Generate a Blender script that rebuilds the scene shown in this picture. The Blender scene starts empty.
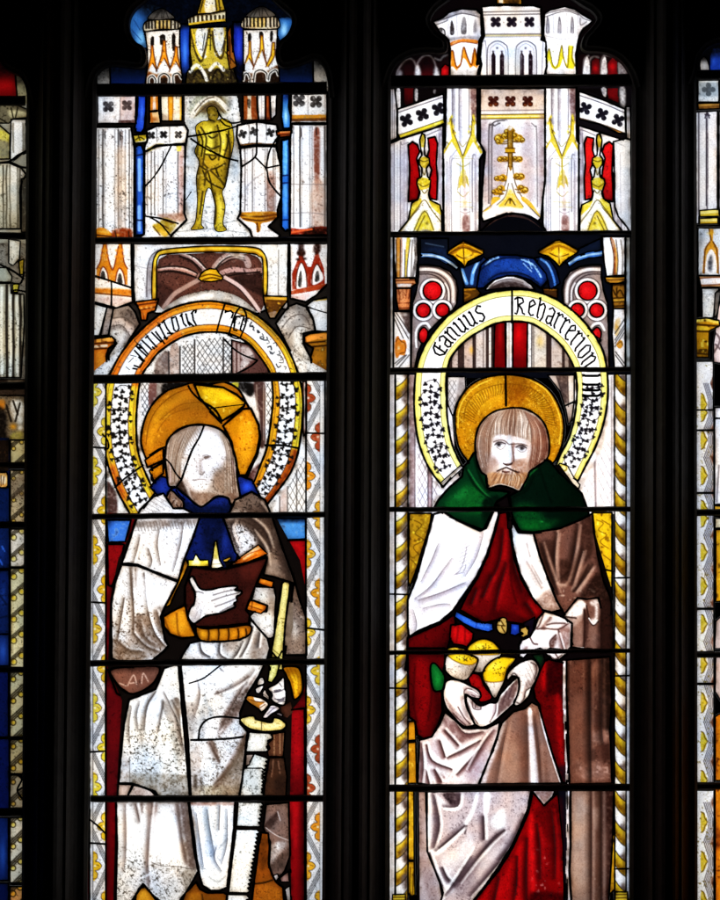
import math, random, sys
import numpy as np
try:
    import bpy
except ImportError:
    bpy = None          # painter can be previewed without Blender
R = math.radians
S_ = 0.0025             # metres per photograph pixel
ZB = 1.2                # height of the frame's lower edge
def wx(px): return (px - 360.0) * S_
def wz(py): return ZB + (900.0 - py) * S_
LIGHT_Y = 1.5
if bpy:
    sc = bpy.context.scene
    # ---------------- camera, world, lamps, exposure
    cam = bpy.data.cameras.new('camera'); co = bpy.data.objects.new('camera', cam)
    sc.collection.objects.link(co); sc.camera = co
    DIST = 8.0
    co.location = (wx(360), -DIST, wz(450)); co.rotation_euler = (R(90), 0, 0)
    cam.sensor_fit = 'VERTICAL'; cam.sensor_height = 24.0
    cam.lens = 24.0 * DIST / (900 * S_)
    cam.clip_end = 200
    w = bpy.data.worlds.new('World'); sc.world = w; w.use_nodes = True
    w.node_tree.nodes['Background'].inputs[0].default_value = (0, 0, 0, 1)
    w.node_tree.nodes['Background'].inputs[1].default_value = 0.0
    def area(name, loc, rot, sx, sy, power, col):
        l = bpy.data.lights.new(name, 'AREA'); l.shape = 'RECTANGLE'; l.size = sx; l.size_y = sy
        l.energy = power; l.color = col
        o = bpy.data.objects.new(name, l); o.location = loc; o.rotation_euler = rot
        sc.collection.objects.link(o); return o
    # daylight falling on the outside of the window, and an added weak fill, no visible source, for the dim interior
    area('daylight_lamp', (0, LIGHT_Y, wz(430)), (R(-90), 0, 0), 5.2, 5.4, 174, (1, 1, 1))
    area('interior_fill', (-1.5, -6.0, wz(-700)), (R(52), 0, R(-14)), 4, 4, 0.25, (1.0, 0.9, 0.82))
    sc.view_settings.view_transform = 'Standard'; sc.view_settings.look = 'None'
    sc.view_settings.exposure = 0; sc.view_settings.gamma = 1
# ---------------- the glass painter: pieces of glass, vitreous paint and silver stain,
# laid out on the window's own plane (units: 2.5 mm), sampled into each piece's mesh
SC = 1.5; X0, Y0, X1, Y1 = -60, -45, 785, 945
NX = int((X1 - X0) * SC) + 1; NY = int((Y1 - Y0) * SC) + 1
C = np.zeros((NY, NX, 3), np.float32)
ID = np.zeros((NY - 1, NX - 1), np.int32); OD = np.zeros((NY - 1, NX - 1), np.int32)
NP = np.zeros((NY, NX), np.int32)     # which part each node's colour belongs to
rng = np.random.default_rng(7); random.seed(7)
def vnoise(step, seed):
    r = np.random.default_rng(seed); s = step * SC
    gh, gw = int(NY / s) + 3, int(NX / s) + 3
    g = r.random((gh, gw)).astype(np.float32)
    yy = np.arange(NY) / s; xx = np.arange(NX) / s
    y0 = yy.astype(int); x0 = xx.astype(int)
    fy = (yy - y0)[:, None]; fx = (xx - x0)[None, :]
    fy = fy * fy * (3 - 2 * fy); fx = fx * fx * (3 - 2 * fx)
    a = g[y0][:, x0]; b = g[y0][:, x0 + 1]; c = g[y0 + 1][:, x0]; d = g[y0 + 1][:, x0 + 1]
    return ((a * (1 - fx) + b * fx) * (1 - fy) + (c * (1 - fx) + d * fx) * fy).astype(np.float32)
N1 = vnoise(1.0, 1) - .5; N2 = vnoise(2.1, 2) - .5; N4 = vnoise(4.3, 3) - .5
N9 = vnoise(9, 4) - .5; N30 = vnoise(30, 5) - .5
NF = N1 * .45 + N2 * .6 + N4 * .45
parts = []              # (light, path, list of orders)
pid = {}
pieces = [None]         # dense outlines by order
cames = {}              # light -> list of (order, pts, radius)
inks = {}               # light -> list of (path, pts, width)
LT = None; VW = (0, 0, 1)
clip = None; cbox = None
def L(name):
    global LT
    LT = name; cames.setdefault(name, []); inks.setdefault(name, [])
def V(ox=0, oy=0, k=1):
    global VW
    VW = (ox, oy, k)
def pts_(s):
    if isinstance(s, str):
        a = np.array([[float(v) for v in p.split(',')] for p in s.split()])
    else:
        a = np.array(s, float)
    return a / VW[2] + np.array(VW[:2])
def spl(p, closed, n=6):
    m = len(p)
    if m < 3: return p
    out = []
    rng_ = range(m if closed else m - 1)
    for i in rng_:
        if closed: a, b, c, d = p[(i - 1) % m], p[i], p[(i + 1) % m], p[(i + 2) % m]
        else: a, b, c, d = p[max(i - 1, 0)], p[i], p[i + 1], p[min(i + 2, m - 1)]
        for j in range(n):
            t = j / n
            out.append(.5 * (2 * b + (c - a) * t + (2 * a - 5 * b + 4 * c - d) * t * t + (3 * b - a - 3 * c + d) * t ** 3))
    if not closed: out.append(p[-1])
    return np.array(out)
def dense(p, closed, step=.4):
    q = np.vstack([p, p[:1]]) if closed else p
    out = []
    for a, b in zip(q[:-1], q[1:]):
        n = max(1, int(np.hypot(*(b - a)) / step))
        t = np.arange(n)[:, None] / n
        out.append(a + (b - a) * t)
    out.append(q[-1:])
    return np.vstack(out)
def box(p, pad=2):
    x0 = max(0, int((p[:, 0].min() - X0 - pad) * SC)); x1 = min(NX, int((p[:, 0].max() - X0 + pad) * SC) + 2)
    y0 = max(0, int((p[:, 1].min() - Y0 - pad) * SC)); y1 = min(NY, int((p[:, 1].max() - Y0 + pad) * SC) + 2)
    return x0, max(x1, x0), y0, max(y1, y0)
def inside(polys, bx, off=0., offy=None):
    x0, x1, y0, y1 = bx
    xs = X0 + (np.arange(x0, x1) + off) / SC; ys = Y0 + (np.arange(y0, y1) + (off if offy is None else offy)) / SC
    m = np.zeros((len(ys), len(xs)), bool)
    for p in polys:
        q = np.roll(p, -1, 0)
        for (ax, ay), (bx_, by) in zip(p, q):
            if ay == by: continue
            lo, hi = min(ay, by), max(ay, by)
            i0, i1 = np.searchsorted(ys, lo, 'left'), np.searchsorted(ys, hi, 'left')
            if i1 <= i0: continue
            xc = ax + (ys[i0:i1] - ay) * (bx_ - ax) / (by - ay)
            m[i0:i1] ^= xs[None, :] > xc[:, None]
    return m
def dil(m):
    o = m.copy()
    o[1:] |= m[:-1]; o[:-1] |= m[1:]; o[:, 1:] |= o[:, :-1].copy(); o[:, :-1] |= o[:, 1:].copy()
    return o
def col_(c):
    if isinstance(c, str): c = tuple(int(c[i:i + 2], 16) for i in (0, 2, 4))
    return np.array(c, np.float32) / 255
def polyset(s, sm):
    ps = [pts_(q.strip()) for q in s.split('|')] if isinstance(s, str) else [pts_(s)]
    return [spl(p, True) if sm else p for p in ps]
def P(part, col, s, lead=1.3, sm=False, n=.07, tone=0.):
    """a piece of glass: part path, pot colour, outline; lead = half width of the came round it (0 none)"""
    global clip, cbox
    ps = polyset(s, sm)
    key = (LT, part)
    if key not in pid:
        pid[key] = len(parts) + 1; parts.append([LT, part])
    o = len(pieces); pieces.append(np.vstack([dense(p, True) for p in ps]))
    allp = np.vstack(ps); bx = box(allp); x0, x1, y0, y1 = bx
    mc = inside(ps, (x0, min(x1, NX - 1), y0, min(y1, NY - 1)), .5)
    h, w_ = mc.shape
    ID[y0:y0 + h, x0:x0 + w_][mc] = pid[key]; OD[y0:y0 + h, x0:x0 + w_][mc] = o
    clip = inside(ps, bx); cbox = bx; NP[y0:y1, x0:x1][clip] = pid[key]
    c = col_(col); j = 1 + rng.normal() * .02 + tone
    tex = 1 + n * (NF[y0:y1, x0:x1] * 1.3 + N9[y0:y1, x0:x1] * .8 + N30[y0:y1, x0:x1] * .9)
    C[y0:y1, x0:x1][clip] = np.clip(c[None] * (tex[clip][:, None] * j), 0, 1)
    if LT == 'saw' and c.min() > .7:            # the older, weathered light: pitted and stained whites
        SP('2c2826', .14, .5, seed=o); SP('7a5c44', .2, .22, size=4, seed=o)
    elif c.min() > .8: SP('6a5c62', .05, .3, seed=o); SP('b09a94', .12, .18, size=4, seed=o)
    if lead:
        for p in ps: cames[LT].append((o, np.vstack([p, p[:1]]), lead * .87))
def LD(s, r=1.1, sm=True):
    p = pts_(s); cames[LT].append((10 ** 9, spl(p, False) if sm else p, r))
def blend(bx, a, col):
    """lay colour over the current piece with coverage a (array over bx)"""
    x0, x1, y0, y1 = bx; cx0, cx1, cy0, cy1 = cbox
    ix0, ix1, iy0, iy1 = max(x0, cx0), min(x1, cx1), max(y0, cy0), min(y1, cy1)
    if ix1 <= ix0 or iy1 <= iy0: return
    a = a[iy0 - y0:iy1 - y0, ix0 - x0:ix1 - x0] * clip[iy0 - cy0:iy1 - cy0, ix0 - cx0:ix1 - cx0]
    d = C[iy0:iy1, ix0:ix1]
    d += (col - d) * a[..., None]
def blur(a, r):
    k = int(round(r * SC))
    if k < 1: return a
    for _ in range(2):
        for ax in (0, 1):
            s = np.cumsum(np.pad(a, [(k + 1, k) if i == ax else (0, 0) for i in (0, 1)], mode='edge'), ax)
            n = a.shape[ax]
            a = (np.take(s, range(2 * k + 1, 2 * k + 1 + n), ax) - np.take(s, range(0, n), ax)) / (2 * k + 1)
    return a
def W(col, s, a=1., soft=0., sm=True, tex=.4):
    """a wash of paint or stain inside an outline"""
    if VW[2] > 1: soft = soft * 1.5 / VW[2]
    ps = polyset(s, sm); bx = box(np.vstack(ps), 2 + soft * 3)
    if bx[1] <= bx[0] or bx[3] <= bx[2]: return
    m = sum(inside(ps, bx, ox, oy).astype(np.float32) for ox in (-.25, .25) for oy in (-.25, .25)) / 4
    if soft: m = blur(m, soft)
    x0, x1, y0, y1 = bx
    blend(bx, np.clip(m * a * 1.15 * (1 + tex * NF[y0:y1, x0:x1] * 2), 0, 1), col_(col))
def S(col, w, s, a=1., soft=.35, sm=True, t=0):
    """brush strokes 'x,y x,y | x,y ...', w = full width in px; t = taper"""
    w = w / VW[2] * (1.6 if VW[2] > 1 else 1)
    ss = s.split('|') if isinstance(s, str) else [s]
    for q in ss:
        p = pts_(q.strip() if isinstance(q, str) else q)
        if sm: p = spl(p, False, 4)
        bx = box(p, w + 2); x0, x1, y0, y1 = bx
        if x1 <= x0 or y1 <= y0: continue
        acc = np.zeros((y1 - y0, x1 - x0), np.float32)
        m = len(p) - 1
        for i in range(m):
            A, Bp = p[i], p[i + 1]
            ww = w
            if t: u = (i + .5) / m; ww = w * (1 - t * abs(2 * u - 1)) if t > 0 else w * (1 + t * u)
            sb = box(np.array([A, Bp]), w + 1.5)
            xs = X0 + np.arange(sb[0], sb[1]) / SC; ys = Y0 + np.arange(sb[2], sb[3]) / SC
            if len(xs) == 0 or len(ys) == 0: continue
            d = Bp - A; l2 = (d * d).sum() + 1e-9
            gx = xs[None, :] - A[0]; gy = ys[:, None] - A[1]
            u = np.clip((gx * d[0] + gy * d[1]) / l2, 0, 1)
            dist = np.hypot(gx - u * d[0], gy - u * d[1])
            v = np.clip((ww / 2 - dist) / (soft * 2) + .5, 0, 1)
            sub = acc[sb[2] - y0:sb[3] - y0, sb[0] - x0:sb[1] - x0]
            np.maximum(sub, v, out=sub)
        blend(bx, acc * min(1., a * 1.25), col_(col))
def B(col, a, x, y, rx, ry, rot=0):
    """a soft dab"""
    c = pts_([[x, y]])[0]; rx /= VW[2]; ry /= VW[2]
    r = max(rx, ry) * 2.2; bx = box(np.array([c - r, c + r]), 0); x0, x1, y0, y1 = bx
    if x1 <= x0 or y1 <= y0: return
    gx = X0 + np.arange(x0, x1)[None, :] / SC - c[0]; gy = Y0 + np.arange(y0, y1)[:, None] / SC - c[1]
    cs, sn = math.cos(R(rot)), math.sin(R(rot))
    q = ((gx * cs + gy * sn) / rx) ** 2 + ((-gx * sn + gy * cs) / ry) ** 2
    blend(bx, np.exp(-q * 1.2) * a, col_(col))
def SP(col, den, a=.7, x=None, size=1, seed=0):
    """corrosion pits and specks over the piece; den 0..1; x = optional soft polygon in which they gather"""
    f = {1: N1 * .6 + N2 * .7, 2: N2 * .6 + N4 * .6, 4: N4 * .7 + N9 * .5}[size]
    f = np.roll(f, seed * 37, (0, 1)); bx = cbox
    if x is not None:
        ps = polyset(x, True); bb = bx
        m = blur(inside(ps, bb).astype(np.float32), 6)
    else: m = 1.
    x0, x1, y0, y1 = bx
    g = np.roll(N4 * .7 + N2 * .6 + N1 * .15, seed * 53 + 11, (0, 1))[y0:y1, x0:x1]
    k = np.clip((np.roll(N9, 29, 1)[y0:y1, x0:x1] + den * .8) * 2.2, 0, 1)
    a = min(1., a * 1.25)
    v = np.maximum(np.clip((f[y0:y1, x0:x1] - (.34 - den * .42)) * 4.5, 0, 1) * .8,
                   (np.clip(1 - np.abs(g) / (.022 + .05 * den), 0, 1) * k * min(1, den * 3.2) if size == 1 else 0)) * m
    blend(bx, v * a, col_(col))
def GR(col, a, p0, p1, tex=.3):
    """a graded matt: none at p0, full at p1"""
    q = pts_([p0, p1]); d = q[1] - q[0]; x0, x1, y0, y1 = cbox
    gx = X0 + np.arange(x0, x1)[None, :] / SC - q[0, 0]; gy = Y0 + np.arange(y0, y1)[:, None] / SC - q[0, 1]
    u = np.clip((gx * d[0] + gy * d[1]) / (d * d).sum(), 0, 1)
    u = u * u * (3 - 2 * u)
    blend(cbox, np.clip(u * a * (1 + tex * 2 * NF[y0:y1, x0:x1]), 0, 1), col_(col))
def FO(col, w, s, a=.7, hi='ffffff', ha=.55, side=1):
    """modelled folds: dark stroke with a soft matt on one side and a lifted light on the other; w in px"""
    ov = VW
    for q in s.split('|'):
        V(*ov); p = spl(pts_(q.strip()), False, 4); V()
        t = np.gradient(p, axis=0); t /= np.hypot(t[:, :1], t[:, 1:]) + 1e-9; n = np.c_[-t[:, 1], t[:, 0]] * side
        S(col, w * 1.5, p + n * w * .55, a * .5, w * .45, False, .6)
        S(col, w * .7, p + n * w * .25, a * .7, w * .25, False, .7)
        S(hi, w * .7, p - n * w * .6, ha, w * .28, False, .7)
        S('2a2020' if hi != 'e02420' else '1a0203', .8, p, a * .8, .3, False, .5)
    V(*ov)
def VS(col, w, xs, y0, y1, a=1., wob=.3):
    for x in xs:
        n = 6
        S(col, w, [[x + random.uniform(-1, 1) * wob * VW[2], y0 + (y1 - y0) * i / n] for i in range(n + 1)], a)
def HT(col, w, s, ang, gap, a=.7, soft=.3):
    """hatching inside an outline"""
    global clip
    ps = polyset(s, False); keep = clip
    x0, x1, y0, y1 = cbox
    clip = keep & inside(ps, cbox)
    al = np.vstack(ps); c = (al.min(0) + al.max(0)) / 2; r = np.hypot(*(al.max(0) - al.min(0))) / 2
    dx, dy = math.cos(R(ang)), math.sin(R(ang)); k = VW; g = gap
    i = -r
    ov = VW; V()
    while i < r:
        o = c + np.array([-dy, dx]) * i
        S(col, w, [o - np.array([dx, dy]) * r, o + np.array([dx, dy]) * r], a, soft, False)
        i += g * random.uniform(.85, 1.15)
    V(*ov); clip = keep
def QF(col, x, y, r, rot=0, a=1.):
    """a pierced quatrefoil in paint"""
    for i in range(4):
        t = R(rot + 45 + 90 * i)
        W(col, [[x + math.cos(t) * r * .62 + math.cos(u * .7854) * r * .42, y + math.sin(t) * r * .62 + math.sin(u * .7854) * r * .42] for u in range(8)], a)
    t = R(rot)
    W(col, [[x + math.cos(t + k * 1.5708) * r * .5, y + math.sin(t + k * 1.5708) * r * .5] for k in range(4)], a, sm=False)
def FREE(x0, y0, x1, y1):
    global clip, cbox
    cbox = box(pts_([[x0, y0], [x1, y1]])); clip = np.ones((cbox[3] - cbox[2], cbox[1] - cbox[0]), bool)
def INK(part, w, s, sm=False):
    for q in s.split('|'):
        p = pts_(q.strip()); inks[LT].append((part, spl(p, False, 4) if sm else p, w / VW[2] * 1.45))
def lerp2(o, i, f0, f1, a0=0., a1=1., n=80):
    """band between two long edges: fraction f0..f1 across, a0..a1 along -> outline"""
    def rs(p):
        d = np.r_[0, np.cumsum(np.hypot(*np.diff(p, axis=0).T))]; t = np.linspace(a0, a1, n) * d[-1]
        return np.c_[np.interp(t, d, p[:, 0]), np.interp(t, d, p[:, 1])]
    o, i = rs(o), rs(i)
    return np.vstack([o + (i - o) * f0, (o + (i - o) * f1)[::-1]])
def leafscroll(o, i, a0, a1, n, dark='15110f', amp=.25):
    """foliate scroll painted along a band, in lerp2 coordinates (o, i already in px)"""
    ov = VW; V()
    def at(u, v):
        return lerp2(o, i, v, v, u, u + 1e-6, 2)[0]
    for k in range(n):
        u = a0 + (a1 - a0) * (k + .5) / n; sd = 1 if k % 2 else -1
        c = at(u, .5 + sd * amp * .35); t = at(u + .004, .5) - at(u - .004, .5); t /= np.hypot(*t) + 1e-9
        nn = np.array([-t[1], t[0]]) * sd
        R0 = np.hypot(*(at(u, .28) - at(u, .72))) * .5
        # spiral stem
        sp = [c + (t * math.cos(th) + nn * math.sin(th)) * R0 * (1.12 - th / 6.5) for th in np.linspace(-1.2, 5.2, 14)]
        S(dark, .85, sp, .8)
        for th, rr, z in ((-1.2, 1.2, .42), (.2, 1.1, .36), (1.3, .95, .44), (2.4, .8, .36), (3.6, .6, .4), (4.9, .3, .36), (2.2, 1.25, .32), (-2.2, 1.2, .34)):
            th += random.uniform(-.25, .25)
            q = c + (t * math.cos(th) + nn * math.sin(th)) * R0 * rr
            s0 = R0 * z * random.uniform(.8, 1.1)
            for da, k3 in ((th + 1.1, 1.25), (th + 2.3, .95), (th - .2, .8)):
                e = t * math.cos(da) + nn * math.sin(da); f = np.array([-e[1], e[0]])
                W(dark, [q - e * s0 * .1, q + e * s0 * .4 + f * s0 * .5, q + e * s0 * .85 * k3 + f * s0 * .4, q + e * s0 * 1.12 * k3, q + e * s0 * .8 * k3 - f * s0 * .3, q + e * s0 * .35 - f * s0 * .36], .92, tex=.1)
    V(*ov)
# ================= light with the saint who carries a saw =================
L('saw')
K = '0d0a08'; BR = '4a3028'; OCH = 'a06414'
A1 = (90, 0, 6); A2 = (210, 0, 6); A3 = (90, 120, 6); A4 = (210, 120, 6); A5 = (90, 240, 6); A6 = (210, 240, 6)
A7 = (90, 370, 6); A8 = (210, 370, 6); A9 = (90, 510, 6); A10 = (210, 510, 6); A11 = (90, 650, 6); A12 = (210, 650, 6)
A13 = (80, 770, 720 / 130); A14 = (200, 770, 720 / 130)
V()
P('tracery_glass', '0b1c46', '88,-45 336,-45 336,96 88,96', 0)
GR('03050c', .9, (0, 84), (0, 66))  # fades to near black under the stone head: shade painted into the glass colour
P('tracery_glass', '77746f', '94,66 110,66 110.5,92 94,92', 1.2); GR('0a0908', .95, (106, 84), (99, 68)); SP('1a1614', .35, .6)
P('tracery_glass', '8a8987', '313,60 329,60 329,92 313.5,92', 1.2); GR('0a0908', .93, (318, 80), (325, 60)); SP('1a1614', .3, .5)
P('tracery_glass', '2f5f96', '129,22 134,10 146,4 160,8 152,16 145,22 143,30 146,47 136,42 130,32', 0, True)
B('7fb2d8', .8, 141, 38, 5, 9); GR('05080f', .93, (138, 20), (148, 6)); S('1a3a66', 1, '134,20 140,30 | 132,30 141,40', .6)
P('tracery_glass', '2f66a6', '280,40 277,22 283,18 292,19 290,30 286,37', 0, True)
B('9cc8ea', .8, 284, 30, 4, 8); GR('05080f', .8, (285, 22), (286, 15))
P('tracery_glass', '1b3f9c', '180,24 190,24 190,84 179,84', 1.2); B('4d86e0', .8, 185, 52, 3, 16); GR('04070f', .9, (0, 60), (0, 78)); GR('04070f', .9, (0, 32), (0, 24))
P('tracery_glass', '1a2c8e', '233,22 245,22 244,86 233,86', 1.2); B('3a55d0', .7, 239, 48, 3, 14); GR('04060f', .9, (0, 55), (0, 68)); GR('04070f', .9, (0, 30), (0, 22))
# --- the two domed turrets
def turret(v, dome, par, drum, wins, gab, gc, low, dark, cren):
    V(*v)
    P('turret', 'd9d5cf', drum, 1.0)
    SP('4a3b2c', .1, .5)
    for wv in wins: W('120d0a', wv, .95, .1)
    for g in gab: W(gc, g, .95, .15, False)
    for g in gab: S('5a2c08', 5, g.replace('  ', ' '), .75, sm=False)
    for p_, c_ in dark: W(c_, p_, .85, 1.5)
    for l in low: S('e6dfd2', 12, l, .75); S(K, 5, l, .85)
    SP('2a1608', .2, .7); S('3a2c20', 5, ' '.join(drum.split()[:2]), .8, sm=False)
    P('turret', 'c9bfa8', par, .8, True); W('d2a83a', cren[3], .4, 1, False); SP('3a2c1c', .2, .6)
    VS('1c140e', 8, cren[0], cren[1], cren[2], .9, .1)
    S('3a2c1c', 5, par.split()[0] + ' ' + ' '.join(par.split()[1:5]), .7); S('5a4a30', 4, ' '.join(par.split()[5:]), .7)
    P('turret', '5b5650', dome, .7, True)
    GR('0d0b0a', .95, tuple(v2 for v2 in dome_hi), tuple(v2 for v2 in dome_lo))
dome_hi, dome_lo = (430, 100), (420, 35)
turret(A1, '355,118 372,78 430,50 478,78 502,112', '322,150 345,126 420,116 500,120 540,138 541,168 500,178 420,176 332,190',
       '330,188 540,174 540,290 546,400 556,480 548,522 330,522 345,400 345,300',
       ['366,225 384,222 384,270 364,270', '420,214 450,210 452,250 424,270', '492,212 512,210 510,290 494,300'],
       ['346,425 366,330 368,275 378,275 384,330 402,425 376,380', '398,430 430,330 440,245 452,245 458,320 482,420 446,350', '476,430 506,330 512,280 524,280 528,340 546,420 516,370'], 'd98a1c',
       ['350,500 352,470 375,455 395,480 392,505', '412,505 415,460 445,440 475,462 476,500', '500,500 500,450 530,440 550,470'],
       [('345,432 400,446 440,436 500,446 548,432 552,522 340,522', '7a4414'), ('352,470 392,468 392,518 352,518', '2c180c'), ('422,472 468,468 468,518 420,518', '20120a'), ('503,460 545,456 545,518 503,518', '2c180c')], ((338, 354, 372, 392, 418, 440, 462, 486, 510, 528), 128, 168, '392,124 490,120 490,172 392,172'))
V(*A1)
W('b4701c', '345,420 400,430 480,425 545,420 550,520 332,520', .0); S('6a3a10', 14, '345,440 400,430 440,440 500,430 548,430', .8); W('42240f', '350,470 395,465 395,515 350,515', .8); W('2c1a10', '420,470 470,465 470,515 420,515', .85); W('50301a', '495,450 545,445 548,515 500,515', .8)
VS('2a2119', 10, (340, 358, 378), 140, 172, .75, .1); VS('1c140e', 8, (395, 420, 440, 462, 510, 527), 130, 168, .85, .1)
W('c9a53a', '400,128 490,125 490,165 400,168', .35)
S(K, 3, '400,105 430,60 430,110 | 440,110 450,62 470,108 | 385,112 410,75', .6)
dome_hi, dome_lo = (310, 95), (300, 25)
turret(A2, '222,102 260,58 310,38 352,56 388,98', '190,130 215,102 300,97 392,102 415,126 408,170 300,178 196,168',
       '200,178 405,175 400,300 412,400 420,520 190,520 200,400',
       ['228,205 246,202 246,246 228,250', '294,196 316,192 320,230 300,240', '362,190 378,190 376,240 362,250'],
       ['202,400 232,320 234,248 244,248 248,330 262,400 236,350', '258,415 300,300 304,215 316,215 326,320 340,390 314,300', '336,400 366,330 374,255 388,255 390,330 376,360 350,400'], 'd8a824',
       ['200,480 206,445 225,440 240,470 240,490', '262,490 270,435 305,420 340,440 345,480', '350,480 360,440 395,420 410,450'],
       [('196,430 250,440 345,425 415,395 420,518 192,518', '5a3416'), ('204,458 238,455 238,518 204,518', '20120a'), ('272,448 336,442 338,518 272,518', '2a160a'), ('352,435 412,420 415,518 352,518', '1a0e08')], ((204, 222, 242, 264, 288, 312, 336, 362, 384, 402), 108, 158, '240,104 330,100 330,166 240,166'))
V(*A2)
W('2c1a10', '195,470 240,450 240,515 195,515', .8); W('3a2010', '270,450 335,440 340,515 268,515', .85); W('1e120b', '345,420 415,400 418,518 345,518', .85)
VS('1c140e', 10, (205, 222, 240, 365, 385, 402), 112, 158, .8, .1); VS('1c140e', 8, (268, 290, 312, 335), 108, 155, .75, .1)
S(K, 3, '262,98 290,50 300,96 | 312,95 320,48 350,96 | 240,98 268,62', .6)
# --- central spire
V(1 and 90, 0, 6)
P('spire', 'b8a33c', '600,168 820,160 828,300 880,470 895,520 570,520 580,440 610,390 598,300', 1.1)
W('d9d8d2', '640,180 708,175 705,330 660,350 640,300', .9); W('cfcfca', '742,170 800,165 795,310 750,330', .85)
W('2a2014', '576,470 620,420 880,420 895,520 570,520', .75, 3)
S('4a3a10', 9, '605,180 630,300 665,370 690,300 715,180 | 735,190 750,300 790,350 810,250', .8); S('d6b83a', 7, '612,180 640,300 668,350 | 700,330 722,200', .9)
S('e6e2d8', 12, '600,430 640,390 680,430 700,480 | 720,420 760,380 800,420', .7); S('1a120a', 8, '620,460 650,420 680,470 | 735,470 765,415 800,460 | 845,470 850,430 870,470', .9)
SP('1a1208', .3, .8); SP('e8d27a', .14, .6, size=2)
S(K, 4, '720,150 722,300 | 690,200 676,300 | 790,300 820,200', .7)
P('spire', '8f5a1c', '826,190 846,150 852,260 880,400 840,420 822,320', .9); S('3a1d08', 5, '836,220 842,380 | 830,330 870,380', .8)
P('spire', 'd6d0b4', '585,112 640,86 720,82 816,60 816,130 720,138 640,150 590,155', .9, False)
VS('2a200e', 9, (602, 622, 648, 674, 700, 726, 752, 778, 800), 96, 140, .75, .1); S('c9a832', 12, '590,150 640,142 720,132 816,122', .8); S('3c2c0c', 4, '586,118 640,92 720,88 816,66', .8)
P('spire', 'b89a30', '642,84 664,10 684,-60 780,-60 800,20 812,62 720,80', .9)
W('dedbd0', '690,70 702,-20 745,-20 752,66', .8); S('3a2c0a', 6, '660,70 690,-40 | 760,60 748,-40 | 780,60 770,-30', .8); SP('2a1c08', .25, .7)
# ---------- row of the canopy statue: y 96..238
V()
P('canopy', '17120f', '88,94 336,94 336,243 88,243', 0)
# quatrefoil panels
V(*A1)
P('canopy', 'dcd9da', '45,575 275,575 275,742 45,742', 1.2); W('b9a4a0', '182,580 272,580 272,742 176,742', .8, 1, False); W('4a302c', '170,722 276,718 276,745 168,745', .85, 1, False)
QF('2a2628', 110, 640, 38, 0, .75); QF('3c302e', 222, 632, 36, 0, .75); SP('6a605c', .22, .5); S('6b6466', 4, '182,585 180,740', .6)
S('f4f2f2', 14, '64,600 64,720', .7)
V(*A2)
P('canopy', 'd8d8d9', '488,560 702,560 702,738 485,738', 1.2); QF('1f1d1e', 534, 602, 42, 0, .7); QF('2a2624', 636, 610, 42, 0, .8); W('b07a26', '490,690 702,686 702,716 488,722', .9, 1, False); W('5e3612', '490,712 702,706 702,726 488,730', .8, 1, False); S('7d7a7c', 4, '588,570 588,690', .6); SP('6a6664', .18, .5); S('8f8d8e', 3, '690,565 692,690', .7)
P('canopy', 'c9b9a0', '198,570 282,570 284,650 292,722 198,722', 1.1); W('8a4614', '202,572 226,572 222,720 204,720', .8); W('7a3a12', '248,572 280,572 288,720 252,720', .8); W('1c120c', '222,600 244,600 240,650 226,640', .6); SP('f0ece4', .2, .8, size=2)
P('canopy', 'e0dedf', '284,570 332,570 332,722 292,722 286,650', 1.1); GR('a8a0a0', .6, (0, 660), (0, 720)); S('9a9294', 5, '310,575 310,720', .5)
P('canopy', '6a2c14', '334,572 358,572 362,690 374,722 330,722', .8); S('b4622a', 5, '345,580 348,700', .7)
P('canopy', 'dfdedf', '360,570 400,568 396,690 366,722', 1.1); W('8a8486', '375,660 396,650 394,720 372,722', .5, 2)
V(*A1)
P('canopy', 'dccabb', '358,575 412,575 412,662 358,668', 1.1); S('c27a24', 14, '368,580 366,660 | 404,580 406,655', .8); B('c88c3c', .5, 385, 600, 14, 12)
P('canopy', 'd9b98a', '358,672 412,666 424,740 358,740', 1.1); B('7c4214', .7, 385, 715, 26, 18); S('b0661a', 10, '365,680 372,730', .7)
P('canopy', 'e6dcc6', '424,575 555,575 553,726 430,726', 1.1); W('c98c1e', '470,578 498,578 496,722 474,722', .9, .3); W('d6a838', '542,578 554,578 552,722 540,722', .9); S('7a4a10', 3, '470,580 472,722 | 498,580 496,722', .8); W('6f5648', '430,690 470,690 470,726 432,726', .3, 2)
# the statue's niche
V()
P('canopy', 'dfe2e4', '185,96 237,96 241,124 238,145 241,165 240,212 247,228 254,243 168,243 176,228 186,215 184,190 186,150 188,138 185,120', 0)
W('8d8d78', '196,96 226,96 226,116 190,118', .7, 2); W('5a4a2a', '210,97 222,97 228,110 222,112 200,112', .75, 1.5)
S('d5cfc2', 5, '192,116 200,104 214,98 228,110', .8); S('8a7a58', 1, '194,118 203,106 215,101 226,112', .7); S('4c3b24', 1.2, '196,116 206,107 216,105 224,113 | 195,111 205,100 214,97', .8)
W('3a3c40', '227,100 233,99 232,108 227,110', .35, 1.5); SP('55575a', .3, .6); SP('2a2a28', .16, .7, size=2); W('8d949a', '186,120 198,122 196,170 186,160', .5, 2); W('8d949a', '228,120 238,126 238,180 230,170', .5, 2); W('a0a4a8', '186,180 196,176 194,225 180,222', .45, 3); S('6a6e72', .8, '184,225 200,220 215,224 240,220 | 176,232 210,229 246,233', .6)
V(80, 120, 720 / 260)
P('canopy_statue', 'b09a28', '352,-30 366,-38 378,-32 384,-12 380,0 400,-4 420,12 426,60 416,112 404,178 394,200 402,240 396,286 406,304 382,309 371,292 374,240 362,192 350,196 342,240 336,286 342,300 308,303 320,280 325,220 322,160 330,118 318,88 326,60 320,20 338,4 356,0', .6, True)
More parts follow.
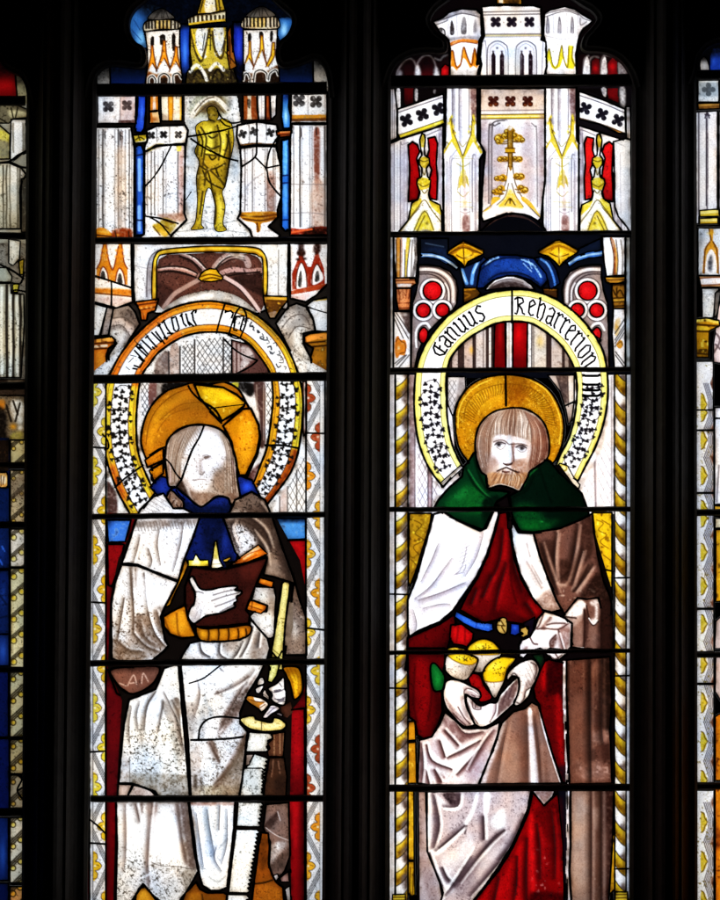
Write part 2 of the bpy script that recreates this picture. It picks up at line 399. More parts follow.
W('3f3510', '352,-30 370,-40 384,-20 380,4 360,10 350,-8', .6, 2); B('d8c25a', .8, 366, -12, 8, 10)
for b in ((360, 40, 26, 26), (352, 160, 14, 30), (386, 250, 7, 30), (330, 250, 5, 30), (376, 120, 22, 16), (400, 60, 8, 30)): B('dcc94a', .65, *b)
W('6a5614', '330,100 396,112 400,176 380,205 352,190 330,170', .35, 4); W('e6d65c', '345,20 370,40 366,92 344,90', .5, 4); W('e6d65c', '388,30 404,50 398,100 382,96', .5, 3); W('3a2e0a', '372,12 384,60 378,104 370,60', .6, 2); W('4a3a0c', '408,40 420,80 404,170 396,160 404,90', .65, 2); W('2e240a', '322,70 330,110 326,200 318,280 312,280 320,160', .6, 2); W('3a2e0a', '376,196 372,240 370,288 362,280 364,215', .6, 1.5); W('e8da6a', '346,206 338,250 334,284 344,284 350,230', .6, 2); W('e8da6a', '384,206 388,250 386,290 394,288 396,240', .6, 2)
S('2e2408', 3, '334,128 352,138 380,132 402,120 | 340,140 356,170 392,190 | 352,136 362,170 366,196 | 376,134 386,160 398,180 | 328,30 340,60 336,100 | 412,30 408,70 398,104 | 356,44 366,50 378,44 | 350,72 366,80 386,72 | 358,100 366,110 378,102', .8); W('7a6a1c', '350,-24 368,-28 378,-12 374,2 360,6 350,-2', .5, 2); B('2e2408', .8, 360, -14, 4, 3); B('2e2408', .8, 372, -13, 4, 3)
S('4a3c0e', 3.4, '335,20 350,50 345,90 340,130 | 380,15 390,60 384,110 | 345,95 390,100 | 340,120 372,150 398,176 | 350,140 345,180 | 330,60 322,100 | 366,192 376,240 374,288 | 340,198 332,260', .8)
W('5c4a12', '322,100 334,130 328,220 318,280 322,190', .6, 2); S('2e240a', 3, '406,40 416,80 404,170 396,196 | 352,-4 372,4', .8); SP('2e260c', .25, .75); SP('efe08a', .16, .6, size=2)
# niche shafts, capitals, turret heads
V(*A3)
P('canopy', 'e6e6e8', '35,42 246,42 266,160 264,650 266,724 34,724', 1.3)
def fluted(xs, y0, y1, c='55504e'):
    for x, w_, a in xs: VS(c, w_, (x,), y0, y1, a, .25)
fluted([(52, 5, .5), (78, 7, .8), (88, 5, .35), (150, 6, .4), (172, 8, .75), (188, 5, .6), (212, 5, .5), (236, 6, .7), (250, 4, .5)], 60, 650)
W('b39f90', '158,200 215,200 215,640 160,640', .5, 5); W('8d7f78', '180,80 200,80 196,160 182,160', .7, 1); S('2a2422', 4, '90,70 92,110 | 182,70 184,120 | 180,90 196,100', .8)
SP('3d3a38', .3, .6, '40,300 240,280 250,650 40,650'); SP('2c2624', .16, .7)
W('c98420', '40,652 90,650 140,690 145,714 40,712', .9, 1); W('7a3410', '140,660 246,655 246,716 145,716', .9, 2); B('d89a3c', .7, 165, 690, 14, 8); S('3a1a0a', 6, '40,690 130,700 | 150,665 160,710 | 232,670 236,710', .7); S('d8a848', 6, '50,668 110,676', .6)
P('blue_strip', '2a55b8', '272,-20 335,-20 330,55 318,78 296,82 270,72 280,40', 1.3); B('5f8ee6', .6, 308, 20, 12, 50)
V(*A1); P('blue_strip', '2348b0', '288,575 338,575 334,680 326,770 308,796 280,792 268,770 282,690', 1.3); B('4c7ae0', .7, 312, 680, 10, 70)
V(*A3)
P('blue_strip', '2b59b4', '270,165 288,148 308,152 324,190 322,686 300,692 272,692', 1.4); S('7ba6e8', 12, '296,240 298,420 | 296,520 296,660', .75); S('0c1a40', 6, '274,215 320,205 | 276,600 318,602', .8); S('10204a', 8, '278,180 280,680', .5)
P('canopy', 'd8d2b8', '258,92 345,82 342,134 270,142', 1.2); W('b8a422', '262,96 330,88 330,120 268,128', .85, 1); S('3c3408', 5, '275,118 300,104 325,116 | 290,96 300,120', .8)
P('canopy', 'e2e2e3', '340,62 400,36 570,30 588,62 576,142 480,148 400,152 348,184 326,190 330,150 345,120', 1.4)
for x, y in ((368, 92), (442, 88), (530, 88)):
    QF('1c1a1a', x, y, 26, 0, .85)
S('3a3634', 4, '400,45 402,130 | 478,40 478,135', .5); SP('3a3634', .22, .6); S('8a7a22', 10, '350,176 400,152 440,150', .85)
P('canopy', 'e5e4e6', '328,190 400,158 480,150 572,148 566,560 580,600 540,640 490,690 478,726 280,726 300,700 326,686', 1.4)
fluted([(346, 4, .5), (368, 6, .6), (388, 5, .75), (410, 4, .35), (440, 6, .6), (456, 4, .4), (528, 6, .7)], 190, 570)
W('b8958a', '534,190 560,185 560,560 536,560', .7, 3); W('c9bb4a', '520,155 548,155 545,185 522,185', .8, 1); S('a89a30', 7, '352,186 400,160', .7)
SP('3a3634', .26, .6, '330,350 560,330 560,570 330,580'); SP('2c2826', .12, .6)
W('7d5a48', '400,570 560,560 565,600 500,610', .6, 3); W('8b7620', '440,590 520,620 490,670 450,700 410,650', .8, 3); W('a88a22', '375,630 425,622 440,660 400,672', .85, 2); W('c9a640', '420,660 465,670 460,700 430,695', .7, 2); S('4a3010', 5, '400,610 470,650 | 440,600 500,620 | 380,640 420,690', .7)
LD('490,150 430,270 380,345 325,405', .9); LD('330,577 430,592 530,622', 1); LD('360,584 420,620 480,690', .9); LD('575,480 608,430', .5)
LD('590,100 640,92 725,78', 1); LD('605,112 660,150 725,188', 1)
V(*A4)
P('canopy', 'e4e4e6', '165,32 280,10 400,28 418,90 396,152 280,150 180,162 160,100', 1.4)
for x, y in ((196, 84), (264, 68), (362, 76)): QF('1a1818', x, y, 28, 20, .85)
S('4a4644', 4, '235,30 238,130 | 338,20 340,120', .5); SP('3a3634', .18, .6)
W('9a6a1c', '180,146 280,138 400,142 400,158 280,156 182,166', .9, 1, False); S('4a2a0a', 3, '185,150 250,140 395,146', .8)
P('canopy', 'e7e5e7', '182,168 280,156 398,160 424,280 428,460 405,540 408,582 350,640 418,690 412,724 262,724 240,660 165,592 182,560 188,282', 1.4)
fluted([(210, 6, .6), (224, 4, .35), (256, 6, .6), (268, 4, .3), (330, 5, .5), (345, 6, .6), (380, 5, .7), (392, 4, .5)], 175, 545)
W('8a6a5e', '342,330 388,330 388,545 345,545', .7, 4); S('8f8c90', 7, '215,410 260,360 320,320', .5); SP('2f2b29', .14, .6); SP('3a3230', .3, .6, '330,320 400,320 400,540 330,540')
W('b0781a', '180,556 405,552 398,590 350,612 310,622 302,664 280,674 272,622 215,606 188,588', .95, 1); S('5a3208', 7, '185,572 300,580 400,566 | 200,592 300,604 390,586 | 282,620 290,668', .85); B('e6c050', .6, 235, 575, 30, 10); W('6a3a0e', '320,560 400,556 395,590 330,606', .5, 3)
SP('5f5c5a', .25, .5, '300,640 410,650 410,720 300,720'); S('b0a8a0', 5, '330,665 370,662', .6)
P('canopy', 'a8501c', '398,66 492,60 492,98 420,104 402,92', 1.1); S('e0975a', 6, '420,72 485,70', .7); S('4a1c08', 6, '410,90 488,86', .7)
P('blue_strip', '2f6cc0', '430,122 474,112 482,200 478,656 450,666 428,640', 1.4); W('6cb0ec', '440,130 464,128 462,310 440,320', .75, 3); W('5c9ce0', '440,400 464,400 460,560 442,560', .65, 3); S('13285c', 6, '432,335 476,330 | 432,380 476,375 | 436,600 474,598', .75); S('0e2250', 8, '472,140 474,640', .6)
V(*A2); P('blue_strip', '3a7cc8', '434,560 478,560 472,640 486,700 482,768 440,772 428,700', 1.3); B('a8dcf6', .85, 455, 700, 14, 50); GR('14306a', .9, (0, 640), (0, 570))
V(*A4)
P('canopy', 'e6e5e8', '492,26 704,26 706,690 480,692 482,110', 1.3)
fluted([(502, 5, .5), (540, 7, .75), (552, 4, .3), (600, 5, .4), (612, 4, .5), (690, 8, .7), (700, 4, .6)], 40, 640)
W('7a4a3a', '626,60 655,55 660,180 652,420 630,380 622,200', .85, 3); W('b09488', '615,380 680,380 680,640 615,640', .65, 4); S('2a2020', 4, '545,50 548,90 540,110 | 636,45 640,90', .8); SP('3a3432', .2, .6, '600,350 700,350 700,640 600,640')
S('6a6466', 2.5, '482,385 704,388 | 482,560 600,556 704,570', .7)
W('8e2c12', '480,650 560,655 640,640 708,645 706,690 482,694', .95, 1); W('1e0c08', '600,645 708,650 706,692 560,694', .7, 4); S('d4683a', 7, '490,675 560,662 610,655', .7)
LD('280,10 282,80 280,160 270,222 188,282', 1.0); LD('270,222 310,262 340,300 358,375 425,460', 1.0); LD('416,90 360,180 336,290', 1.0); LD('338,288 425,270', .9)
LD('0,76 80,62 165,36', 1); LD('0,182 80,222 168,246', 1); LD('60,0 90,30 120,40', .9)
V(*A2); LD('45,665 75,710 130,738 190,730', .9)
# ---------- row of the niche vault: y 243..374
V()
P('spandrel', '2a2420', '88,239 336,239 336,382 88,382', 0)
V(*A5)
P('gable_tracery', 'e2ddd8', '22,20 248,20 252,290 256,372 160,408 22,372', 1.3)
W('c07a1c', '40,172 62,128 74,60 82,20 98,20 106,80 112,130 134,180 152,130 166,80 172,20 188,20 196,80 204,128 226,172 226,270 40,230', .9, .4, False)
W('e6e0da', '54,235 60,195 80,160 104,195 112,250', .95, .4); W('e6e0da', '152,255 160,205 178,168 202,205 212,268', .95, .4); W('23201e', '64,225 70,190 80,185 90,200 92,240', .8, 1); W('2b2725', '164,255 172,205 184,200 194,230 192,265', .8, 1)
S('7a3408', 5, '40,172 62,128 74,60 82,22 | 98,22 108,100 134,180 152,130 170,40 | 190,20 204,128 226,172 | 54,235 62,190 80,160 104,195 112,250 | 152,255 160,205 178,168 202,205 212,268', .85)
for x, y in ((72, 92), (104, 92), (74, 60), (100, 60), (158, 100), (196, 98), (160, 62), (194, 60)): B('c88428', .9, x, y, 9, 9)
W('c0751e', '22,290 250,300 250,335 22,318', .9, 1.5); S('5e2e0c', 5, '22,318 130,328 252,340', .8); W('b08e88', '24,340 250,350 220,385 160,400 60,370', .5, 4); SP('5a463a', .18, .5)
LD('22,214 100,238 250,287', 1.1); LD('128,246 130,300 128,405', 1)
V(*A6)
P('gable_tracery', 'e4e0df', '478,20 708,20 706,262 640,330 575,372 482,350', 1.3)
W('8a2a12', '492,200 512,150 532,100 536,70 556,70 562,108 586,160 606,160 626,100 634,60 648,60 660,108 684,170 690,262 492,300', .92, .4, False)
W('e9e4e2', '516,285 522,200 548,135 576,200 582,292', .96, .4); W('e9e4e2', '612,268 616,200 642,145 670,190 676,240', .96, .4); W('2b2826', '528,270 534,210 546,182 552,230 546,282', .8, 1); W('2c2a28', '630,250 634,200 650,185 656,240', .8, 1)
W('26100a', '528,60 536,20 560,20 566,58 574,80 556,100 530,92 520,78', .85, 2); W('26100a', '620,64 630,20 660,20 664,64 640,90', .8, 2); B('1c0c08', .9, 528, 116, 16, 10); B('1c0c08', .9, 568, 112, 14, 10)
S('4a1408', 4, '516,285 522,200 548,135 576,200 582,292 | 612,268 616,200 642,145 670,190', .8); W('a04420', '484,305 700,262 690,290 484,328', .9, 1); W('caa098', '486,335 600,320 560,365 500,360', .5, 3); SP('5a463a', .15, .5)
# spandrels beside the vault
V(90, 240, 6)
P('spandrel', 'd9d9da', '262,22 1190,22 1185,340 1190,420 1100,400 1010,440 400,440 290,400 270,380 262,280', 1.2)
SP('4a4846', .35, .6, '262,180 400,180 360,360 270,360'); S('77757a', 3, '270,155 340,170', .6); S('55524f', 4, '1132,60 1130,330', .6); SP('4a4644', .3, .55, '1060,120 1180,120 1180,330 1060,330')
W('8d888c', '330,330 345,160 380,85 440,55 440,80 395,110 372,170 362,340', .75, 2); S('3c3636', 4, '340,340 345,170 372,90 430,52', .7)
P('niche_vault', 'a87a14', '372,350 374,170 392,92 440,58 600,42 720,36 900,38 1000,48 1036,70 1060,120 1066,230 1060,330 1040,335 1036,130 1012,98 960,80 720,72 460,84 408,110 400,180 398,352', .9, True)
S('e0bc3c', 9, '386,340 388,180 402,100 450,70 720,52 960,58 1030,84 1050,130 1052,320', .8); S('4e3406', 4, '398,350 400,180 410,112 460,86 720,74', .8)
P('niche_vault', '5c3a30', '400,352 402,180 412,116 462,88 720,76 960,84 1008,102 1032,140 1036,330 1050,380 1020,440 950,400 440,420 410,390', 0)
SP('2a1712', .3, .7); SP('9a7466', .2, .6, size=2); W('2e1a15', '860,220 1030,200 1034,330 960,300 880,250', .75, 3); W('2e1a16', '410,260 500,300 440,380 404,380', .5, 3)
S('a98072', 22, '410,180 480,172 560,180 650,215', .85); S('cfb0a2', 8, '410,172 480,164 560,172 640,200', .7); S('9a7c76', 22, '560,90 620,110 680,170', .85); S('d8c6bc', 7, '556,80 630,112 690,170', .7)
S('a68a80', 24, '750,165 790,120 850,90 930,110 950,150', .8); S('d9cabf', 8, '752,170 795,122 860,88 925,100', .7); S('b08a80', 20, '790,200 860,178 950,190 1028,182', .85); S('2a1814', 5, '755,180 800,140 870,112 930,122 | 560,110 620,140 660,190 | 410,196 500,192 630,222 | 800,212 870,196 1020,200', .75)
S('1c0f0b', 6, '410,168 480,158 570,166 645,200 | 410,192 480,184 560,196 640,226 | 556,72 632,104 694,166 | 540,96 610,124 668,180 | 752,176 790,130 850,98 925,108 | 800,224 880,206 1020,190', .8); SP('1c0f0b', .3, .6); S('b39a90', 16, '440,410 500,330 560,290 650,240', .6); W('cbb9aa', '840,85 900,80 925,120 860,100', .7, 2); SP('e8dcd0', .2, .8, '820,85 930,80 930,110 820,110')
S('c8aaa0', 14, '810,225 900,280 970,360 1025,440', .85); S('2a1814', 4, '800,235 890,290 960,370 1010,440', .8); SP('e0d0c4', .15, .7, '900,250 950,260 940,300 900,290')
P('niche_vault', 'b8b2ac', '440,424 500,370 580,330 720,302 830,318 920,360 1000,440 860,384 720,366 560,392', 0, True); W('3c2c26', '450,400 540,320 720,250 860,270 960,350 900,340 820,310 720,298 580,324 500,364', .7, 5); SP('4a4440', .3, .6); W('e4e2e0', '540,372 640,335 730,318 730,350 600,372', .75, 3)
P('niche_vault', 'c79a1c', '650,232 668,200 690,182 720,172 760,176 775,200 800,222 790,240 730,250 668,246', 1.0); S('5e3c06', 6, '660,222 720,206 790,222 | 676,240 730,226 780,236', .85); B('f0d468', .7, 705, 192, 20, 8)
P('corbel', 'b5661a', '272,372 412,354 392,424 348,440 340,482 308,482 300,430', 1.2); S('5c2608', 6, '280,392 405,374 | 296,420 390,402', .85)
for x, y in ((310, 410), (340, 405), (368, 404), (320, 445)): B('e8b86a', .7, x, y, 9, 8)
S('7a3a0c', 5, '318,440 324,478', .7)
P('corbel', 'a8761c', '1040,335 1186,340 1184,366 1140,420 1110,470 1080,470 1060,430 1045,375', 1.1); W('d2a43c', '1042,338 1184,345 1184,360 1044,355', .9, .5, False); S('4c2c08', 5, '1044,362 1180,366', .9); W('4a2c10', '1050,375 1170,370 1120,430 1090,460 1062,430', .7, 2); SP('d8a83c', .3, .8, size=2); W('a08878', '1070,440 1120,430 1104,474 1080,474', .6, 1)
# side pieces under the gables
P('spandrel', 'd6dbe2', '18,378 102,404 62,575 18,575', 1.2); SP('6a7078', .2, .5)
P('spandrel', '8a8382', '102,404 140,410 112,570 58,575', 1.1); SP('2f2a28', .35, .7); S('3a3432', 4, '90,440 75,560', .6)
P('arch_fragment', '8a807a', '140,412 232,388 270,430 300,505 235,600 160,760 118,770 112,690 160,620 112,570', 1.3); W('b9a9a0', '130,480 200,470 270,540 250,580 190,510 130,520', .8, 3); W('c4c2be', '120,560 190,540 215,590 160,700 120,720', .7, 4); W('4a3c34', '170,440 250,420 290,500 270,530', .5, 5); SP('2f2622', .38, .7); S('4c423c', 4, '130,520 190,512 245,580 | 140,470 210,466 280,520', .6)
P('capital', 'a8621a', '18,592 130,578 152,600 146,630 112,650 98,700 108,810 18,822', 1.3); S('e6a850', 14, '26,604 130,594', .7); S('d8cfc0', 9, '24,640 100,634', .7); S('4a2408', 7, '22,622 140,615 | 24,655 100,650', .85); SP('3a1c06', .4, .85, size=2); W('e0a23c', '40,680 80,670 90,780 50,790', .4, 6)
W('c8bdae', '24,795 100,785 100,815 24,820', .7, 3); V(*A6)
P('arch_fragment', '9a928a', '395,500 470,400 520,380 575,400 620,480 632,545 560,560 560,620 610,720 590,800 545,810 500,700', 1.3); W('c9bdb0', '410,510 470,440 530,420 560,440 480,500 440,560', .7, 4); W('cfcfcd', '500,560 560,520 590,600 600,720 560,800 530,740', .75, 5); SP('332c28', .42, .7); S('4f4640', 4, '430,530 490,460 560,450 600,510 | 470,590 520,520 600,530', .7); W('5a5048', '490,400 540,390 600,470 580,500', .45, 4)
P('spandrel', 'd8dde3', '580,392 620,360 708,344 708,552 634,545 618,470', 1.2); W('caa83a', '610,352 706,338 706,360 612,368', .8, 1, False); LD('570,396 640,420 708,440', .7); SP('6a7078', .2, .5)
P('capital', '94661a', '566,578 600,560 708,548 708,812 616,812 604,700 620,650 566,614', 1.3); S('d88c3c', 20, '580,596 640,580 704,578', .8); S('3a2006', 7, '580,618 704,606 | 618,640 702,632', .85); SP('2e1a06', .45, .85, size=2); SP('e8c46a', .2, .7, size=2)
# --- lattice field behind the ring
V()
P('lattice_field', 'd6d6d6', '88,376 132,340 170,320 206,318 250,322 290,350 336,376 336,522 88,522', 0)
V(*A5)
W('6e5e58', '400,720 470,670 470,830 390,830', .8, 2); W('ded8d2', '545,640 700,580 1130,600 1130,830 545,830', .6, 2)
W('a38f84', '482,650 530,630 530,830 485,830', .8, 1)
HT('3c3a3a', .7, '555,640 622,612 622,830 555,830', 55, 3.6, .8); HT('3c3a3a', .7, '555,640 622,612 622,830 555,830', -55, 3.6, .8)
HT('3c3a3a', .7, '640,600 720,590 798,580 798,830 640,830', 55, 4.6, .8); HT('3c3a3a', .7, '640,600 798,580 798,830 640,830', -55, 4.6, .8)
HT('3c3a3a', .7, '806,590 850,600 855,830 806,830', 55, 4, .8); HT('3c3a3a', .7, '806,590 850,600 855,830 806,830', -55, 4, .8)
S('2a2422', 6, '540,640 540,830 | 628,600 628,830 | 800,585 800,830 | 472,670 475,830', .85); SP('3a3634', .35, .6)
P('lattice_field', '5a3c36', '850,600 1000,640 1060,740 1100,830 850,830', 1.0); S('a08a82', 9, '866,620 868,820 | 892,630 892,820', .8); W('b8aaa4', '905,640 960,650 985,715 915,720', .8, 3); W('cfc6c0', '905,730 960,735 900,790 905,820', .7, 3); SP('2a1814', .3, .6)
LD('80,595 140,650 200,690 285,722', .9) if 0 else None
V(*A6); LD('85,595 140,650 200,690 285,722', 1.0); LD('285,722 240,760 140,812', 1.0)
# lattice and pilasters between ring and halo
V()
P('lattice_field', 'd2cfce', '136,376 277,376 275,400 272,430 262,470 246,500 160,500 143,470 136,430', 0)
V(*A7)
W('d8d6d6', '306,80 352,80 352,230 310,310', .8, 1); HT('3c3a3a', .7, '306,80 352,80 352,230 310,310', 60, 4, .8); HT('3c3a3a', .7, '306,80 352,80 352,230 310,310', -60, 4, .8)
W('6a4a44', '356,80 402,80 402,200 356,240', .9, 1); W('8a8078', '404,80 445,80 445,140 404,170', .9, 1); W('14100e', '445,80 620,80 600,110 450,150', .95, 2)
V(*A8)
W('14100e', '100,80 260,80 250,160 180,120', .9, 3); W('b8ae3a', '130,80 170,75 165,110 140,105', .8, 1); W('4a3430', '262,80 330,80 332,440 290,440 300,300', .9, 2); S('8f7f76', 5, '280,90 282,240 | 322,90 322,420', .6)
W('dadada', '340,80 380,80 380,420 338,440', .9, 1); HT('3c3a3a', .7, '340,80 380,80 380,440 338,440', 60, 4.5, .8); HT('3c3a3a', .7, '340,80 380,80 380,440 338,440', -60, 4.5, .8)
W('5a3a36', '215,640 300,560 300,620 250,680', .8, 2); W('d6d2d0', '330,600 360,560 370,600 300,720', .5, 2)
V(*A8)
P('lattice_field', 'dcdbdb', '365,840 440,700 520,560 560,420 580,380 580,880 365,880', 0)
HT('3c3a3a', .6, '470,690 575,500 575,860 470,860', 62, 5, .75); HT('3c3a3a', .6, '470,690 575,500 575,860 470,860', -62, 5, .75); W('b3a098', '420,760 460,700 460,880 418,880', .7, 2); S('4a4442', 5, '418,760 418,880 | 465,700 465,880 | 520,600 520,870', .7)
P('lattice_field', '8a6a60', '556,70 580,70 580,370 560,400', .8); W('dcdcdc', '566,72 578,72 578,370 568,380', .6, 1)
V(*A7)
P('lattice_field', 'd9d8d6', '100,600 118,640 150,720 200,810 245,890 100,890', 0); W('4a322e', '100,680 128,690 160,760 160,860 100,860', .85, 3); S('3a3432', 5, '102,640 102,880', .8); SP('4a443c', .25, .6)
# --- inscribed ring
V()
ringO = spl(pts_('134,521 125,505 117,490 108,465 104,445 102.5,420 106,385 113,368 122,352 135,336 150,322 165,311.5 185,304 206,301 222,302.5 245,308.5 262,319 276,332 288,349 297,370 302,390 303,412 299,448 292,470 283,484 266,506'), False)
ringI = spl(pts_('155,493 150,483 146,474 141,462 137.5,448 136.5,433 136.5,415 139,388 143,373 149,365 157,354 165,347.5 173,342 184,336.5 197,333 210,332 226,333 240,338 250,345 257,353 265,364 271,376 273,395 272,412 267,447 260,466 254,482 247,492'), False)
def band(f0, f1, a0=0., a1=1.): return lerp2(ringO, ringI, f0, f1, a0, a1)
P('scroll', 'c98418', band(0, 1), 1.4)
# gold changes along the ring
W('c8b83a', band(0, 1, 0, .2), .7, 2, False); W('b5561a', band(0, .22, .04, .11), .8, 2, False); W('d2c23c', band(0, 1, .17, .27), .75, 2, False); W('c9681a', band(0, 1, .27, .44), .7, 2, False)
W('9a8a3a', band(0, .2, .56, .68), .75, 2, False); W('c9bd3c', band(0, .25, .68, .9), .85, 2, False); W('c9a22a', band(.75, 1, .6, .95), .6, 2, False); W('8a3c12', band(0, .22, .88, 1), .85, 1.5, False); W('c88a1c', band(.78, 1, .88, 1), .7, 2, False)
SP('5a3008', .16, .6); SP('f0d890', .14, .5, size=2)
W('dedfe3', band(.24, .76, .0, 1), 1, .2, False, .1)
W('c8cdd4', band(.24, .76, .30, .52), .5, 2, False); SP('3a3a3a', .12, .5)
S('4a2608', .9, lerp2(ringO, ringI, .24, .24)[:80], .8, sm=False); S('4a2608', .9, lerp2(ringO, ringI, .76, .76)[:80], .8, sm=False)
S('5a3008', .6, lerp2(ringO, ringI, .1, .1)[:80], .6, sm=False); S('5a3008', .6, lerp2(ringO, ringI, .9, .9)[:80], .6, sm=False)
leafscroll(ringO, ringI, .015, .26, 10); leafscroll(ringO, ringI, .745, .985, 10)
V(*A7); LD('75,385 105,420 112,465 88,478', .9); LD('150,705 210,650 320,570', 1.0)
V(*A8); LD('330,452 430,452 525,468', 1.1)
# writing on the ring, in vitreous paint
V(*A5)
BL = 7.8
INK('scroll/inscription', BL, '262,752 300,765 320,730 290,700 | 255,770 285,775 | 318,650 275,640 292,620 | 265,660 330,730 | 280,640 345,700 | 310,600 372,660 | 296,625 352,690 | 340,575 402,645 | 368,552 430,615 | 332,590 350,572 | 372,640 390,655 | 412,505 440,560 462,600 | 405,520 425,505 | 392,548 450,625 | 440,585 470,590')
INK('scroll/inscription', BL, '440,482 462,530 492,570 | 430,500 450,478 | 462,560 502,560 | 488,462 505,540 522,550 535,530 515,460 490,470 | 548,445 562,500 580,520 | 540,460 556,440 | 575,440 590,500 602,515 | 590,490 625,520 | 612,430 620,480 640,515 | 606,445 622,425 640,420 632,440')
INK('scroll/inscription', 3.2, '232,735 262,705 | 215,760 240,780 | 265,600 300,640 | 330,560 350,585 | 240,690 280,700 | 400,490 415,510')
V(*A6)
INK('scroll/inscription', 8, '95,420 92,440 | 90,432 125,425 140,440 128,470 | 155,455 142,540 165,545 | 155,460 205,455 182,535 190,548 | 140,500 150,470')
LD('88,388 62,470 38,560', 1.0); LD('112,570 150,450 185,405 215,440 215,500 180,590', 1.0); LD('112,570 150,590 180,590', .9)
V(*A6)
blk = []
r2 = random.Random(4)
for i in range(26):
    u = .56 + .16 * (i + .5) / 26; c = lerp2(ringO, ringI, r2.uniform(.32, .66), r2.uniform(.32, .66), u, u + 1e-6, 2)[0]
    an = r2.uniform(0, 6.3); l = r2.uniform(1.2, 3.4)
    V(); clip_ok = True
    S('20242c', r2.uniform(.7, 1.5), [c, c + np.array([math.cos(an), math.sin(an)]) * l, c + np.array([math.cos(an + .9), math.sin(an + .9)]) * l * 1.5], .8)
# ---------- side drapery (row 4+): red hanging with blue above
V()
P('red_hanging', '6a0a10', '88,513 336,513 336,945 88,945', 0)
GR('2a0406', .3, (0, 600), (0, 700))
V(*A9)
P('red_hanging', '3c6cb8', '100,60 246,60 235,110 212,190 110,195', 1.3); SP('a8d0f4', .4, .8, size=2); SP('14306a', .3, .7, size=2); GR('0a1630', .85, (150, 100), (100, 62))
V(*A10)
P('red_hanging', '4a84c0', '396,50 575,50 575,175 430,180', 1.3); SP('b8e0f8', .4, .8, size=2); SP('16386a', .35, .7, size=2); GR('0a1830', .9, (0, 90), (0, 55))
P('red_hanging', '8c0a10', '440,185 575,180 575,600 545,560 490,420', 1.2); SP('3a0406', .25, .6); W('b01014', '470,210 550,200 560,400 530,420', .5, 8)
V(*A9); P('red_hanging', '7a0c12', '105,205 206,205 180,330 130,460 110,450', 1.2); SP('2c0405', .3, .6)
V(*A12); P('red_hanging', '7e0a12', '478,360 568,350 570,880 462,880 470,640', 1.3); W('a40e18', '490,420 545,400 540,720 500,760', .5, 8); SP('3a0406', .25, .6); GR('3c0508', .6, (0, 600), (0, 880))
V(*A11); P('red_hanging', '560a10', '110,120 160,260 230,300 210,420 180,680 165,880 95,880 95,120', 1.3); GR('24040a', .6, (0, 250), (0, 100)); SP('200305', .25, .6)
V(*A13); P('red_hanging', '62060c', '140,160 200,160 200,740 128,740', 1.3); GR('26030a', .6, (190, 0), (130, 0))
V(*A14); P('red_hanging', '7a080e', '495,150 580,150 582,740 505,740 498,450', 1.3); GR('2c0306', .7, (520, 0), (585, 0)); W('98101a', '505,60 545,60 540,400 510,400', .5, 6)
V()
P('saint', '120c0a', '118,560 135,523 160,500 240,500 275,515 300,560 308,600 308,655 304,690 300,700 292,710 290,800 292,945 112,945 116,800 122,700 108,668 110,600', 0)
# ---------- nimbus and head
V()
P('saint/nimbus', 'a86c12', '141,441 144,422 152,405 165,392 180,386 196,382 208,384 224,382 238,389 246,402 254,418 260,434 258,452 252,466 246,478 238,482 160,484 152,468 145,456', 1.5, True)
SP('7a4404', .3, .7); SP('e8a838', .2, .6, size=2); W('d2901c', '148,440 156,415 175,398 190,393 188,400 165,412 155,436 152,455', .7, 3); W('7a4a10', '170,395 205,392 210,420 180,415', .35, 6)
S('5e3204', .7, '146,445 149,425 158,408 175,394 192,388 | 256,450 256,430 248,412', .7)
S('6a3c06', .6, '160,420 180,405 200,402 | 157,432 170,415 190,408', .6)
V(*A8)
P('saint/nimbus', 'bc8c12', '-95,85 -40,92 0,96 80,105 160,148 210,192 205,215 150,260 64,310 0,240 -60,170', 1.5); W('e6b81e', '-40,110 80,120 170,180 80,200 0,190', .7, 4); W('a0700c', '0,240 200,215 150,258 62,306', .5, 3); SP('7a4c04', .25, .7); SP('f4d860', .18, .6, size=2); LD('0,232 100,218 210,206', .6)
P('saint/nimbus', 'b97c10', '78,335 130,290 195,235 245,230 292,330 298,400 280,500 215,632 175,632 150,540 130,430', 1.5); W('a87408', '100,330 170,290 200,300 160,380', .45, 5); W('e0a022', '180,320 260,320 250,480 200,560 180,480', .6, 6); SP('7a4404', .3, .7); SP('f2c050', .2, .6, size=2)
V(*A7)
P('saint/nimbus', 'b97410', '330,540 440,465 440,540 345,585', 1.2); SP('5a3204', .35, .7)
P('saint/nimbus', 'b8780e', '355,605 440,555 440,620 385,665', 1.2); SP('5a3204', .35, .7)
# blue collar and shoulders
V()
P('saint/tunic', '16286e', '150,487 160,476 168,478 200,497 240,476 252,480 262,500 240,545 236,562 204,562 190,552 180,520', 1.2)
SP('060c28', .3, .7); B('2f55c8', .85, 247, 487, 6, 6); W('08102e', '176,500 200,506 236,506 232,525 200,528 180,520', .8, 3); B('25409a', .6, 163, 488, 5, 8)
V(*A9)
P('saint/tunic', '12205a', '570,290 620,120 650,40 840,40 850,100 880,250 800,300 820,345 640,345', 0); SP('050918', .35, .7); W('070b20', '680,60 800,60 780,200 700,260', .55, 8); B('223a86', .6, 812, 190, 20, 60)
V(155, 415, 7.2)
P('saint/head', 'b9aca4', '340,70 430,86 494,124 540,190 572,280 590,370 592,450 606,540 616,600 604,646 548,644 528,602 480,586 436,592 380,634 334,660 286,636 240,592 200,560 150,520 100,510 84,420 72,310 90,190 150,120 240,78', 1.5, True)
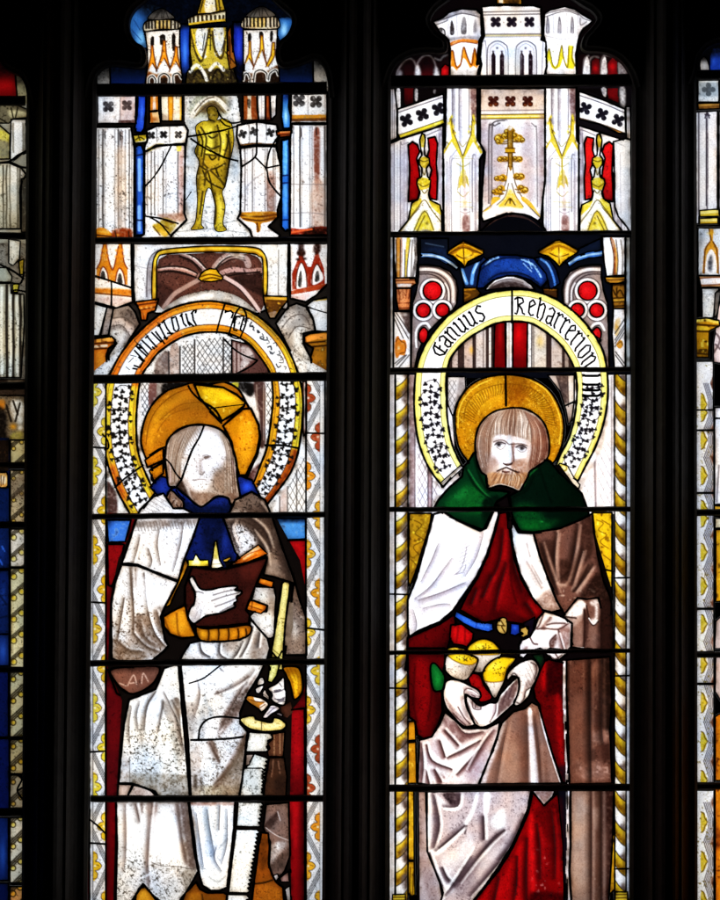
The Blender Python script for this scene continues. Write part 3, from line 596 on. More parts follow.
W('7d6656', '90,190 150,120 250,80 320,80 250,160 200,240 180,340 190,430 130,510 90,480 76,320', .75, 5); W('6e5444', '490,130 540,190 580,300 596,450 612,600 600,640 550,640 528,600 470,560 420,480 430,400 500,380 520,300 480,220', .7, 6); W('7a6252', '250,540 300,560 400,560 470,580 430,596 334,655 280,630', .75, 4); W('4a3428', '510,240 560,330 556,360 520,330', .6, 3)
for i in range(44):
    u_ = i / 43; c_ = ('4a3628', 'e6dcd2', '6a5242', 'c2b2a4')[(i * 3) % 4]; j = random.uniform(-8, 8)
    S(c_, 3.4, [[300 - 170 * u_, 84 + 60 * u_], [240 - 140 * u_ + j, 200], [196 - 110 * u_ + j, 330], [176 - 86 * u_ + j, 480]], random.uniform(.3, .6), .4, True, .4)
    S(c_, 3.4, [[460 + 60 * u_, 110 + 60 * u_], [500 + 70 * u_ + j, 260], [500 + 84 * u_ + j, 400], [500 + 100 * u_ + j, 560]], random.uniform(.25, .55), .4, True, .4)
W('eceaec', '210,270 260,180 350,120 420,130 480,190 510,290 470,370 430,420 400,500 350,540 280,530 240,470 196,420 190,340', .72, 7); W('f6f6f8', '330,160 430,150 470,250 440,350 390,360 350,280', .55, 9); W('fafafa', '280,490 370,480 372,530 290,535', .75, 4)
W('9a8676', '420,400 480,340 530,400 530,560 440,580 390,520', .55, 16); SP('4a3a2e', .42, .55, '390,390 560,340 580,590 400,600'); SP('5a4a3e', .42, .6, '200,260 330,120 380,260 330,400 220,430'); SP('4a3c34', .3, .6, '240,480 470,470 460,590 250,590'); SP('6a5a50', .2, .5)
HT('6a5848', .6, '200,140 340,80 300,220 190,300', 60, 2.6, .45); HT('6a5848', .6, '420,380 540,360 560,560 430,560', 50, 2.8, .4)
W('8a7c74', '205,300 245,298 240,318 212,322', .45, 4); W('8a7c74', '340,296 400,292 404,318 350,322', .45, 4); W('9a8c84', '316,320 340,330 350,430 318,420', .4, 4); W('6a5a52', '352,300 384,294 392,308 362,316', .85, 1.5); S('5a4a44', 4, '208,290 228,284 244,294 | 346,292 376,288 400,300', .5); W('8a7a70', '325,330 336,400 356,410 340,428 318,420', .55, 2.5); S('4a3a34', 4, '322,424 340,430 356,410', .55); S('6a5850', 5, '286,470 330,462 366,468', .5); S('8a7a70', 4, '214,330 206,380 226,420 | 300,330 304,400', .4); S('cfc8c4', 5, '250,270 270,350 262,420', .5); S('d8b0c0', 3, '104,340 112,430 110,490 | 556,330 580,420', .4)
W('3a281e', '150,500 190,470 220,520 244,590 200,570', .85, 2); LD('352,80 320,160 260,270 190,470', 1.1); LD('70,310 110,350 150,420 190,466', 1.0); LD('190,466 150,520 108,535', 1.0); LD('-40,290 20,250 70,230', 1.0); LD('-40,400 20,360 76,325', 1.0); LD('150,540 180,580 215,610', .9)
P('saint/head', '8a6c58', '98,556 128,548 170,590 206,630 196,690 140,716 96,712 70,650', 1.3, True); S('3a241a', 6, '110,570 100,640 130,690 | 150,600 120,650 140,690 170,670 150,640 | 190,640 170,700', .75); SP('d8c4b4', .35, .7, size=2); SP('2e1c12', .3, .6)
V(*A7); LD('590,95 610,130 660,180 720,215 760,250 790,305', 1.2)
V(*A8); LD('-2,250 40,290 70,320', 1.1)
# ---------- the saint's mantle, left side
V(*A9)
mantle = 'd9d8da'
P('saint', 'dddbdc', '270,75 300,0 380,-80 440,-100 500,-10 560,-10 660,40 620,160 565,300 530,425 400,375 285,328 190,322 240,180', 1.5)

W('f4f2f4', '330,140 460,120 620,100 560,290 520,400 380,350 340,240', .7, 12); HT('4a403a', .7, '270,70 640,60 630,110 290,130', 75, 3.2, .6); W('6a5c54', '270,70 650,45 640,85 280,105', .6, 6); SP('5a504a', .3, .55); SP('2c2622', .2, .6, '240,200 380,240 420,330 240,320'); S('7a6e68', 7, '300,170 290,290 | 350,240 370,300', .45, 1.2); HT('6a625e', .6, '300,-60 440,-90 500,-20 330,40', 30, 3.5, .45)
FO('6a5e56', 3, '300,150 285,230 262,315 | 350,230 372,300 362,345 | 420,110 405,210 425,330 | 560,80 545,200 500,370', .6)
P('saint', 'd3cfce', '190,328 285,334 400,380 528,432 450,580 425,640 450,780 470,815 440,850 300,960 130,890 128,560 150,440', 1.5)
W('efedee', '285,370 330,380 350,600 290,620', .7, 6); W('f2f0f2', '370,420 510,440 440,580 380,560', .6, 8); W('eceaea', '150,460 220,360 200,520 150,640', .6, 8); W('f0eeee', '340,780 440,800 450,830 380,840', .5, 5)
W('6e5a4c', '250,340 278,340 280,420 262,480 250,430', .6, 4); S('4a3a32', 5, '240,350 250,480 262,600 258,720 | 325,380 335,500 350,620 380,720 430,800 | 205,530 190,640 165,780', .65, .8); W('8c7664', '270,640 350,640 380,760 450,820 330,900 200,900 150,820 220,790', .55, 10); W('7a6252', '380,590 440,580 440,740 400,720', .5, 6)
S('3a2c22', 6, '160,780 220,830 300,850 | 260,740 330,810 400,850 | 380,740 450,820 | 150,840 200,900', .6, 1); SP('3a2e26', .4, .65, '150,560 440,560 460,840 300,920 140,880'); SP('2a221c', .22, .6)
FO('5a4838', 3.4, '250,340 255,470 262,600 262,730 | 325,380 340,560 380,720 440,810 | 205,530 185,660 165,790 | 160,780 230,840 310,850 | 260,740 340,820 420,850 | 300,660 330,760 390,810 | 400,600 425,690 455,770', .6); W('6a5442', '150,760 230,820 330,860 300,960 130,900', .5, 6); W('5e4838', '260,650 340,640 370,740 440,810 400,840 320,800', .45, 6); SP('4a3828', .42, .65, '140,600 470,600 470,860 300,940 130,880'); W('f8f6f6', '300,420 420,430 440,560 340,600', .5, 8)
LD('190,322 240,322 290,334', 1.4); LD('285,334 350,362 420,392 530,432', .9)
P('saint/book', 'c08a1e', '530,430 552,340 575,290 590,330 560,400 520,480 480,570 448,590 470,540', 1.0); S('5a3a08', 4, '560,350 520,450 470,560', .6)
# left hanging fold under the sleeve (brown oval) with scratched marks
V(*A11)
P('saint', '6e4c40', '122,120 250,100 410,100 400,170 350,225 270,262 215,250 160,200', 1.5, True); GR('2a1712', .8, (0, 150), (0, 95)); S('b89a8c', 5, '225,215 262,150 280,205 | 240,200 275,195 | 310,200 320,140 350,190 | 180,200 215,215', .7); SP('2e1a14', .25, .6)
# ---------- tunic of white cloth below (left panel)
P('saint/robe', 'd6d8d9', '235,298 320,265 395,235 420,170 445,110 530,80 540,200 552,340 570,540 600,880 410,880 390,850 250,800 172,800 185,640 205,440', 1.5)
W('f0f2f4', '260,310 400,240 420,320 330,420 300,560 220,540 230,380', .6, 8); W('eef0f2', '440,130 500,120 450,260 420,260', .7, 6)
W('7d746e', '330,330 390,260 395,300 350,350 320,470', .6, 4); W('8a807a', '430,310 445,330 430,400 410,480 415,420', .6, 4); S('3c3632', 5, '440,260 480,320 520,420 560,600 | 395,250 340,340 325,480 | 435,320 430,400 410,490 | 480,310 520,290 500,340 540,420', .6, .8); S('f8f8fa', 14, '420,230 450,290 500,390 540,560 560,700', .7, 1.2); W('5a4a44', '490,300 530,290 535,400 520,370', .55, 4); W('6a5a54', '500,420 550,480 560,620', .5, 4)
S('9aa0a2', 5, '300,500 330,640 340,800 | 400,520 380,700 | 480,460 510,640 530,760', .4, 1); SP('3e3c36', .4, .6, '200,500 540,480 590,870 200,800'); SP('5a5042', .3, .6, '230,640 560,640 590,870 260,830', 4); SP('3a3a3a', .16, .55); W('8a7a6c', '240,760 420,800 590,840 590,880 400,880', .35, 6)
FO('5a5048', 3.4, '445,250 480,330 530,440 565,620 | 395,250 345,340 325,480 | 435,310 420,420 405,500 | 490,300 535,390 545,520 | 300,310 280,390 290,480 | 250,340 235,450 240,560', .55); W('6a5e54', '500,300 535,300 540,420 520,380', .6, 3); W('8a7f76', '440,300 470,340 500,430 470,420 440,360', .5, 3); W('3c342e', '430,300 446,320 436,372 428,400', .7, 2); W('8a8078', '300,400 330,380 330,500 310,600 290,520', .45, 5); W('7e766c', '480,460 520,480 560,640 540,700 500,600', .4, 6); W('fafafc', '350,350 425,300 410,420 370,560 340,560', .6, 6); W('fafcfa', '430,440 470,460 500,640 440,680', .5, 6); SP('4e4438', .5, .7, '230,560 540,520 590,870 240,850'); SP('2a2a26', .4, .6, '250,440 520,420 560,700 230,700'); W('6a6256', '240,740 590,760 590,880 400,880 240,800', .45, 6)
W('9a8a80', '180,650 235,660 235,795 178,795', .35, 4); S('4a443e', 3, '238,640 240,800', .6); LD('172,800 240,800 300,815 360,840 400,882', 1.0); LD('262,812 220,885', .9)
P('saint/robe', 'b5a196', '172,805 255,808 220,885 165,885', 1.0); SP('4a382e', .25, .6)
P('saint/robe', 'c3b4ac', '262,812 330,823 384,850 406,886 222,886', 1.0); SP('4a382e', .3, .65); W('8a766c', '280,830 330,840 320,884 270,884', .5, 4)
# right panel of the cloth
V(*A10)
P('saint/robe', 'c9c7c6', '-165,870 -120,800 -60,785 60,790 180,780 235,740 240,650 300,720 345,770 360,830 340,900 -180,900', 1.4)
W('eceaea', '-110,810 0,800 60,860 0,900 -100,890', .6, 6); W('f0eeee', '240,660 290,720 260,790 190,860 210,780', .5, 6); S('4a4442', 5, '-60,800 -50,860 0,880 | 60,800 50,860 100,890 | 200,790 160,870 | 260,700 230,800 180,880', .6, .8); S('f4f4f4', 10, '0,820 70,880 | 120,850 200,800', .6, 1.5); W('7a6e68', '70,800 170,795 140,850 90,850', .5, 5); SP('4a4440', .25, .55); W('6a5a50', '270,740 340,790 320,890 240,890', .55, 8)
FO('4a4442', 3, '-60,800 -45,850 0,880 | 60,800 60,860 100,895 | 200,790 165,860 140,890 | 260,700 230,800 190,880 | 300,740 290,820', .75)
V(*A12)
P('saint/robe', 'cfd0d3', '-175,85 330,80 290,160 225,265 180,380 180,440 225,490 205,680 190,800 175,880 -115,880 -130,540 -150,340', 1.4)
W('eef0f4', '-150,200 -40,110 60,100 40,220 -60,320 -130,330', .6, 10); W('eceef2', '40,130 220,110 160,210 60,250', .7, 8); W('9aa4b0', '-80,180 -30,260 0,360 20,400 -30,330', .6, 6); W('8a99ac', '-10,330 20,360 10,420 -10,400', .5, 5)
W('6a5650', '290,130 240,220 150,330 90,440 50,490 70,420 130,320 200,220', .7, 4); W('7a6258', '160,340 230,290 260,330 180,390 100,470 50,520 60,480', .6, 5); S('54443e', 6, '30,265 110,240 170,215 230,160 | 40,250 60,270', .65, 1); W('8a766c', '220,500 180,640 100,740 20,820 100,700 150,600', .7, 5); W('b3a294', '180,560 200,700 170,860 0,870 60,800 140,680', .6, 6)
W('5a4640', '0,540 60,670 40,640 -10,570', .7, 3); S('3f3430', 5, '0,560 30,620 55,670 | 215,520 170,640 110,730 20,810 | 100,150 60,110', .6, .8); SP('4a4038', .32, .6, '-110,560 200,520 190,860 -110,870'); SP('3a322c', .16, .55); S('f6f8fa', 10, '-100,300 -60,420 -100,540 | 50,230 120,205 200,130', .6, 1.5); W('8a7e60', '-110,820 180,820 176,880 -112,880', .45, 5); W('f0f2f4', '0,560 30,680 -20,760 -60,640', .5, 8)
W('8c7c74', '-110,600 -60,600 -60,860 -110,860', .3, 6); W('463c34', '-100,760 -80,750 -75,830 -95,840', .7, 3); W('463c34', '-60,770 -45,760 -40,840 -58,840', .5, 3)
FO('5e4e46', 4, '270,120 200,220 120,360 50,490 | 230,160 150,215 50,255 | 215,520 170,640 110,730 30,800 | -80,160 -60,280 -100,420 | 0,560 30,620 60,670', .55); W('4e3e36', '60,460 130,340 215,225 232,250 180,350 100,450', .7, 4); W('5a483e', '0,540 30,560 62,670 30,640', .75, 3); W('574434', '222,500 205,640 120,760 10,850 60,760 150,640 200,520', .75, 5); W('7a6a5a', '150,640 200,640 185,870 60,870', .55, 6); W('8f8a8a', '-140,330 -90,300 -80,420 -100,520 -140,500', .5, 6); W('7f8894', '-60,330 -10,400 -30,500 -80,500', .45, 7); W('fafafd', '-140,180 -90,120 -70,240 -120,320', .6, 5); W('fafafd', '40,150 150,120 130,190 50,230', .6, 6); W('fbfbfd', '-20,420 60,420 40,500 -20,520', .5, 6); SP('4a3e32', .42, .65, '-115,560 210,520 195,880 -115,880'); SP('2a241e', .3, .6, '-150,250 200,200 180,480 -120,520')
LD('-125,200 -40,170 40,110 75,85', .9); LD('-115,540 0,538 130,530 200,520', 1.2); LD('-68,535 -60,470 -20,420 60,400 180,410', 1.1)
# bottom row: white cloth
V(*A13)
P('saint/robe', 'd2d0cf', '200,172 600,172 615,300 632,440 655,560 600,660 540,740 460,740 400,690 350,630 290,720 285,740 198,740 205,420', 1.5)
W('f6f6f8', '390,320 540,300 560,480 620,540 450,520 390,500', .75, 8); W('f2f4f6', '210,240 360,260 370,480 260,500', .65, 10); W('7a6862', '375,180 430,180 420,300 385,520 395,620 370,620 365,440 375,300', .7, 5); W('6a5650', '535,185 600,180 640,520 590,520 560,440 545,300', .75, 6); W('9a8a84', '240,185 265,185 262,480 245,480', .4, 3); W('6c5c56', '305,185 350,185 335,280 322,270', .7, 3); SP('2a2a28', .5, .75, '205,480 360,470 380,620 300,700 205,720'); SP('2a2a28', .45, .7, '400,560 560,550 600,640 480,720 400,660'); W('6a6258', '570,560 630,550 640,600 580,660', .55, 5); SP('46403c', .14, .5); GR('5a4c44', .5, (0, 210), (0, 170)); S('57504c', 3, '395,510 450,530 540,535 630,550', .7)
FO('6a5a52', 4, '310,190 330,285 | 400,180 385,340 375,520 385,640 | 540,190 560,360 590,520 | 250,190 255,400 245,560 | 605,200 622,380 640,520', .5); W('fcfcfe', '400,260 520,260 560,500 420,500', .5, 8); SP('4e4438', .45, .65, '200,460 620,540 600,700 460,730 205,720'); W('5a4c44', '540,180 600,180 640,530 600,530 560,420', .5, 5)
S('efeff2', 8, '340,600 420,560 | 450,600 520,560', .4)
V(*A14)
P('saint/robe', 'dfe2e8', '-60,172 195,172 188,320 168,500 150,650 110,668 60,668 15,640 0,590 -20,480 -38,330', 1.5)
W('7a94b4', '15,220 60,220 80,420 70,480 40,420', .55, 8); W('eef2f6', '90,200 180,190 160,480 110,520', .6, 8); W('f4f6f8', '20,500 140,480 130,640 50,650', .6, 8); SP('4a4e52', .2, .55); W('8a6a60', '-60,172 195,172 195,195 -55,195', .6, 3); S('6a6c70', 4, '90,430 80,480 110,500 | 60,600 100,620 140,590 | 150,380 100,440', .5, 1); W('b0aaa6', '-50,260 -20,280 0,500 -20,470', .5, 4)
FO('6a7484', 3.4, '40,220 55,330 80,470 | -20,240 0,400 20,540 | 150,220 150,400 120,520 | 90,430 80,490 120,560 | 110,200 105,330', .6)
# feet in brown shoes and ground
P('saint/shoe', '7a4a10', '0,660 40,680 130,680 150,690 145,745 -110,745 -80,680 -20,620', 1.4); S('3a2006', 6, '10,690 20,740', .7); W('a06a1a', '-60,690 0,680 0,740 -60,740', .6, 5)
V(*A13)
P('saint/shoe', 'a8741c', '305,740 310,690 330,655 360,645 385,670 420,720 430,745', 1.4, False); W('c8922c', '330,680 370,670 380,740 330,740', .6, 5)
V(*A14)
P('robe_fragment', '7a6258', '365,190 490,180 500,470 470,560 420,620 380,580 385,500 390,400 350,320', 1.3)
W('3c2a24', '360,300 430,230 420,290 370,330', .8, 3); W('b3aaa6', '385,420 480,400 440,470 395,520', .7, 5); W('4a3a32', '395,520 480,450 470,540 400,560', .75, 4); W('d8d4d2', '420,410 440,400 440,440 425,440', .7, 3); SP('2e221c', .35, .6); S('cabfba', 3, '365,320 420,360 490,390 | 430,230 445,280', .6)
P('robe_fragment', 'cfc4c0', '392,590 430,575 440,600 415,620', .9); P('robe_fragment', 'a08078', '440,600 490,560 495,620 450,620', .9); P('robe_fragment', 'd9d4d2', '470,660 498,640 505,745 480,720', .9)
P('saint/shoe', '8a4c10', '340,345 378,350 385,420 380,520 400,580 420,620 460,650 465,720 450,745 285,745 300,620 325,420', 1.4); W('4e2808', '345,360 370,370 370,520 340,560 330,480', .55, 6); W('a8661a', '300,650 400,640 450,680 440,740 300,740', .6, 6); S('2c1604', 6, '300,630 350,625 400,610', .8); SP('3a1c06', .25, .6)
# ---------- mantle, right side
V(*A10)
P('saint', '66564c', '80,50 120,10 150,-60 250,-110 330,-60 372,40 400,120 440,240 500,400 545,560 575,640 580,870 450,870 470,720 490,540 500,440 380,400 320,390 345,290 330,268 250,290 180,290 150,250 100,100', 1.4)
W('e2e0e2', '95,100 200,95 270,150 280,200 180,270 150,240 120,160', .85, 5); SP('1e1510', .45, .65); SP('c8b8aa', .25, .55, size=2, seed=4); HT('3a3230', .7, '90,70 250,60 270,120 110,120', 70, 3, .6); W('45362e', '200,0 330,0 390,120 420,240 350,230 290,160 210,110', .65, 8); SP('241a14', .4, .6); SP('d8c8bc', .25, .7, '320,240 380,220 420,380 340,390', 2); W('8f8076', '340,280 400,300 420,390 330,390', .6, 8); W('3a2c26', '420,180 470,340 490,420 440,390 400,260', .6, 6); S('2c201a', 5, '130,40 250,90 320,160 | 300,60 380,200', .5, 1); W('cfc6bc', '100,40 140,5 180,0 150,60', .5, 4); HT('5a4e48', .6, '120,0 260,-90 320,-40 200,60', 20, 4, .45)
FO('2e221c', 4, '200,20 320,110 370,230 | 260,130 330,230 350,330 | 420,200 470,340 490,420 | 150,60 130,120 180,250 | 300,-40 390,90 440,220', .7, 'cdbdb0')
W('8a7a70', '490,560 540,640 560,780 540,860 470,850 480,700', .7, 8); W('c9c0b8', '490,680 515,670 530,760 500,780', .6, 5); SP('2c221e', .35, .6, '470,560 570,600 575,860 460,860')
P('saint', 'b8b4b2', '270,460 385,465 395,520 385,760 365,770 345,770 300,720 235,640 265,610 340,610 345,575 250,540', 1.2); W('e4e4e4', '280,640 380,620 370,740 330,720', .6, 8); W('d0d8da', '300,500 330,500 330,540 300,540', .6, 6); SP('3a3430', .35, .6); W('7a6e66', '350,470 390,480 390,640 360,600', .6, 6)
P('saint', '7a6a5c', '450,700 465,560 495,540 500,700 465,820 452,850', 0)
# ---------- book, hand, sleeve, fur cuff
P('saint/book', '38140f', '-150,460 -110,350 -100,340 0,352 80,352 120,345 345,282 330,330 280,440 215,600 240,630 235,680 0,705 -80,700 -130,660 -150,560', 1.4)
SP('180806', .35, .7); W('5c241a', '180,330 320,300 280,400 200,420', .5, 10); W('4a1c14', '200,500 260,480 220,580', .5, 8); S('120605', 6, '-100,345 0,360 120,352 330,290', .7)
P('saint/book', 'd0741c', '110,338 200,270 290,208 345,262 330,272 220,315', 1.0); W('f0d6b0', '190,280 270,225 310,215 250,270 200,300', .75, 2, False); S('a0480c', 4, '150,320 240,260 330,235 | 200,310 280,270', .7); SP('fff0d0', .15, .7, size=2)
P('saint/page', 'd9cc4a', '-130,300 -100,300 -85,262 -60,300 -10,300 -5,340 -130,338', .9); W('f2eecc', '-100,305 -84,270 -65,305 -60,328 -110,328', .8, 2)
P('saint/page', 'd8d2b0', '5,340 15,290 28,190 40,185 50,250 58,300 80,340 40,352 10,352', 1.0); W('b5ac3a', '25,190 42,190 50,270 40,300 24,280', .6, 3); W('f6f6f2', '12,300 50,300 70,340 15,340', .7, 3); S('6a663a', 3, '12,326 70,322', .6)
P('saint/page', 'cfa83a', '78,300 120,282 126,292 90,318', .7)
P('saint/sleeve', 'b0700e', '-280,640 -230,610 -150,570 -130,650 -95,730 -85,760 -170,770 -240,745 -275,700', 1.4); W('d49a28', '-240,640 -160,600 -130,700 -180,740 -230,700', .55, 10); S('5a3204', 5, '-270,660 -240,740 | -200,620 -190,740 -160,765 | -150,600 -120,690 -90,750', .65, 1); SP('6a3c06', .2, .5)
P('saint/sleeve', '98600e', '-85,700 -40,710 100,705 235,690 242,740 180,775 60,790 -60,780', 1.3, True)
for x in (-40, 20, 80, 140, 195): W('c88a1c', [[x - 18, 725], [x, 712], [x + 18, 725], [x + 16, 765], [x, 775], [x - 16, 765]], .7, 4)
for x in (-10, 50, 110, 168, 215): S('3a1e04', 7, [[x, 715], [x + 4, 745], [x, 778]], .75)
P('saint/hand', 'e6e5e8', '-130,640 -118,590 -95,560 -90,500 -118,440 -124,415 -112,400 -98,405 -60,470 0,478 60,465 150,455 164,468 150,480 190,488 182,508 160,520 162,545 145,560 150,580 110,600 60,620 -20,635 -60,660 -100,682', 1.3, True)
W('a89e9c', '-120,630 -90,600 -50,620 -60,660 -100,676', .55, 6); S('5a5254', 4.5, '20,510 90,490 150,478 | 10,545 80,520 175,496 | 30,580 100,555 160,530 | 60,612 110,585 150,566 | -95,500 -70,490 -40,500', .75, .6); W('c8c0c0', '-80,520 -20,510 -40,590 -90,600', .4, 8); SP('8a8488', .14, .4); S('7a7072', 3, '-60,640 -50,600 | -90,650 -75,610', .5)
P('saint/clasp', 'c06a14', '300,405 382,430 374,468 285,440', 1.0); W('e0922c', '305,415 370,435 365,450 300,430', .6, 3); W('7a3c08', '286,432 374,455 374,468 284,446', .6, 2)
P('saint/clasp', 'c26e16', '232,545 262,542 345,572 335,600 305,622 225,600 218,580', 1.0); W('e29c38', '240,555 320,575 310,600 240,585', .55, 4); S('6a3408', 4, '235,575 310,600 | 255,545 250,590', .7)
# ---------- saw
P('saw/saw_handle', 'bdb46e', '432,440 445,428 475,430 482,450 462,600 450,700 440,860 436,960 360,960 370,840 390,720 412,580', 1.4); W('e2dca4', '440,450 465,450 445,600 425,760 400,860 405,700 425,580', .6, 6); SP('5e5426', .2, .6); S('6a602c', 4, '370,830 430,880 | 375,870 400,900 | 425,650 460,655', .6)
V(*A10); LD('372,850 405,885 432,845', .9)
V(235, 660, 9)
P('saint/robe', '4a2c20', '400,430 500,380 520,470 470,520 430,500', 0)
P('saw/saw_handle', 'a8a862', '310,-20 400,-20 396,60 376,140 332,204 294,192 306,110', 1.1); W('dcdca0', '330,20 380,20 360,120 325,180', .5, 5); SP('4a4a20', .35, .7); B('e8e8c0', .7, 320, 150, 14, 30)
P('saint/sleeve', 'a8700a', '432,74 480,58 572,70 606,170 604,290 552,350 524,340 500,230 462,140', 1.3, True); W('eab424', '500,130 560,150 590,230 560,320 530,320 515,220', .8, 8); W('7a4c06', '440,80 500,70 560,80 500,120', .5, 6); S('6a4204', 6, '470,90 510,180 530,300 | 540,90 570,180 570,300 | 500,80 545,180', .5, 1); SP('5a3604', .25, .6)
P('saint/hand', 'e9e9ef', '200,200 226,162 256,164 262,212 206,228', .9, True); P('saint/hand', 'e6e6ee', '188,254 246,230 254,246 222,298 190,292', .9, True); P('saint/hand', 'e4e4ec', '248,292 270,262 288,300 308,328 308,364 252,328', .9); S('6a6470', 4, '262,310 300,340', .6)
P('saint/hand', 'eaeaf0', '298,256 368,216 430,158 446,180 450,258 460,290 456,382 430,408 362,388 328,350 334,308', 1.15, True); W('fbfbff', '330,260 420,200 440,250 400,280', .7, 4); W('4a4650', '350,270 400,262 420,268 400,284 360,290', .75, 2); W('5a5662', '370,350 420,348 446,338 440,366 390,372', .7, 2); W('8a8692', '335,320 360,310 366,370 340,350', .5, 3); S('3a3640', 5, '320,280 360,292 410,280 440,262 | 360,350 400,356 446,336 | 380,384 420,372 446,376 | 400,210 420,240', .75, .5)
P('saint/hand', 'a8742c', '92,342 130,320 182,330 252,350 302,402 242,468 214,442 130,388', 1.1, True); W('ece4e0', '172,334 250,352 298,402 240,464 222,420 262,384 190,372', .92, 2); S('5a3408', 6, '120,350 180,372 262,380 | 226,430 270,400', .75); B('d8a048', .6, 130, 345, 24, 14)
P('saint/hand', 'd3d0dc', '250,512 290,452 322,408 370,410 404,440 336,482 282,524', 1.0, True); S('4a4454', 5, '290,490 330,450 372,424 | 310,430 350,430', .7); P('saint/hand', '9a98a8', '362,484 400,470 434,492 420,508', .8)
P('saw/saw_guard', 'd2c27c', '46,542 90,510 168,504 190,532 250,548 330,560 348,520 400,528 456,570 452,610 400,636 250,644 120,612', 1.3, True); W('ece2b0', '90,530 160,530 250,570 380,560 430,590 300,620 140,590', .6, 5); S('2a220c', 5, '240,548 238,640 | 170,508 184,540', .7); W('3a2e14', '170,504 200,512 214,548 188,530 | 300,560 330,540 352,520 340,560', .8, 2); SP('7a6a2a', .3, .6)
V(*A12)
blade = '235,492 365,500 378,530 345,545 362,560 340,580 350,600 335,612 215,612 222,560'
P('saw', 'd6d6cf', blade, 1.2); SP('3f3f38', .35, .65); W('eeeee8', '250,500 330,505 320,600 240,600', .4, 8)
P('saint/robe', '5a3a28', '370,505 450,490 440,640 350,640 345,610 360,590 345,560 375,535', 1.0); S('9a7a5e', 5, '385,510 385,630 | 420,500 420,620 | 442,500 440,600', .6); SP('241408', .3, .6)
teeth = ['268,625', '350,645']
tp = []
x0, y0_, x1, y1_ = 350, 645, 312, 880
for i in range(10):
    u = i / 10; xa = x0 + (x1 - x0) * u; ya = y0_ + (y1_ - y0_) * u
    tp += [(xa - 14, ya), (xa + 6, ya + 17)]
pa = ' '.join('%g,%g' % p for p in tp)
P('saw', 'cfd1cc', '268,622 ' + pa + ' 310,880 190,880 200,720 230,690', 1.0); SP('33332e', .42, .7); W('e9ebe6', '250,660 330,650 300,800 230,800', .4, 10)
P('saw', '9a8a80', '218,628 262,625 235,690 212,695', .9)
P('saint/robe', '40291c', '356,645 445,645 462,760 455,880 322,880 330,800', 1.0); S('7a5a48', 6, '380,660 370,760 | 410,670 420,740', .6); W('241610', '400,760 450,760 450,870 390,870', .6, 8); SP('1a0e08', .3, .6)
V(*A14)
def bladeseg(x0, y0, x1, y1, n, left, col):
    tp = []
    for i in range(n):
        u = i / n; xa = x0 + (x1 - x0) * u; ya = y0 + (y1 - y0) * u; dy = (y1 - y0) / n
        tp += [(xa - 9, ya), (xa + 5, ya + dy * .75)]
    P('saw', col, ' '.join('%g,%g' % p for p in tp) + ' ' + left, .9)
bladeseg(352, -10, 348, 140, 8, '345,145 222,145 238,-10', 'cfd0cc'); SP('33332e', .42, .7)
bladeseg(348, 180, 328, 312, 6, '326,314 202,312 212,178', 'd0d1ce'); SP('33332e', .42, .7); W('eceeec', '230,200 320,200 310,300 220,300', .35, 8)
bladeseg(325, 330, 268, 676, 15, '262,680 160,678 172,560 202,328', 'd9dcdd'); W('f4f6f8', '210,350 300,350 250,660 180,660', .5, 8); SP('4a4c4a', .25, .6)
bladeseg(268, 692, 262, 745, 2, '260,760 148,760 155,690', 'e2e4e6')
V(*A10); LD('-285,650 -280,600 -200,560', .8) if 0 else None
# ---------- ornamental side strips
def lozstrip(part, xa, xb, y0, y1, side, per, ph, leads, tones):
    """white strip: half flowers in silver stain on alternate edges between bundles of slanting lines"""
    V()
    P(part, 'e0e0e2', [[xa, y0], [xb, y0], [xb, y1], [xa, y1]], 1.2)
    mg = 3.4
    ia, ib = (xa + mg, xb) if side > 0 else (xa, xb - mg - 1.5)
    w_ = ib - ia; i = 0; h = per / 2
    y = y0 - per + ph
    while y < y1 + per:
        xo, xc = (ia, ib) if i % 2 == 0 else (ib, ia)
        d = 1 if xc > xo else -1; g = tones[int((y - y0) / 60) % len(tones)]
        for q in (-4.4, -1.5, 1.5, 4.4): S('2c2828', .7, [[xo, y + h * .86 + q], [xc, y + h * .14 + q]], .85, .2, False)
        S('8a8688', .5, [[xo + d, y + h * .36], [xo + d * w_ * .5, y + h * .5]], .6); S('8a8688', .5, [[xo + d, y - h * .36], [xo + d * w_ * .6, y - h * .3]], .5)
        fl = [[xo - d * .5, y - h * .33], [xo + d * w_ * .3, y - h * .31], [xo + d * w_ * .36, y - h * .19], [xo + d * w_ * .2, y - h * .12], [xo + d * w_ * .45, y - h * .1], [xo + d * w_ * .68, y], [xo + d * w_ * .45, y + h * .1], [xo + d * w_ * .2, y + h * .12], [xo + d * w_ * .36, y + h * .19], [xo + d * w_ * .3, y + h * .31], [xo - d * .5, y + h * .33]]
        W(g, fl, .95, .2); S('3a2806', .65, fl, .85); B('f4f0e0', .95, xo + d * w_ * .16, y, 1.2, 1.2); S('4a3408', .5, [[xo + d * w_ * .3, y - 1.2], [xo + d * w_ * .5, y]], .7)
        y += h; i += 1
    if side > 0: W('d6d8dc', [[xa, y0], [ia, y0], [ia, y1], [xa, y1]], .9, .2, False); S('4a4646', .7, [[ia, y0], [ia, y1]], .8)
    else: W('e8eaee', [[ib, y0], [xb, y0], [xb, y1], [ib, y1]], .95, .2, False); S('6a6666', .6, [[ib, y0], [ib, y1]], .7); W('aab2bc', [[xb - 2, y0], [xb, y0], [xb, y1], [xb - 2, y1]], .6, .6, False)
    SP('4a463e', .16, .55)
    for a, b in leads: LD([[xa, a], [xb, b]], 1.0)
lozstrip('border_strip', 89.5, 106, 378, 945, 1, 79, 14, ((447, 448), (602, 603), (752, 751), (843, 844)), ('cdbb4a', 'd2bc3c', 'cfae2c', 'd2a628', 'c9a83a'))
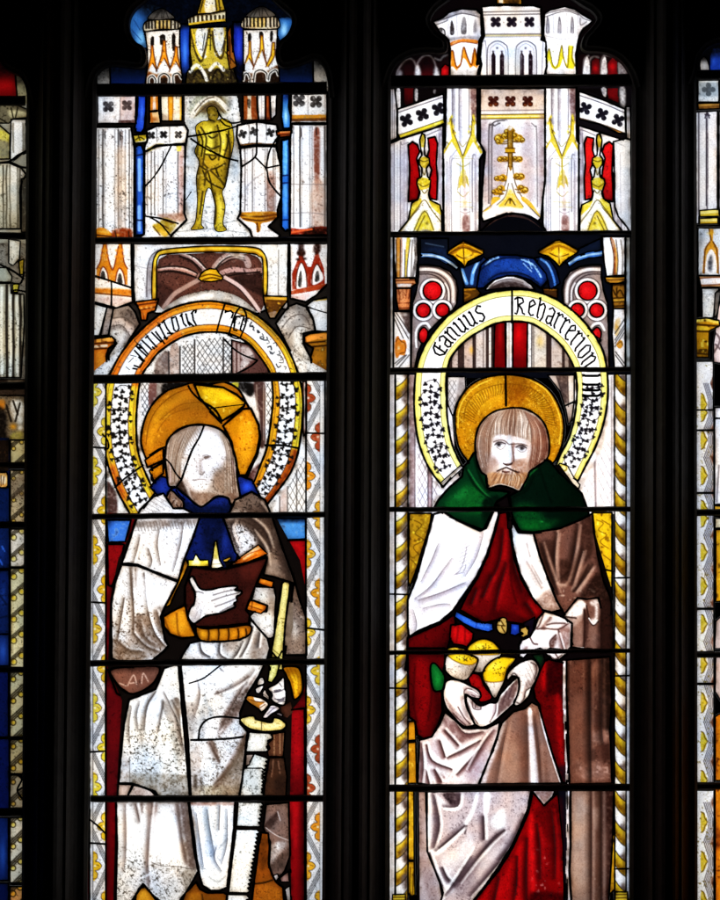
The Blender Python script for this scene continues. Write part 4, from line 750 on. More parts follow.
V(); LD('88,818 98,826 106,834', 1.0)
lozstrip('border_strip', 306, 325, 378, 945, -1, 78, 20, ((433, 433.5), (628, 630)), ('9a4a2c', 'd08a28', 'd09a2c', 'c88c24', 'd2ae3a', 'cdaa34'))
W('7a2418', '306,392 316,388 322,400 314,412 318,424 306,430', .0)
# ================= light with the saint who carries loaves =================
L('loaves')
B1 = (390, 0, 6); B2 = (510, 0, 6); B3 = (390, 120, 6); B4 = (510, 120, 6); B5 = (390, 240, 6); B6 = (510, 240, 6)
B7 = (390, 370, 6); B8 = (510, 370, 6); B9 = (390, 510, 6); B10 = (510, 510, 6); B11 = (390, 650, 6); B12 = (510, 650, 6)
B13 = (380, 770, 720 / 130); B14 = (510, 770, 720 / 130)
WH = 'f3f0f5'
V()
P('tracery_glass', '0c0608', '384,-45 640,-45 640,84 384,84', 0)
# little pierced arcade behind the turrets
V(*B1)
P('arcade', '1a0a0c', '30,470 40,420 70,380 110,355 160,360 200,335 250,340 290,380 350,330 360,480 30,480', 0)
P('arcade', '4a0c10', '185,480 185,390 210,350 240,350 258,390 258,480', 0, n=.2); GR('12070a', .85, (0, 470), (0, 380))  # arcade glass darkens upward, shade of the cusped head painted in
P('arcade', '2e0a0c', '85,480 85,400 110,365 135,375 148,420 148,480', 0); GR('10070a', .7, (0, 470), (0, 380))
P('arcade', '9a0e14', '304,455 306,410 330,385 356,400 356,458', .8); B('d01820', .6, 330, 430, 14, 18)
FREE(20, 320, 360, 460)
S('8a888c', 7, '40,460 46,425 80,375 120,352 150,380 165,460 | 165,380 190,345 225,332 255,350 275,400 280,460 | 270,350 300,360 320,340 345,330', .55, .8); W('d8d6da', '148,460 160,390 176,400 186,460', .75, 1.5); W('c8c6ca', '262,460 270,400 290,420 296,460', .7, 1.5); W('a8a6aa', '42,460 56,420 72,430 70,460', .6, 2); W('d0ced2', '300,380 330,325 352,330 330,370', .0)
V(*B2)
P('arcade', '1a0a0c', '400,470 410,330 440,325 480,340 560,330 640,335 690,380 715,440 720,480', 0)
P('arcade', '5a0c10', '486,470 490,370 515,345 535,360 542,470', 0); B('b01018', .7, 512, 410, 20, 22)
P('arcade', '6a0c12', '584,470 588,380 615,345 640,370 646,470', 0); B('b81018', .7, 614, 400, 22, 28)
W('14090b', '400,470 405,360 440,350 440,470', .9, 2)
FREE(400, 320, 720, 460)
S('98969a', 7, '440,450 446,360 470,335 | 478,450 475,370 500,340 530,345 | 545,455 548,370 565,335 600,335 640,350 | 655,450 650,380', .6, .8); W('dedce0', '440,455 446,380 462,340 476,380 474,455', .75, 1); W('dedce0', '546,455 552,370 570,340 580,390 578,455', .75, 1); W('a8a6ac', '655,450 660,360 690,390 712,440', .6, 2)
# turrets
V(*B1)
P('turret', WH, '255,130 320,105 350,75 430,52 520,58 545,85 550,215 535,245 520,390 545,375 530,420 525,460 358,460 360,290 352,240 325,215 300,195', 1.3)
W('8a868c', '300,110 350,76 430,54 520,60 546,90 540,110 480,90 420,84 340,118 260,140', .65, 1.5); S('3a363a', 4, '262,132 330,112 420,82 480,88 545,105 | 272,150 330,130 345,120', .7); S('2a2628', 5, '290,190 300,170 325,180 330,210', .8); B('141214', .9, 308, 182, 9, 12)
W('3a3436', '360,165 370,120 384,160 384,205 362,208', .85, .6); W('5a5658', '426,200 430,130 445,100 458,130 458,200', .7, 1); W('3a383c', '500,190 504,140 512,110 522,150 520,195', .7, 1.5); W('6a666a', '330,215 360,225 440,215 500,215 545,220 540,240 440,235 360,245', .6, 1.5)
S('8f8b90', 3, '350,120 350,220 | 400,95 404,215 | 470,92 474,215', .5); W('a8a4aa', '520,100 548,110 548,230 500,235', .45, 3)
W('c97a2a', '362,255 430,235 520,240 522,262 440,250 362,275', .8, .8); S('7a3808', 4, '362,276 430,252 522,262', .7)
W('d8861c', '362,310 378,302 386,350 400,400 420,380 436,300 446,280 458,310 470,360 486,385 492,330 506,284 516,300 524,350 540,380 520,410 500,395 480,410 455,360 440,345 425,390 400,425 380,400 364,400', .95, .4, False); S('6e3406', 5, '362,310 378,306 388,360 402,405 425,385 436,300 446,285 460,330 490,390 506,290 520,350 538,385', .75); B('f0b060', .6, 440, 330, 6, 30); B('f0b060', .5, 372, 350, 6, 24)
W('b8b4b4', '364,420 520,420 522,458 362,458', .6, 3); SP('5a5450', .25, .55, '364,420 520,420 522,458 362,458')
V(*B2)
P('turret', WH, '206,80 240,60 330,38 390,55 440,90 500,125 470,150 440,170 415,215 405,270 395,330 400,450 218,450 205,380 218,330 210,240 200,210', 1.3)
S('4a464a', 4, '210,86 250,72 330,56 400,75 440,110 490,128 | 215,100 330,66 410,90', .7); W('a09ca2', '330,40 440,90 500,125 440,110 400,76 330,58', .5, 1.5); W('b0acb2', '415,100 440,110 470,150 430,180 415,215', .5, 2); S('4a464a', 4, '420,110 425,150 460,130 | 415,205 430,180', .6)
for xx in (225, 296, 372): W('7a767e', [[xx - 8, 195], [xx - 6, 140], [xx, 100], [xx + 9, 140], [xx + 9, 198]], .65, 1); S('3a363c', 3, [[xx - 8, 195], [xx - 6, 140], [xx, 100], [xx + 9, 140], [xx + 9, 198]], .6)
W('b8b4ba', '285,150 330,150 330,190 280,195', .4, 3); S('8f8b90', 3, '258,85 262,200 | 340,80 344,200 | 408,95 405,210 | 215,215 320,235 410,215', .5)
W('d8c82a', '212,390 226,330 234,290 244,330 256,380 270,400 288,380 300,300 312,270 318,330 340,390 350,270 380,275 376,340 392,390 380,415 345,410 330,380 318,350 300,400 270,420 250,405 234,360 222,395', .9, .4, False); S('6a5c08', 4, '212,390 234,292 256,390 282,400 302,300 312,275 322,350 345,405 352,280 | 378,280 372,350 390,395', .75); SP('6a5c08', .2, .5, '210,260 400,260 400,430 210,430')
W('c0bcc0', '220,420 400,420 400,450 220,450', .5, 3)
# the middle storey
V(*B1)
P('canopy', WH, '550,40 600,34 700,32 860,34 905,45 912,215 905,240 935,250 940,400 925,460 535,460 550,385 540,345 548,260 566,215', 1.3)
W('c9bcae', '556,70 905,62 905,200 566,205', .45, 2); W('e9e4e6', '560,85 900,80 900,190 570,195', .5, 3)
for xx in (634, 730, 836): QF('1c1420', xx, 132, 36, 0, .95)
S('3a3238', 4, '556,72 905,66 | 566,206 908,204 | 556,90 905,84', .7); S('b8a878', 6, '562,214 910,212', .7); S('6a6268', 3, '562,222 910,220', .6); B('2a2228', .7, 682, 134, 4, 4); B('2a2228', .7, 784, 132, 4, 4)
for x0 in (645, 815):
    W('dcd8dd', [[x0 - 62, 455], [x0 - 60, 300], [x0 - 40, 260], [x0, 245], [x0 + 40, 260], [x0 + 62, 300], [x0 + 64, 455]], .9, 1)
    S('4a444c', 4, [[x0 - 62, 455], [x0 - 60, 300], [x0 - 40, 262], [x0, 246], [x0 + 40, 262], [x0 + 62, 300], [x0 + 64, 455]], .75); S('8a848c', 3, [[x0 - 48, 455], [x0 - 46, 310], [x0 - 30, 278], [x0, 262], [x0 + 30, 278], [x0 + 48, 310], [x0 + 50, 455]], .6)
    for dx in (-26, 26): W('1e1018', [[x0 + dx - 12, 460], [x0 + dx - 12, 335], [x0 + dx, 305], [x0 + dx + 14, 335], [x0 + dx + 14, 460]], .96, .2, False)
    B('2a2028', .9, x0 - 2, 288, 7, 7); B('2a2028', .9, x0 - 26, 308, 8, 6); B('2a2028', .9, x0 + 26, 308, 8, 6)
W('a8b4bc', '690,300 780,300 780,455 700,455', .4, 4)
S('5a545c', 4, '560,250 575,260 580,455 | 918,250 910,455 | 548,345 548,380', .5)
P('canopy', 'b88a30', '640,-60 790,-60 790,28 640,22', 1.0); W('ece4d4', '660,-60 680,-60 676,20 655,20', .8); W('2e1a08', '690,-20 770,-20 770,24 690,22', .6, 2)
# ------------- row 2: the great canopy (y 87..233)
V()
P('canopy', '151015', '384,84 640,84 640,238 384,238', 0)
V(*B1)
P('arcade', '0d0809', '30,530 340,530 330,560 50,655 30,650', 0); P('arcade', '56090c', '84,530 140,530 138,620 100,640 84,610', 0); GR('1a0608', .5, (0, 530), (0, 620)); FREE(0, 530, 330, 655); W('bab8bc', '8,540 22,540 22,640 8,650', .8, 1); W('e8e6ea', '40,540 60,540 60,650 40,650', .85, 1); W('c8c6ca', '150,540 166,540 164,600 150,600', .7, 1); W('8a888c', '262,540 275,540 272,560 262,560', .7, 1)
P('canopy', 'f1eff4', '45,655 320,562 325,720 330,740 250,775 60,832 45,800', 1.2)
for x, y in ((98, 722), (194, 688), (290, 655)): QF('17141a', x, y, 42, -18, .98)
S('3a3440', 4, '50,675 320,582', .7); W('d8c838', '48,812 325,716 330,738 50,836', .92, .5, False); S('5a4a0a', 4, '48,812 325,716 | 50,834 330,738', .8); SP('7a767e', .1, .4)
P('canopy', 'cfcdd4', '0,530 28,530 42,650 42,830 0,850', 1.1); S('6a6870', 4, '14,540 14,840 | 26,660 26,830', .6)
V(*B2)
P('arcade', '0d0809', '415,530 700,530 700,640 640,620 500,560 415,545', 0); P('arcade', '6a0a0e', '584,530 645,530 650,615 590,590', 0); FREE(415, 530, 725, 655); W('c8c6ca', '548,530 576,530 576,575 560,575', .75, 1); W('dcdade', '658,530 690,530 690,640 662,625', .7, 2)
P('canopy', 'f1eff4', '412,548 440,556 560,600 690,655 694,800 650,800 540,745 415,715', 1.2)
for x, y in ((452, 650), (552, 686), (648, 722)): QF('17141f', x, y, 40, 20, .98)
S('3a3440', 4, '415,572 560,622 690,678', .7); W('b8863a', '412,706 540,742 690,800 690,822 540,766 415,726', .9, .5, False); S('4a2c0a', 4, '412,706 540,742 690,800 | 415,728 540,768 690,822', .8)
P('canopy', 'd6d4da', '694,640 720,640 725,860 698,830', 1.1); S('6a6870', 4, '708,650 710,840', .6)
# shafts of the canopy
def shaft(v, xl, xr, kind):
    V(*v)
    P('canopy', 'f2f0f5', [[xl + 6, 525], [xr - 6, 525], [xr - 6, 830], [xr + 30, 900], [xr + 30, 920], [xr + 8, 960], [xr + 6, 1400], [xl - 8, 1400], [xl - 10, 960], [xl - 22, 915], [xl, 870]], 1.4)
    w_ = xr - xl
    W('8f8a92', [[xl + w_ * .2, 530], [xl + w_ * .29, 530], [xl + w_ * .29, 780], [xl + w_ * .22, 760]], .8, 1.5); W('a8a2aa', [[xl + w_ * .42, 530], [xl + w_ * .5, 530], [xl + w_ * .49, 860], [xl + w_ * .42, 850]], .8, 1.5)
    W('6a5050', [[xl + w_ * .76, 530], [xr - 8, 530], [xr - 8, 730], [xl + w_ * .8, 700]], .75, 3)
    VS('5a545c', 4, (xl + w_ * .22, xl + w_ * .42, xl + w_ * .72), 530, 780, .6, .1)
    cx = (xl + xr) / 2 + 5
    g = [[xl + 36, 700], [xl + 46, 740], [xl + 66, 830], [cx, 930], [xr - 46, 810], [xr - 36, 700], [xr - 20, 700], [xr - 22, 800], [xr - 10, 850], [xr + 26, 915], [xr + 14, 925], [xr - 30, 850], [cx + 10, 950], [cx - 8, 950], [xl + 40, 850], [xl - 12, 935], [xl - 16, 915], [xl + 40, 830], [xl + 32, 780], [xl + 24, 710]]
    W('d2ba38', g, .88, .5, False); S('5e4a0c', 4, '%g,700 %g,780 %g,840 %g,935' % (xl + 36, xl + 46, xl + 70, cx) + ' | %g,700 %g,800 %g,850 %g,935' % (xr - 36, xr - 44, xr - 62, cx + 4), .8)
    for a_, b_ in ((xl + 22, 740), (xl + 48, 760), (xl + 40, 700), (xr - 22, 735), (xr - 48, 760), (xr - 30, 695), (xl + 62, 800), (xr - 58, 790)): B('d8c23c', .9, a_, b_, 8, 11)
    S('8a7c84', 4, [[xl + 26, 1380], [xl + 26, 990], [xl + 46, 930], [xl + 70, 900]], .6); S('6f6a72', 5, [[xl + 40, 1390], [xl + 36, 1000], [xl + 52, 950]], .55); S('6f6a72', 6, [[xr - 36, 1270], [xr - 36, 960], [xr - 20, 930]], .6); S('8a848c', 3, [[xr - 14, 1390], [xr - 16, 1000], [xr - 34, 950]], .5)
    W('9a9098', [[xr - 26, 960], [xr - 8, 930], [xr - 6, 1390], [xr - 26, 1390]], .45, 3); W('b8b0b6', [[xl + 4, 960], [xl + 22, 990], [xl + 22, 1390], [xl, 1390]], .35, 3); VS('6a646c', 3, (xl + 12, cx - 14, cx + 44, xr - 20), 970, 1380, .5, .1)
    S('8a7a30', 4, '%g,850 %g,880 %g,850 | %g,980 %g,1000 %g,980 | %g,1150 %g,1180 %g,1150' % (cx - 22, cx, cx + 26, cx - 34, cx + 2, cx + 40, cx - 30, cx + 4, cx + 36), .55); W('d8c452', [[cx - 10, 1030], [cx + 16, 1020], [cx + 30, 1090], [cx + 8, 1070], [cx - 22, 1110]], .6, 1)
    for a_, b_ in ((xl + 34, 724), (xl + 52, 790), (xr - 34, 726), (xr - 50, 800), (xl - 2, 890), (xr + 6, 884), (xl + 12, 860), (xr - 8, 850)): S('5e4a0c', 3, [[a_ - 7, b_ + 6], [a_, b_ - 9], [a_ + 8, b_ + 5]], .7)
    # painted finial and worn tracery
    W('c9b23a', [[cx - 4, 950], [cx + 8, 950], [cx + 10, 1040], [cx + 30, 1060], [cx + 38, 1110], [cx + 20, 1100], [cx + 16, 1130], [cx - 4, 1110], [cx - 24, 1130], [cx - 12, 1060], [cx - 2, 1040]], .8, .8); S('7a6a1c', 3, '%g,940 %g,1100 | %g,1060 %g,1140 | %g,1060 %g,1120' % (cx, cx + 4, cx - 20, cx - 30, cx + 20, cx + 36), .6)
    S('a89a60', 3, '%g,935 %g,940 | %g,950 %g,952 | %g,1210 %g,1215 | %g,1240 %g,1245' % (cx - 50, cx + 50, cx - 44, cx + 60, cx - 50, cx + 50, cx - 20, cx + 60), .55); B('d8c25a', .7, cx + 14, 1220, 14, 22); W('7a5a58', [[cx + 2, 1300], [cx + 40, 1300], [cx + 40, 1400], [cx + 2, 1400]], .75, 1.5); B('2a2428', .7, cx + 16, 1258, 12, 8); S('6a5e66', 3, '%g,1270 %g,1280 %g,1270' % (cx - 10, cx + 16, cx + 44), .6); W('b09aa0', [[cx + 6, 1050], [cx + 24, 1050], [cx + 24, 1290], [cx + 6, 1290]], .45, 2)
    SP('8a848c', .1, .4)
shaft(B1, 330, 530, 0); shaft(B2, 205, 405, 1)
# gabled middle bay
V(*B1)
P('canopy', 'd9d2d2', '540,530 930,530 930,1080 918,1180 906,1310 880,1330 700,1280 560,1330 548,1300 552,1150 570,915 540,860', 1.4)
W('7a6e6c', '542,532 925,532 925,580 542,580', .5, 3); W('b8a8a0', '545,570 925,570 925,660 545,660', .6, 2)
for xx in (620, 722, 826): QF('3a140c', xx, 608, 38, 0, .95); B('8a4a14', .5, xx + 14, 626, 14, 10); B('b87c28', .45, xx - 16, 632, 10, 8)
W('d8b83a', '540,690 925,686 925,708 540,714', .95, .4, False); S('4a3408', 4, '540,688 925,684 | 540,714 925,710', .8); S('f0e8c8', 4, '545,700 925,696', .6); S('6a6064', 4, '545,664 925,660', .6)
W('8f8688', '600,1260 594,780 615,740 650,725 650,740 620,770 612,1240', .6, 1); S('3a3436', 5, '592,1220 592,790 606,750 640,726 700,722 | 612,1200 612,790 630,755 660,738', .75); S('4a4446', 4, '850,740 870,760 880,800 884,1240', .6); W('a8989a', '610,800 690,800 690,1100 620,1180', .6, 8); W('b09ea0', '800,780 850,760 862,1180 790,1120', .65, 8); W('8a767a', '890,740 925,720 925,1180 894,1200', .55, 4); W('8a767a', '545,730 585,730 590,1200 556,1150', .45, 4); SP('6a6064', .12, .4)
# crocketed ogee
gold = 'b58a1c'
W('e9e6ea', '560,1290 640,1220 690,1120 708,1020 716,940 726,940 734,1020 752,1120 800,1220 900,1330 880,1350 780,1290 720,1268 640,1290 560,1340', .95, .5)
S('4a3a20', 4, '556,1270 640,1200 690,1110 706,1020 714,930 | 728,930 738,1020 756,1110 810,1210 905,1310 | 640,1230 690,1180 712,1100 | 730,1100 756,1180 800,1240', .7)
W('c9a432', '556,1270 640,1210 664,1190 640,1180 612,1190 600,1250', .8, 1); W('c9a432', '905,1305 860,1260 790,1200 800,1180 850,1220', .8, 1); W('d0b040', '650,1240 690,1190 714,1140 730,1140 760,1190 800,1250 720,1240', .85, 1.5); S('4a3408', 4, '690,1230 720,1190 750,1230 | 720,1190 720,1220', .8); B('3a2c08', .8, 722, 1200, 9, 11)
for x, y, r in ((650, 830, 22), (690, 815, 18), (650, 850, 14), (660, 955, 15), (690, 950, 12), (672, 1068, 18), (640, 1070, 14), (636, 1150, 18), (660, 1130, 16), (622, 1150, 12), (775, 830, 20), (745, 815, 18), (798, 840, 14), (780, 955, 16), (752, 950, 12), (790, 1060, 18), (765, 1055, 14), (815, 1140, 18), (790, 1125, 14), (700, 790, 14), (735, 785, 12), (722, 770, 12), (720, 900, 20)):
    W(gold, [[x + r * 1.5 * math.cos(q * .785) + (720 - x) * .1, y + r * 1.25 * math.sin(q * .785)] for q in range(8)], .95, .4); S('4a2e06', 3.5, [[x + r * (1.25 - q * .1) * math.cos(q * .8 + 2), y + r * (1.1 - q * .1) * math.sin(q * .8 + 2)] for q in range(10)], .9); B('f0d878', .8, x - r * .3, y - r * .4, r * .5, r * .4); S('6a4a10', 5, [[x, y + r * .5], [x + (720 - x) * .4, y + r * .95], [x + (720 - x) * (.85 if y < 1000 else .55), y + r * .7]], .7)
W('8a6414', '704,780 738,780 734,1000 712,1000', .75, 1); S('3a2406', 4, '706,790 710,1000 | 736,790 732,1000', .7); W('b58a1c', '690,890 750,890 750,916 690,916', .9, .4, False); S('4a2e06', 4, '690,890 750,890 | 690,916 750,916', .8); W('e6e2e6', '690,735 700,720 712,760 730,735 740,760 716,782', .6, 1)
V(*B3)
P('vault', '07080e', '552,680 560,650 620,600 690,570 740,560 830,575 900,620 910,690', 1.2, True); W('4a3430', '556,655 640,590 720,570 820,585 905,650 830,600 720,580 640,602', .8, 1.2)
# flanking gables
def flank(v, mir, x0, x1):
    V(*v)
    def m(s):
        return ' | '.join(' '.join('%g,%g' % ((x1 - float(p.split(',')[0]) if mir else x0 + float(p.split(',')[0])), float(p.split(',')[1])) for p in q.split()) for q in s.split('|'))
    P('canopy', 'efedf2', m('0,140 50,120 318,32 318,560 314,680 0,680'), 1.2)
    S('5a545c', 4, m('25,140 25,660 | 62,670 62,170 72,150 110,135 | 104,150 104,620 | 220,92 306,58 306,90 | 296,80 288,480'), .7); S('8f8990', 3, m('44,150 44,660 | 86,160 84,640 | 280,85 280,120'), .6); W('a098a2', m('62,170 104,155 104,560 64,660'), .6, 4); W('b4acb6', m('4,150 24,150 24,670 4,670'), .5, 3); W('8d8490', m('288,90 314,60 314,470 290,460'), .55, 3)
    P('canopy', 'a3080d' if not mir else 'd01a1c', m('110,150 135,130 165,150 178,190 160,230 175,300 185,400 165,480 110,490 118,300'), 1.2); SP('3a0205', .25, .6); GR('5a0508', .5, (0, 300), (0, 480))
    P('canopy', 'b00a10' if not mir else 'd4201e', m('228,110 270,100 285,140 278,260 285,350 280,480 240,470 225,400 250,300 220,230 235,180'), 1.2); SP('3a0205', .25, .6)
    P('canopy', 'efe9d8', m('192,80 208,90 212,120 206,170 208,210 235,230 238,260 218,290 226,340 244,360 240,400 232,450 240,480 300,510 310,560 312,672 50,672 110,600 130,500 170,470 180,440 160,380 165,355 190,340 192,290 176,265 174,235 192,210 184,170 178,120'), 1.1)
    W('cdb836', m('192,82 208,92 214,120 206,160 186,160 178,120'), .85, .8); W('c9b02e', m('180,225 236,225 238,262 214,290 198,285 176,262'), .8, 1); W('c9b02e', m('160,380 168,352 200,345 240,358 244,390 226,410 190,420 172,410'), .85, 1); W('d2bc3c', m('130,510 180,470 185,500 120,600 60,672 50,672'), .85, 1); W('d2bc3c', m('236,480 300,510 310,570 290,560 250,520'), .85, 1); W('cbb234', m('150,640 205,540 260,640 255,665 170,668'), .75, 1.5)
    S('5a480c', 4, m('110,600 170,520 208,480 250,540 312,620 | 60,672 130,580 200,500 | 140,672 208,545 262,660 | 160,672 208,575 | 192,300 206,330 214,300 | 180,240 205,250 236,238 | 168,380 200,400 240,380 | 190,420 206,440 225,420'), .75); W('f4f2f4', m('196,170 210,170 212,215 192,215'), .8, 1); S('e9e6ea', 8, m('90,670 160,570 206,505 250,570 308,650'), .9); SP('6a5410', .18, .6)
    B('4a3a0a', .7, x1 - 222 if mir else x0 + 222, 620, 10, 10); W('8a8488', m('180,668 210,655 245,665 240,672'), .6, 1)
flank(B3, False, 0, 0); flank(B4, True, 0, 730)
V(*B4)
P('canopy', 'e3e4ea', '620,130 700,110 725,120 730,690 700,640 650,580 628,520 625,240', 1.2); W('a8b0bc', '690,140 728,140 728,660 690,620', .45, 4); S('8a8890', 3, '630,130 690,160 | 660,200 665,560', .5)
# ------------- row 3: vault, roundels, scroll (y 237..372)
V()
P('vault', '0b0d18', '384,234 640,234 640,378 384,378', 0)
V(*B5)
P('vault', '0e1424', '180,-10 350,-10 350,60 420,160 400,180 300,110 180,90', 1.2); S('3a4a60', 5, '215,20 320,40', .7); W('16294e', '190,60 300,40 345,70 410,150 300,90', .5, 4)
P('vault', '5b8ad0', '185,78 250,78 320,98 375,130 415,168 400,180 350,150 290,118 230,105 188,105', .6); S('b8d4f0', 6, '190,92 260,94 330,118 400,165', .85); S('16284e', 5, '190,106 260,108 330,130 400,178', .8)
P('vault', '16264c', '415,150 440,165 545,120 560,100 600,130 560,220 520,300 450,300', 1.0); S('5f94d8', 12, '432,180 460,260 | 528,130 500,190 490,260', .85); S('b0d0f0', 5, '430,190 454,250 | 524,140 498,200', .7)
P('vault', '142e66', '545,150 590,110 650,90 760,92 860,110 925,160 960,230 905,290 840,240 760,215 700,215 620,240 560,290 520,290 530,220', 1.3); W('26509a', '600,150 680,110 780,120 860,140 920,210 900,260 830,215 740,190 640,190 590,230', .6, 5); S('8fb8e8', 7, '575,150 610,118 650,105 | 790,115 860,150 905,220', .8); S('a8ccf2', 4, '830,120 850,170 | 800,140 850,190', .6); SP('0a1838', .35, .6); S('0a1430', 6, '545,180 580,150 640,118 720,106 800,112 | 590,240 650,205 740,195 820,212 890,260', .75)
P('vault', '12264e', '860,110 905,100 960,120 1000,180 1020,260 960,300 935,200', 1.1); S('4a7cc4', 8, '905,115 950,150 980,220 990,270', .8); S('7ba6de', 4, '935,130 970,190', .7); SP('060e24', .3, .6)
P('vault', 'b0a6a4', '570,300 590,270 640,230 700,215 740,215 800,235 850,270 870,300 800,290 720,285 640,295', 1.1); W('3a2c2a', '600,300 650,260 720,245 790,262 830,300', .85, 1.5); S('f0ecec', 7, '580,292 620,250 690,226 760,226 820,250 860,290', .8); S('5a4e4c', 4, '595,292 640,252 720,236 800,258', .7)
V(*B6)
P('vault', '101a30', '395,60 545,-10 550,60 430,90 350,150 330,130', 1.1); P('vault', '3a6cb8', '345,135 400,95 470,70 555,62 555,100 470,108 400,130 355,165', .8); S('9cc4ee', 7, '355,140 410,108 480,88 550,80', .85); S('12244a', 5, '350,160 410,132 480,112 550,108', .8); W('1c3260', '400,80 550,20 550,60 470,70', .6, 3)
# corbels
V(*B5)
P('corbel', 'd6a820', '345,65 440,5 560,60 560,85 510,110 470,130 448,165 430,140 380,100 345,85', 1.2); W('8a5c0c', '350,80 440,30 555,80 500,75 440,50 380,85', .7, 1); S('5a3a06', 5, '350,70 440,18 556,68 | 352,84 440,45 555,85 | 440,50 446,150 | 400,90 440,110 490,90', .8); B('f0d86a', .7, 470, 100, 24, 14); SP('6a4408', .2, .6)
V(*B6)
P('corbel', 'd8b024', '172,65 270,5 295,0 412,60 400,80 350,110 320,135 296,160 270,130 230,100 172,80', 1.2); S('5a3a06', 5, '176,72 292,12 408,66 | 180,80 292,35 400,82 | 292,35 296,140 | 240,80 292,100 350,85', .8); B('f4de78', .7, 300, 90, 16, 24); W('a0720e', '180,75 290,22 405,72 350,70 290,45 230,80', .6, 1); SP('6a4408', .2, .6)
V(*B5); P('corbel', '5a3a0c', '440,288 515,285 545,320 520,350 440,380', 1.0); W('a87a1c', '442,290 512,288 512,300 442,304', .8, .8, False); S('8a6018', 6, '450,320 480,330 450,350', .7)
V(*B6); P('corbel', '4a2c10', '195,290 285,290 285,350 240,340 200,320', 1.0); W('8a5c1a', '200,292 280,292 280,304 200,302', .7, .8, False)
# traceried roundels
def roundels(v, mir):
    V(*v)
    def m(s):
        return ' | '.join(' '.join('%g,%g' % ((720 - float(p.split(',')[0]) if mir else float(p.split(',')[0])), float(p.split(',')[1])) for p in q.split()) for q in s.split('|'))
    P('roundel_tracery', '8d7f7c', m('172,150 230,150 300,160 360,190 395,240 408,300 400,380 380,420 300,480 240,540 200,600 165,680 150,770 125,770 130,500 135,380 160,300 172,220'), 1.2)
    SP('4a403e', .22, .5); S('d8d0ce', 10, m('172,178 240,176 300,190 350,225 376,280 380,370'), .8); S('3a2e2e', 5, m('172,192 240,192 295,208 338,245 360,300 362,380 | 172,160 240,160 310,175 370,220 396,280 398,370 | 175,205 235,205 285,222 322,258 342,310 340,370'), .75); S('e8e2e0', 6, m('330,260 350,300 352,370'), .6)
    for cx, cy, r in ((255, 305, 56), (200, 422, 42), (315, 420, 40), (200, 560, 46)):
        if mir: cx = 720 - cx
        if r == 46:
            c_ = [[cx - (25 if not mir else -25) * 1, 600], [cx - 26, 560], [cx - 10, 530], [cx + 8, 526], [cx + 26, 550], [cx + 22, 590], [cx, 620]]
            S('e6e0de', 9, [[cx - 40, 640], [cx - 44, 560], [cx - 20, 510], [cx + 20, 500], [cx + 46, 540]], .8); S('2e2222', 4, [[cx - 32, 640], [cx - 34, 560], [cx - 14, 520], [cx + 16, 512]], .7)
        else:
            c_ = [[cx + math.cos(q * .524) * r, cy + math.sin(q * .524) * r] for q in range(12)]
            S('e9e4e2', 9, [[cx + math.cos(q * .524) * (r + 13), cy + math.sin(q * .524) * (r + 13)] for q in range(13)], .85); S('3a2e2e', 4, [[cx + math.cos(q * .524) * (r + 24), cy + math.sin(q * .524) * (r + 24)] for q in range(13)], .55)
        keep = (globals()['clip'], globals()['cbox'])
        P('roundel_tracery/red_glass#%d' % (cx + cy + 2000 * mir), 'b80d14', c_, 1.0, True); B('e0282c', .7, cx - 8, cy - 4, r * .6, r * .6); SP('4a0206', .22, .6)
        globals()['clip'], globals()['cbox'] = keep
roundels(B5, False); roundels(B6, True)
# ring-side columns
V(*B5)
P('column', 'efedf0', '22,-20 165,-20 168,120 155,230 38,236 24,120', 1.2); W('c98a3a', '36,0 62,0 60,232 40,232', .85, .6); W('8a5030', '60,0 74,0 70,232 60,232', .5, .8); W('d2b848', '100,-10 122,0 106,120 96,225 88,225 92,110', .85, .6); W('3a3432', '140,-10 165,-10 160,160 140,228 132,200 146,100', .6, 1.2); S('3a3028', 4, '36,0 40,232 | 62,0 60,232 | 90,60 88,228 | 122,0 106,130 100,228 | 134,0 126,228', .7)
P('column', 'c98a5a', '28,228 150,226 160,262 130,280 130,290 40,290 30,262', 1.2); S('6a3410', 6, '32,244 155,242 | 40,264 140,262', .75); W('e6e0de', '42,262 130,262 126,284 46,284', .7, 1, False); S('7a4a2c', 4, '46,284 128,284', .7)
P('column', 'c87c4c', '36,292 128,288 126,330 120,420 50,424 36,350', 1.1); S('6a2c10', 5, '50,300 60,340 55,370 | 75,296 80,350 | 100,296 95,350 | 120,300 112,350 | 40,380 124,376 | 45,410 120,408', .75); W('e6a87a', '60,300 100,296 95,400 60,405', .4, 4); SP('5a2008', .3, .6)
P('border_strip', 'e3e0e2', '22,428 125,428 125,770 20,770', 1.2)
W('4a3a36', '60,430 125,430 125,540 100,560 80,480', .8, 3); B('e0dcda', .7, 88, 446, 20, 14); S('3a3230', 4, '25,440 110,590 | 40,440 120,560 | 25,470 80,590 | 40,750 100,690 | 50,770 115,690 | 30,740 90,690', .8); S('f0eef0', 5, '30,440 118,575', .5)
W('c87a28', '30,600 50,575 62,600 90,600 100,640 88,690 60,690 45,710 30,690', .9, 1); S('6a3808', 4, '35,610 50,590 70,610 90,620 92,670 60,680', .7); B('f0d8b0', .8, 52, 648, 8, 12)
P('border_strip', 'd3d6da', '0,-20 20,-20 20,770 0,770', 1.0); S('8a8e96', 3, '10,0 10,760', .5)
V(*B6)
P('column', 'efedf0', '552,-20 690,-20 690,212 578,218 562,120', 1.2); W('8a4a20', '600,-10 622,0 640,80 636,214 620,214 622,100', .75, .6); W('c89a4a', '622,0 634,40 646,120 640,214 634,214 634,100', .7, .6); S('3a2a1c', 4, '600,-10 622,100 616,214 | 636,0 648,120 642,214 | 664,0 676,100 672,214', .7); W('b0b4ba', '670,0 690,0 690,212 676,212', .5, 2)
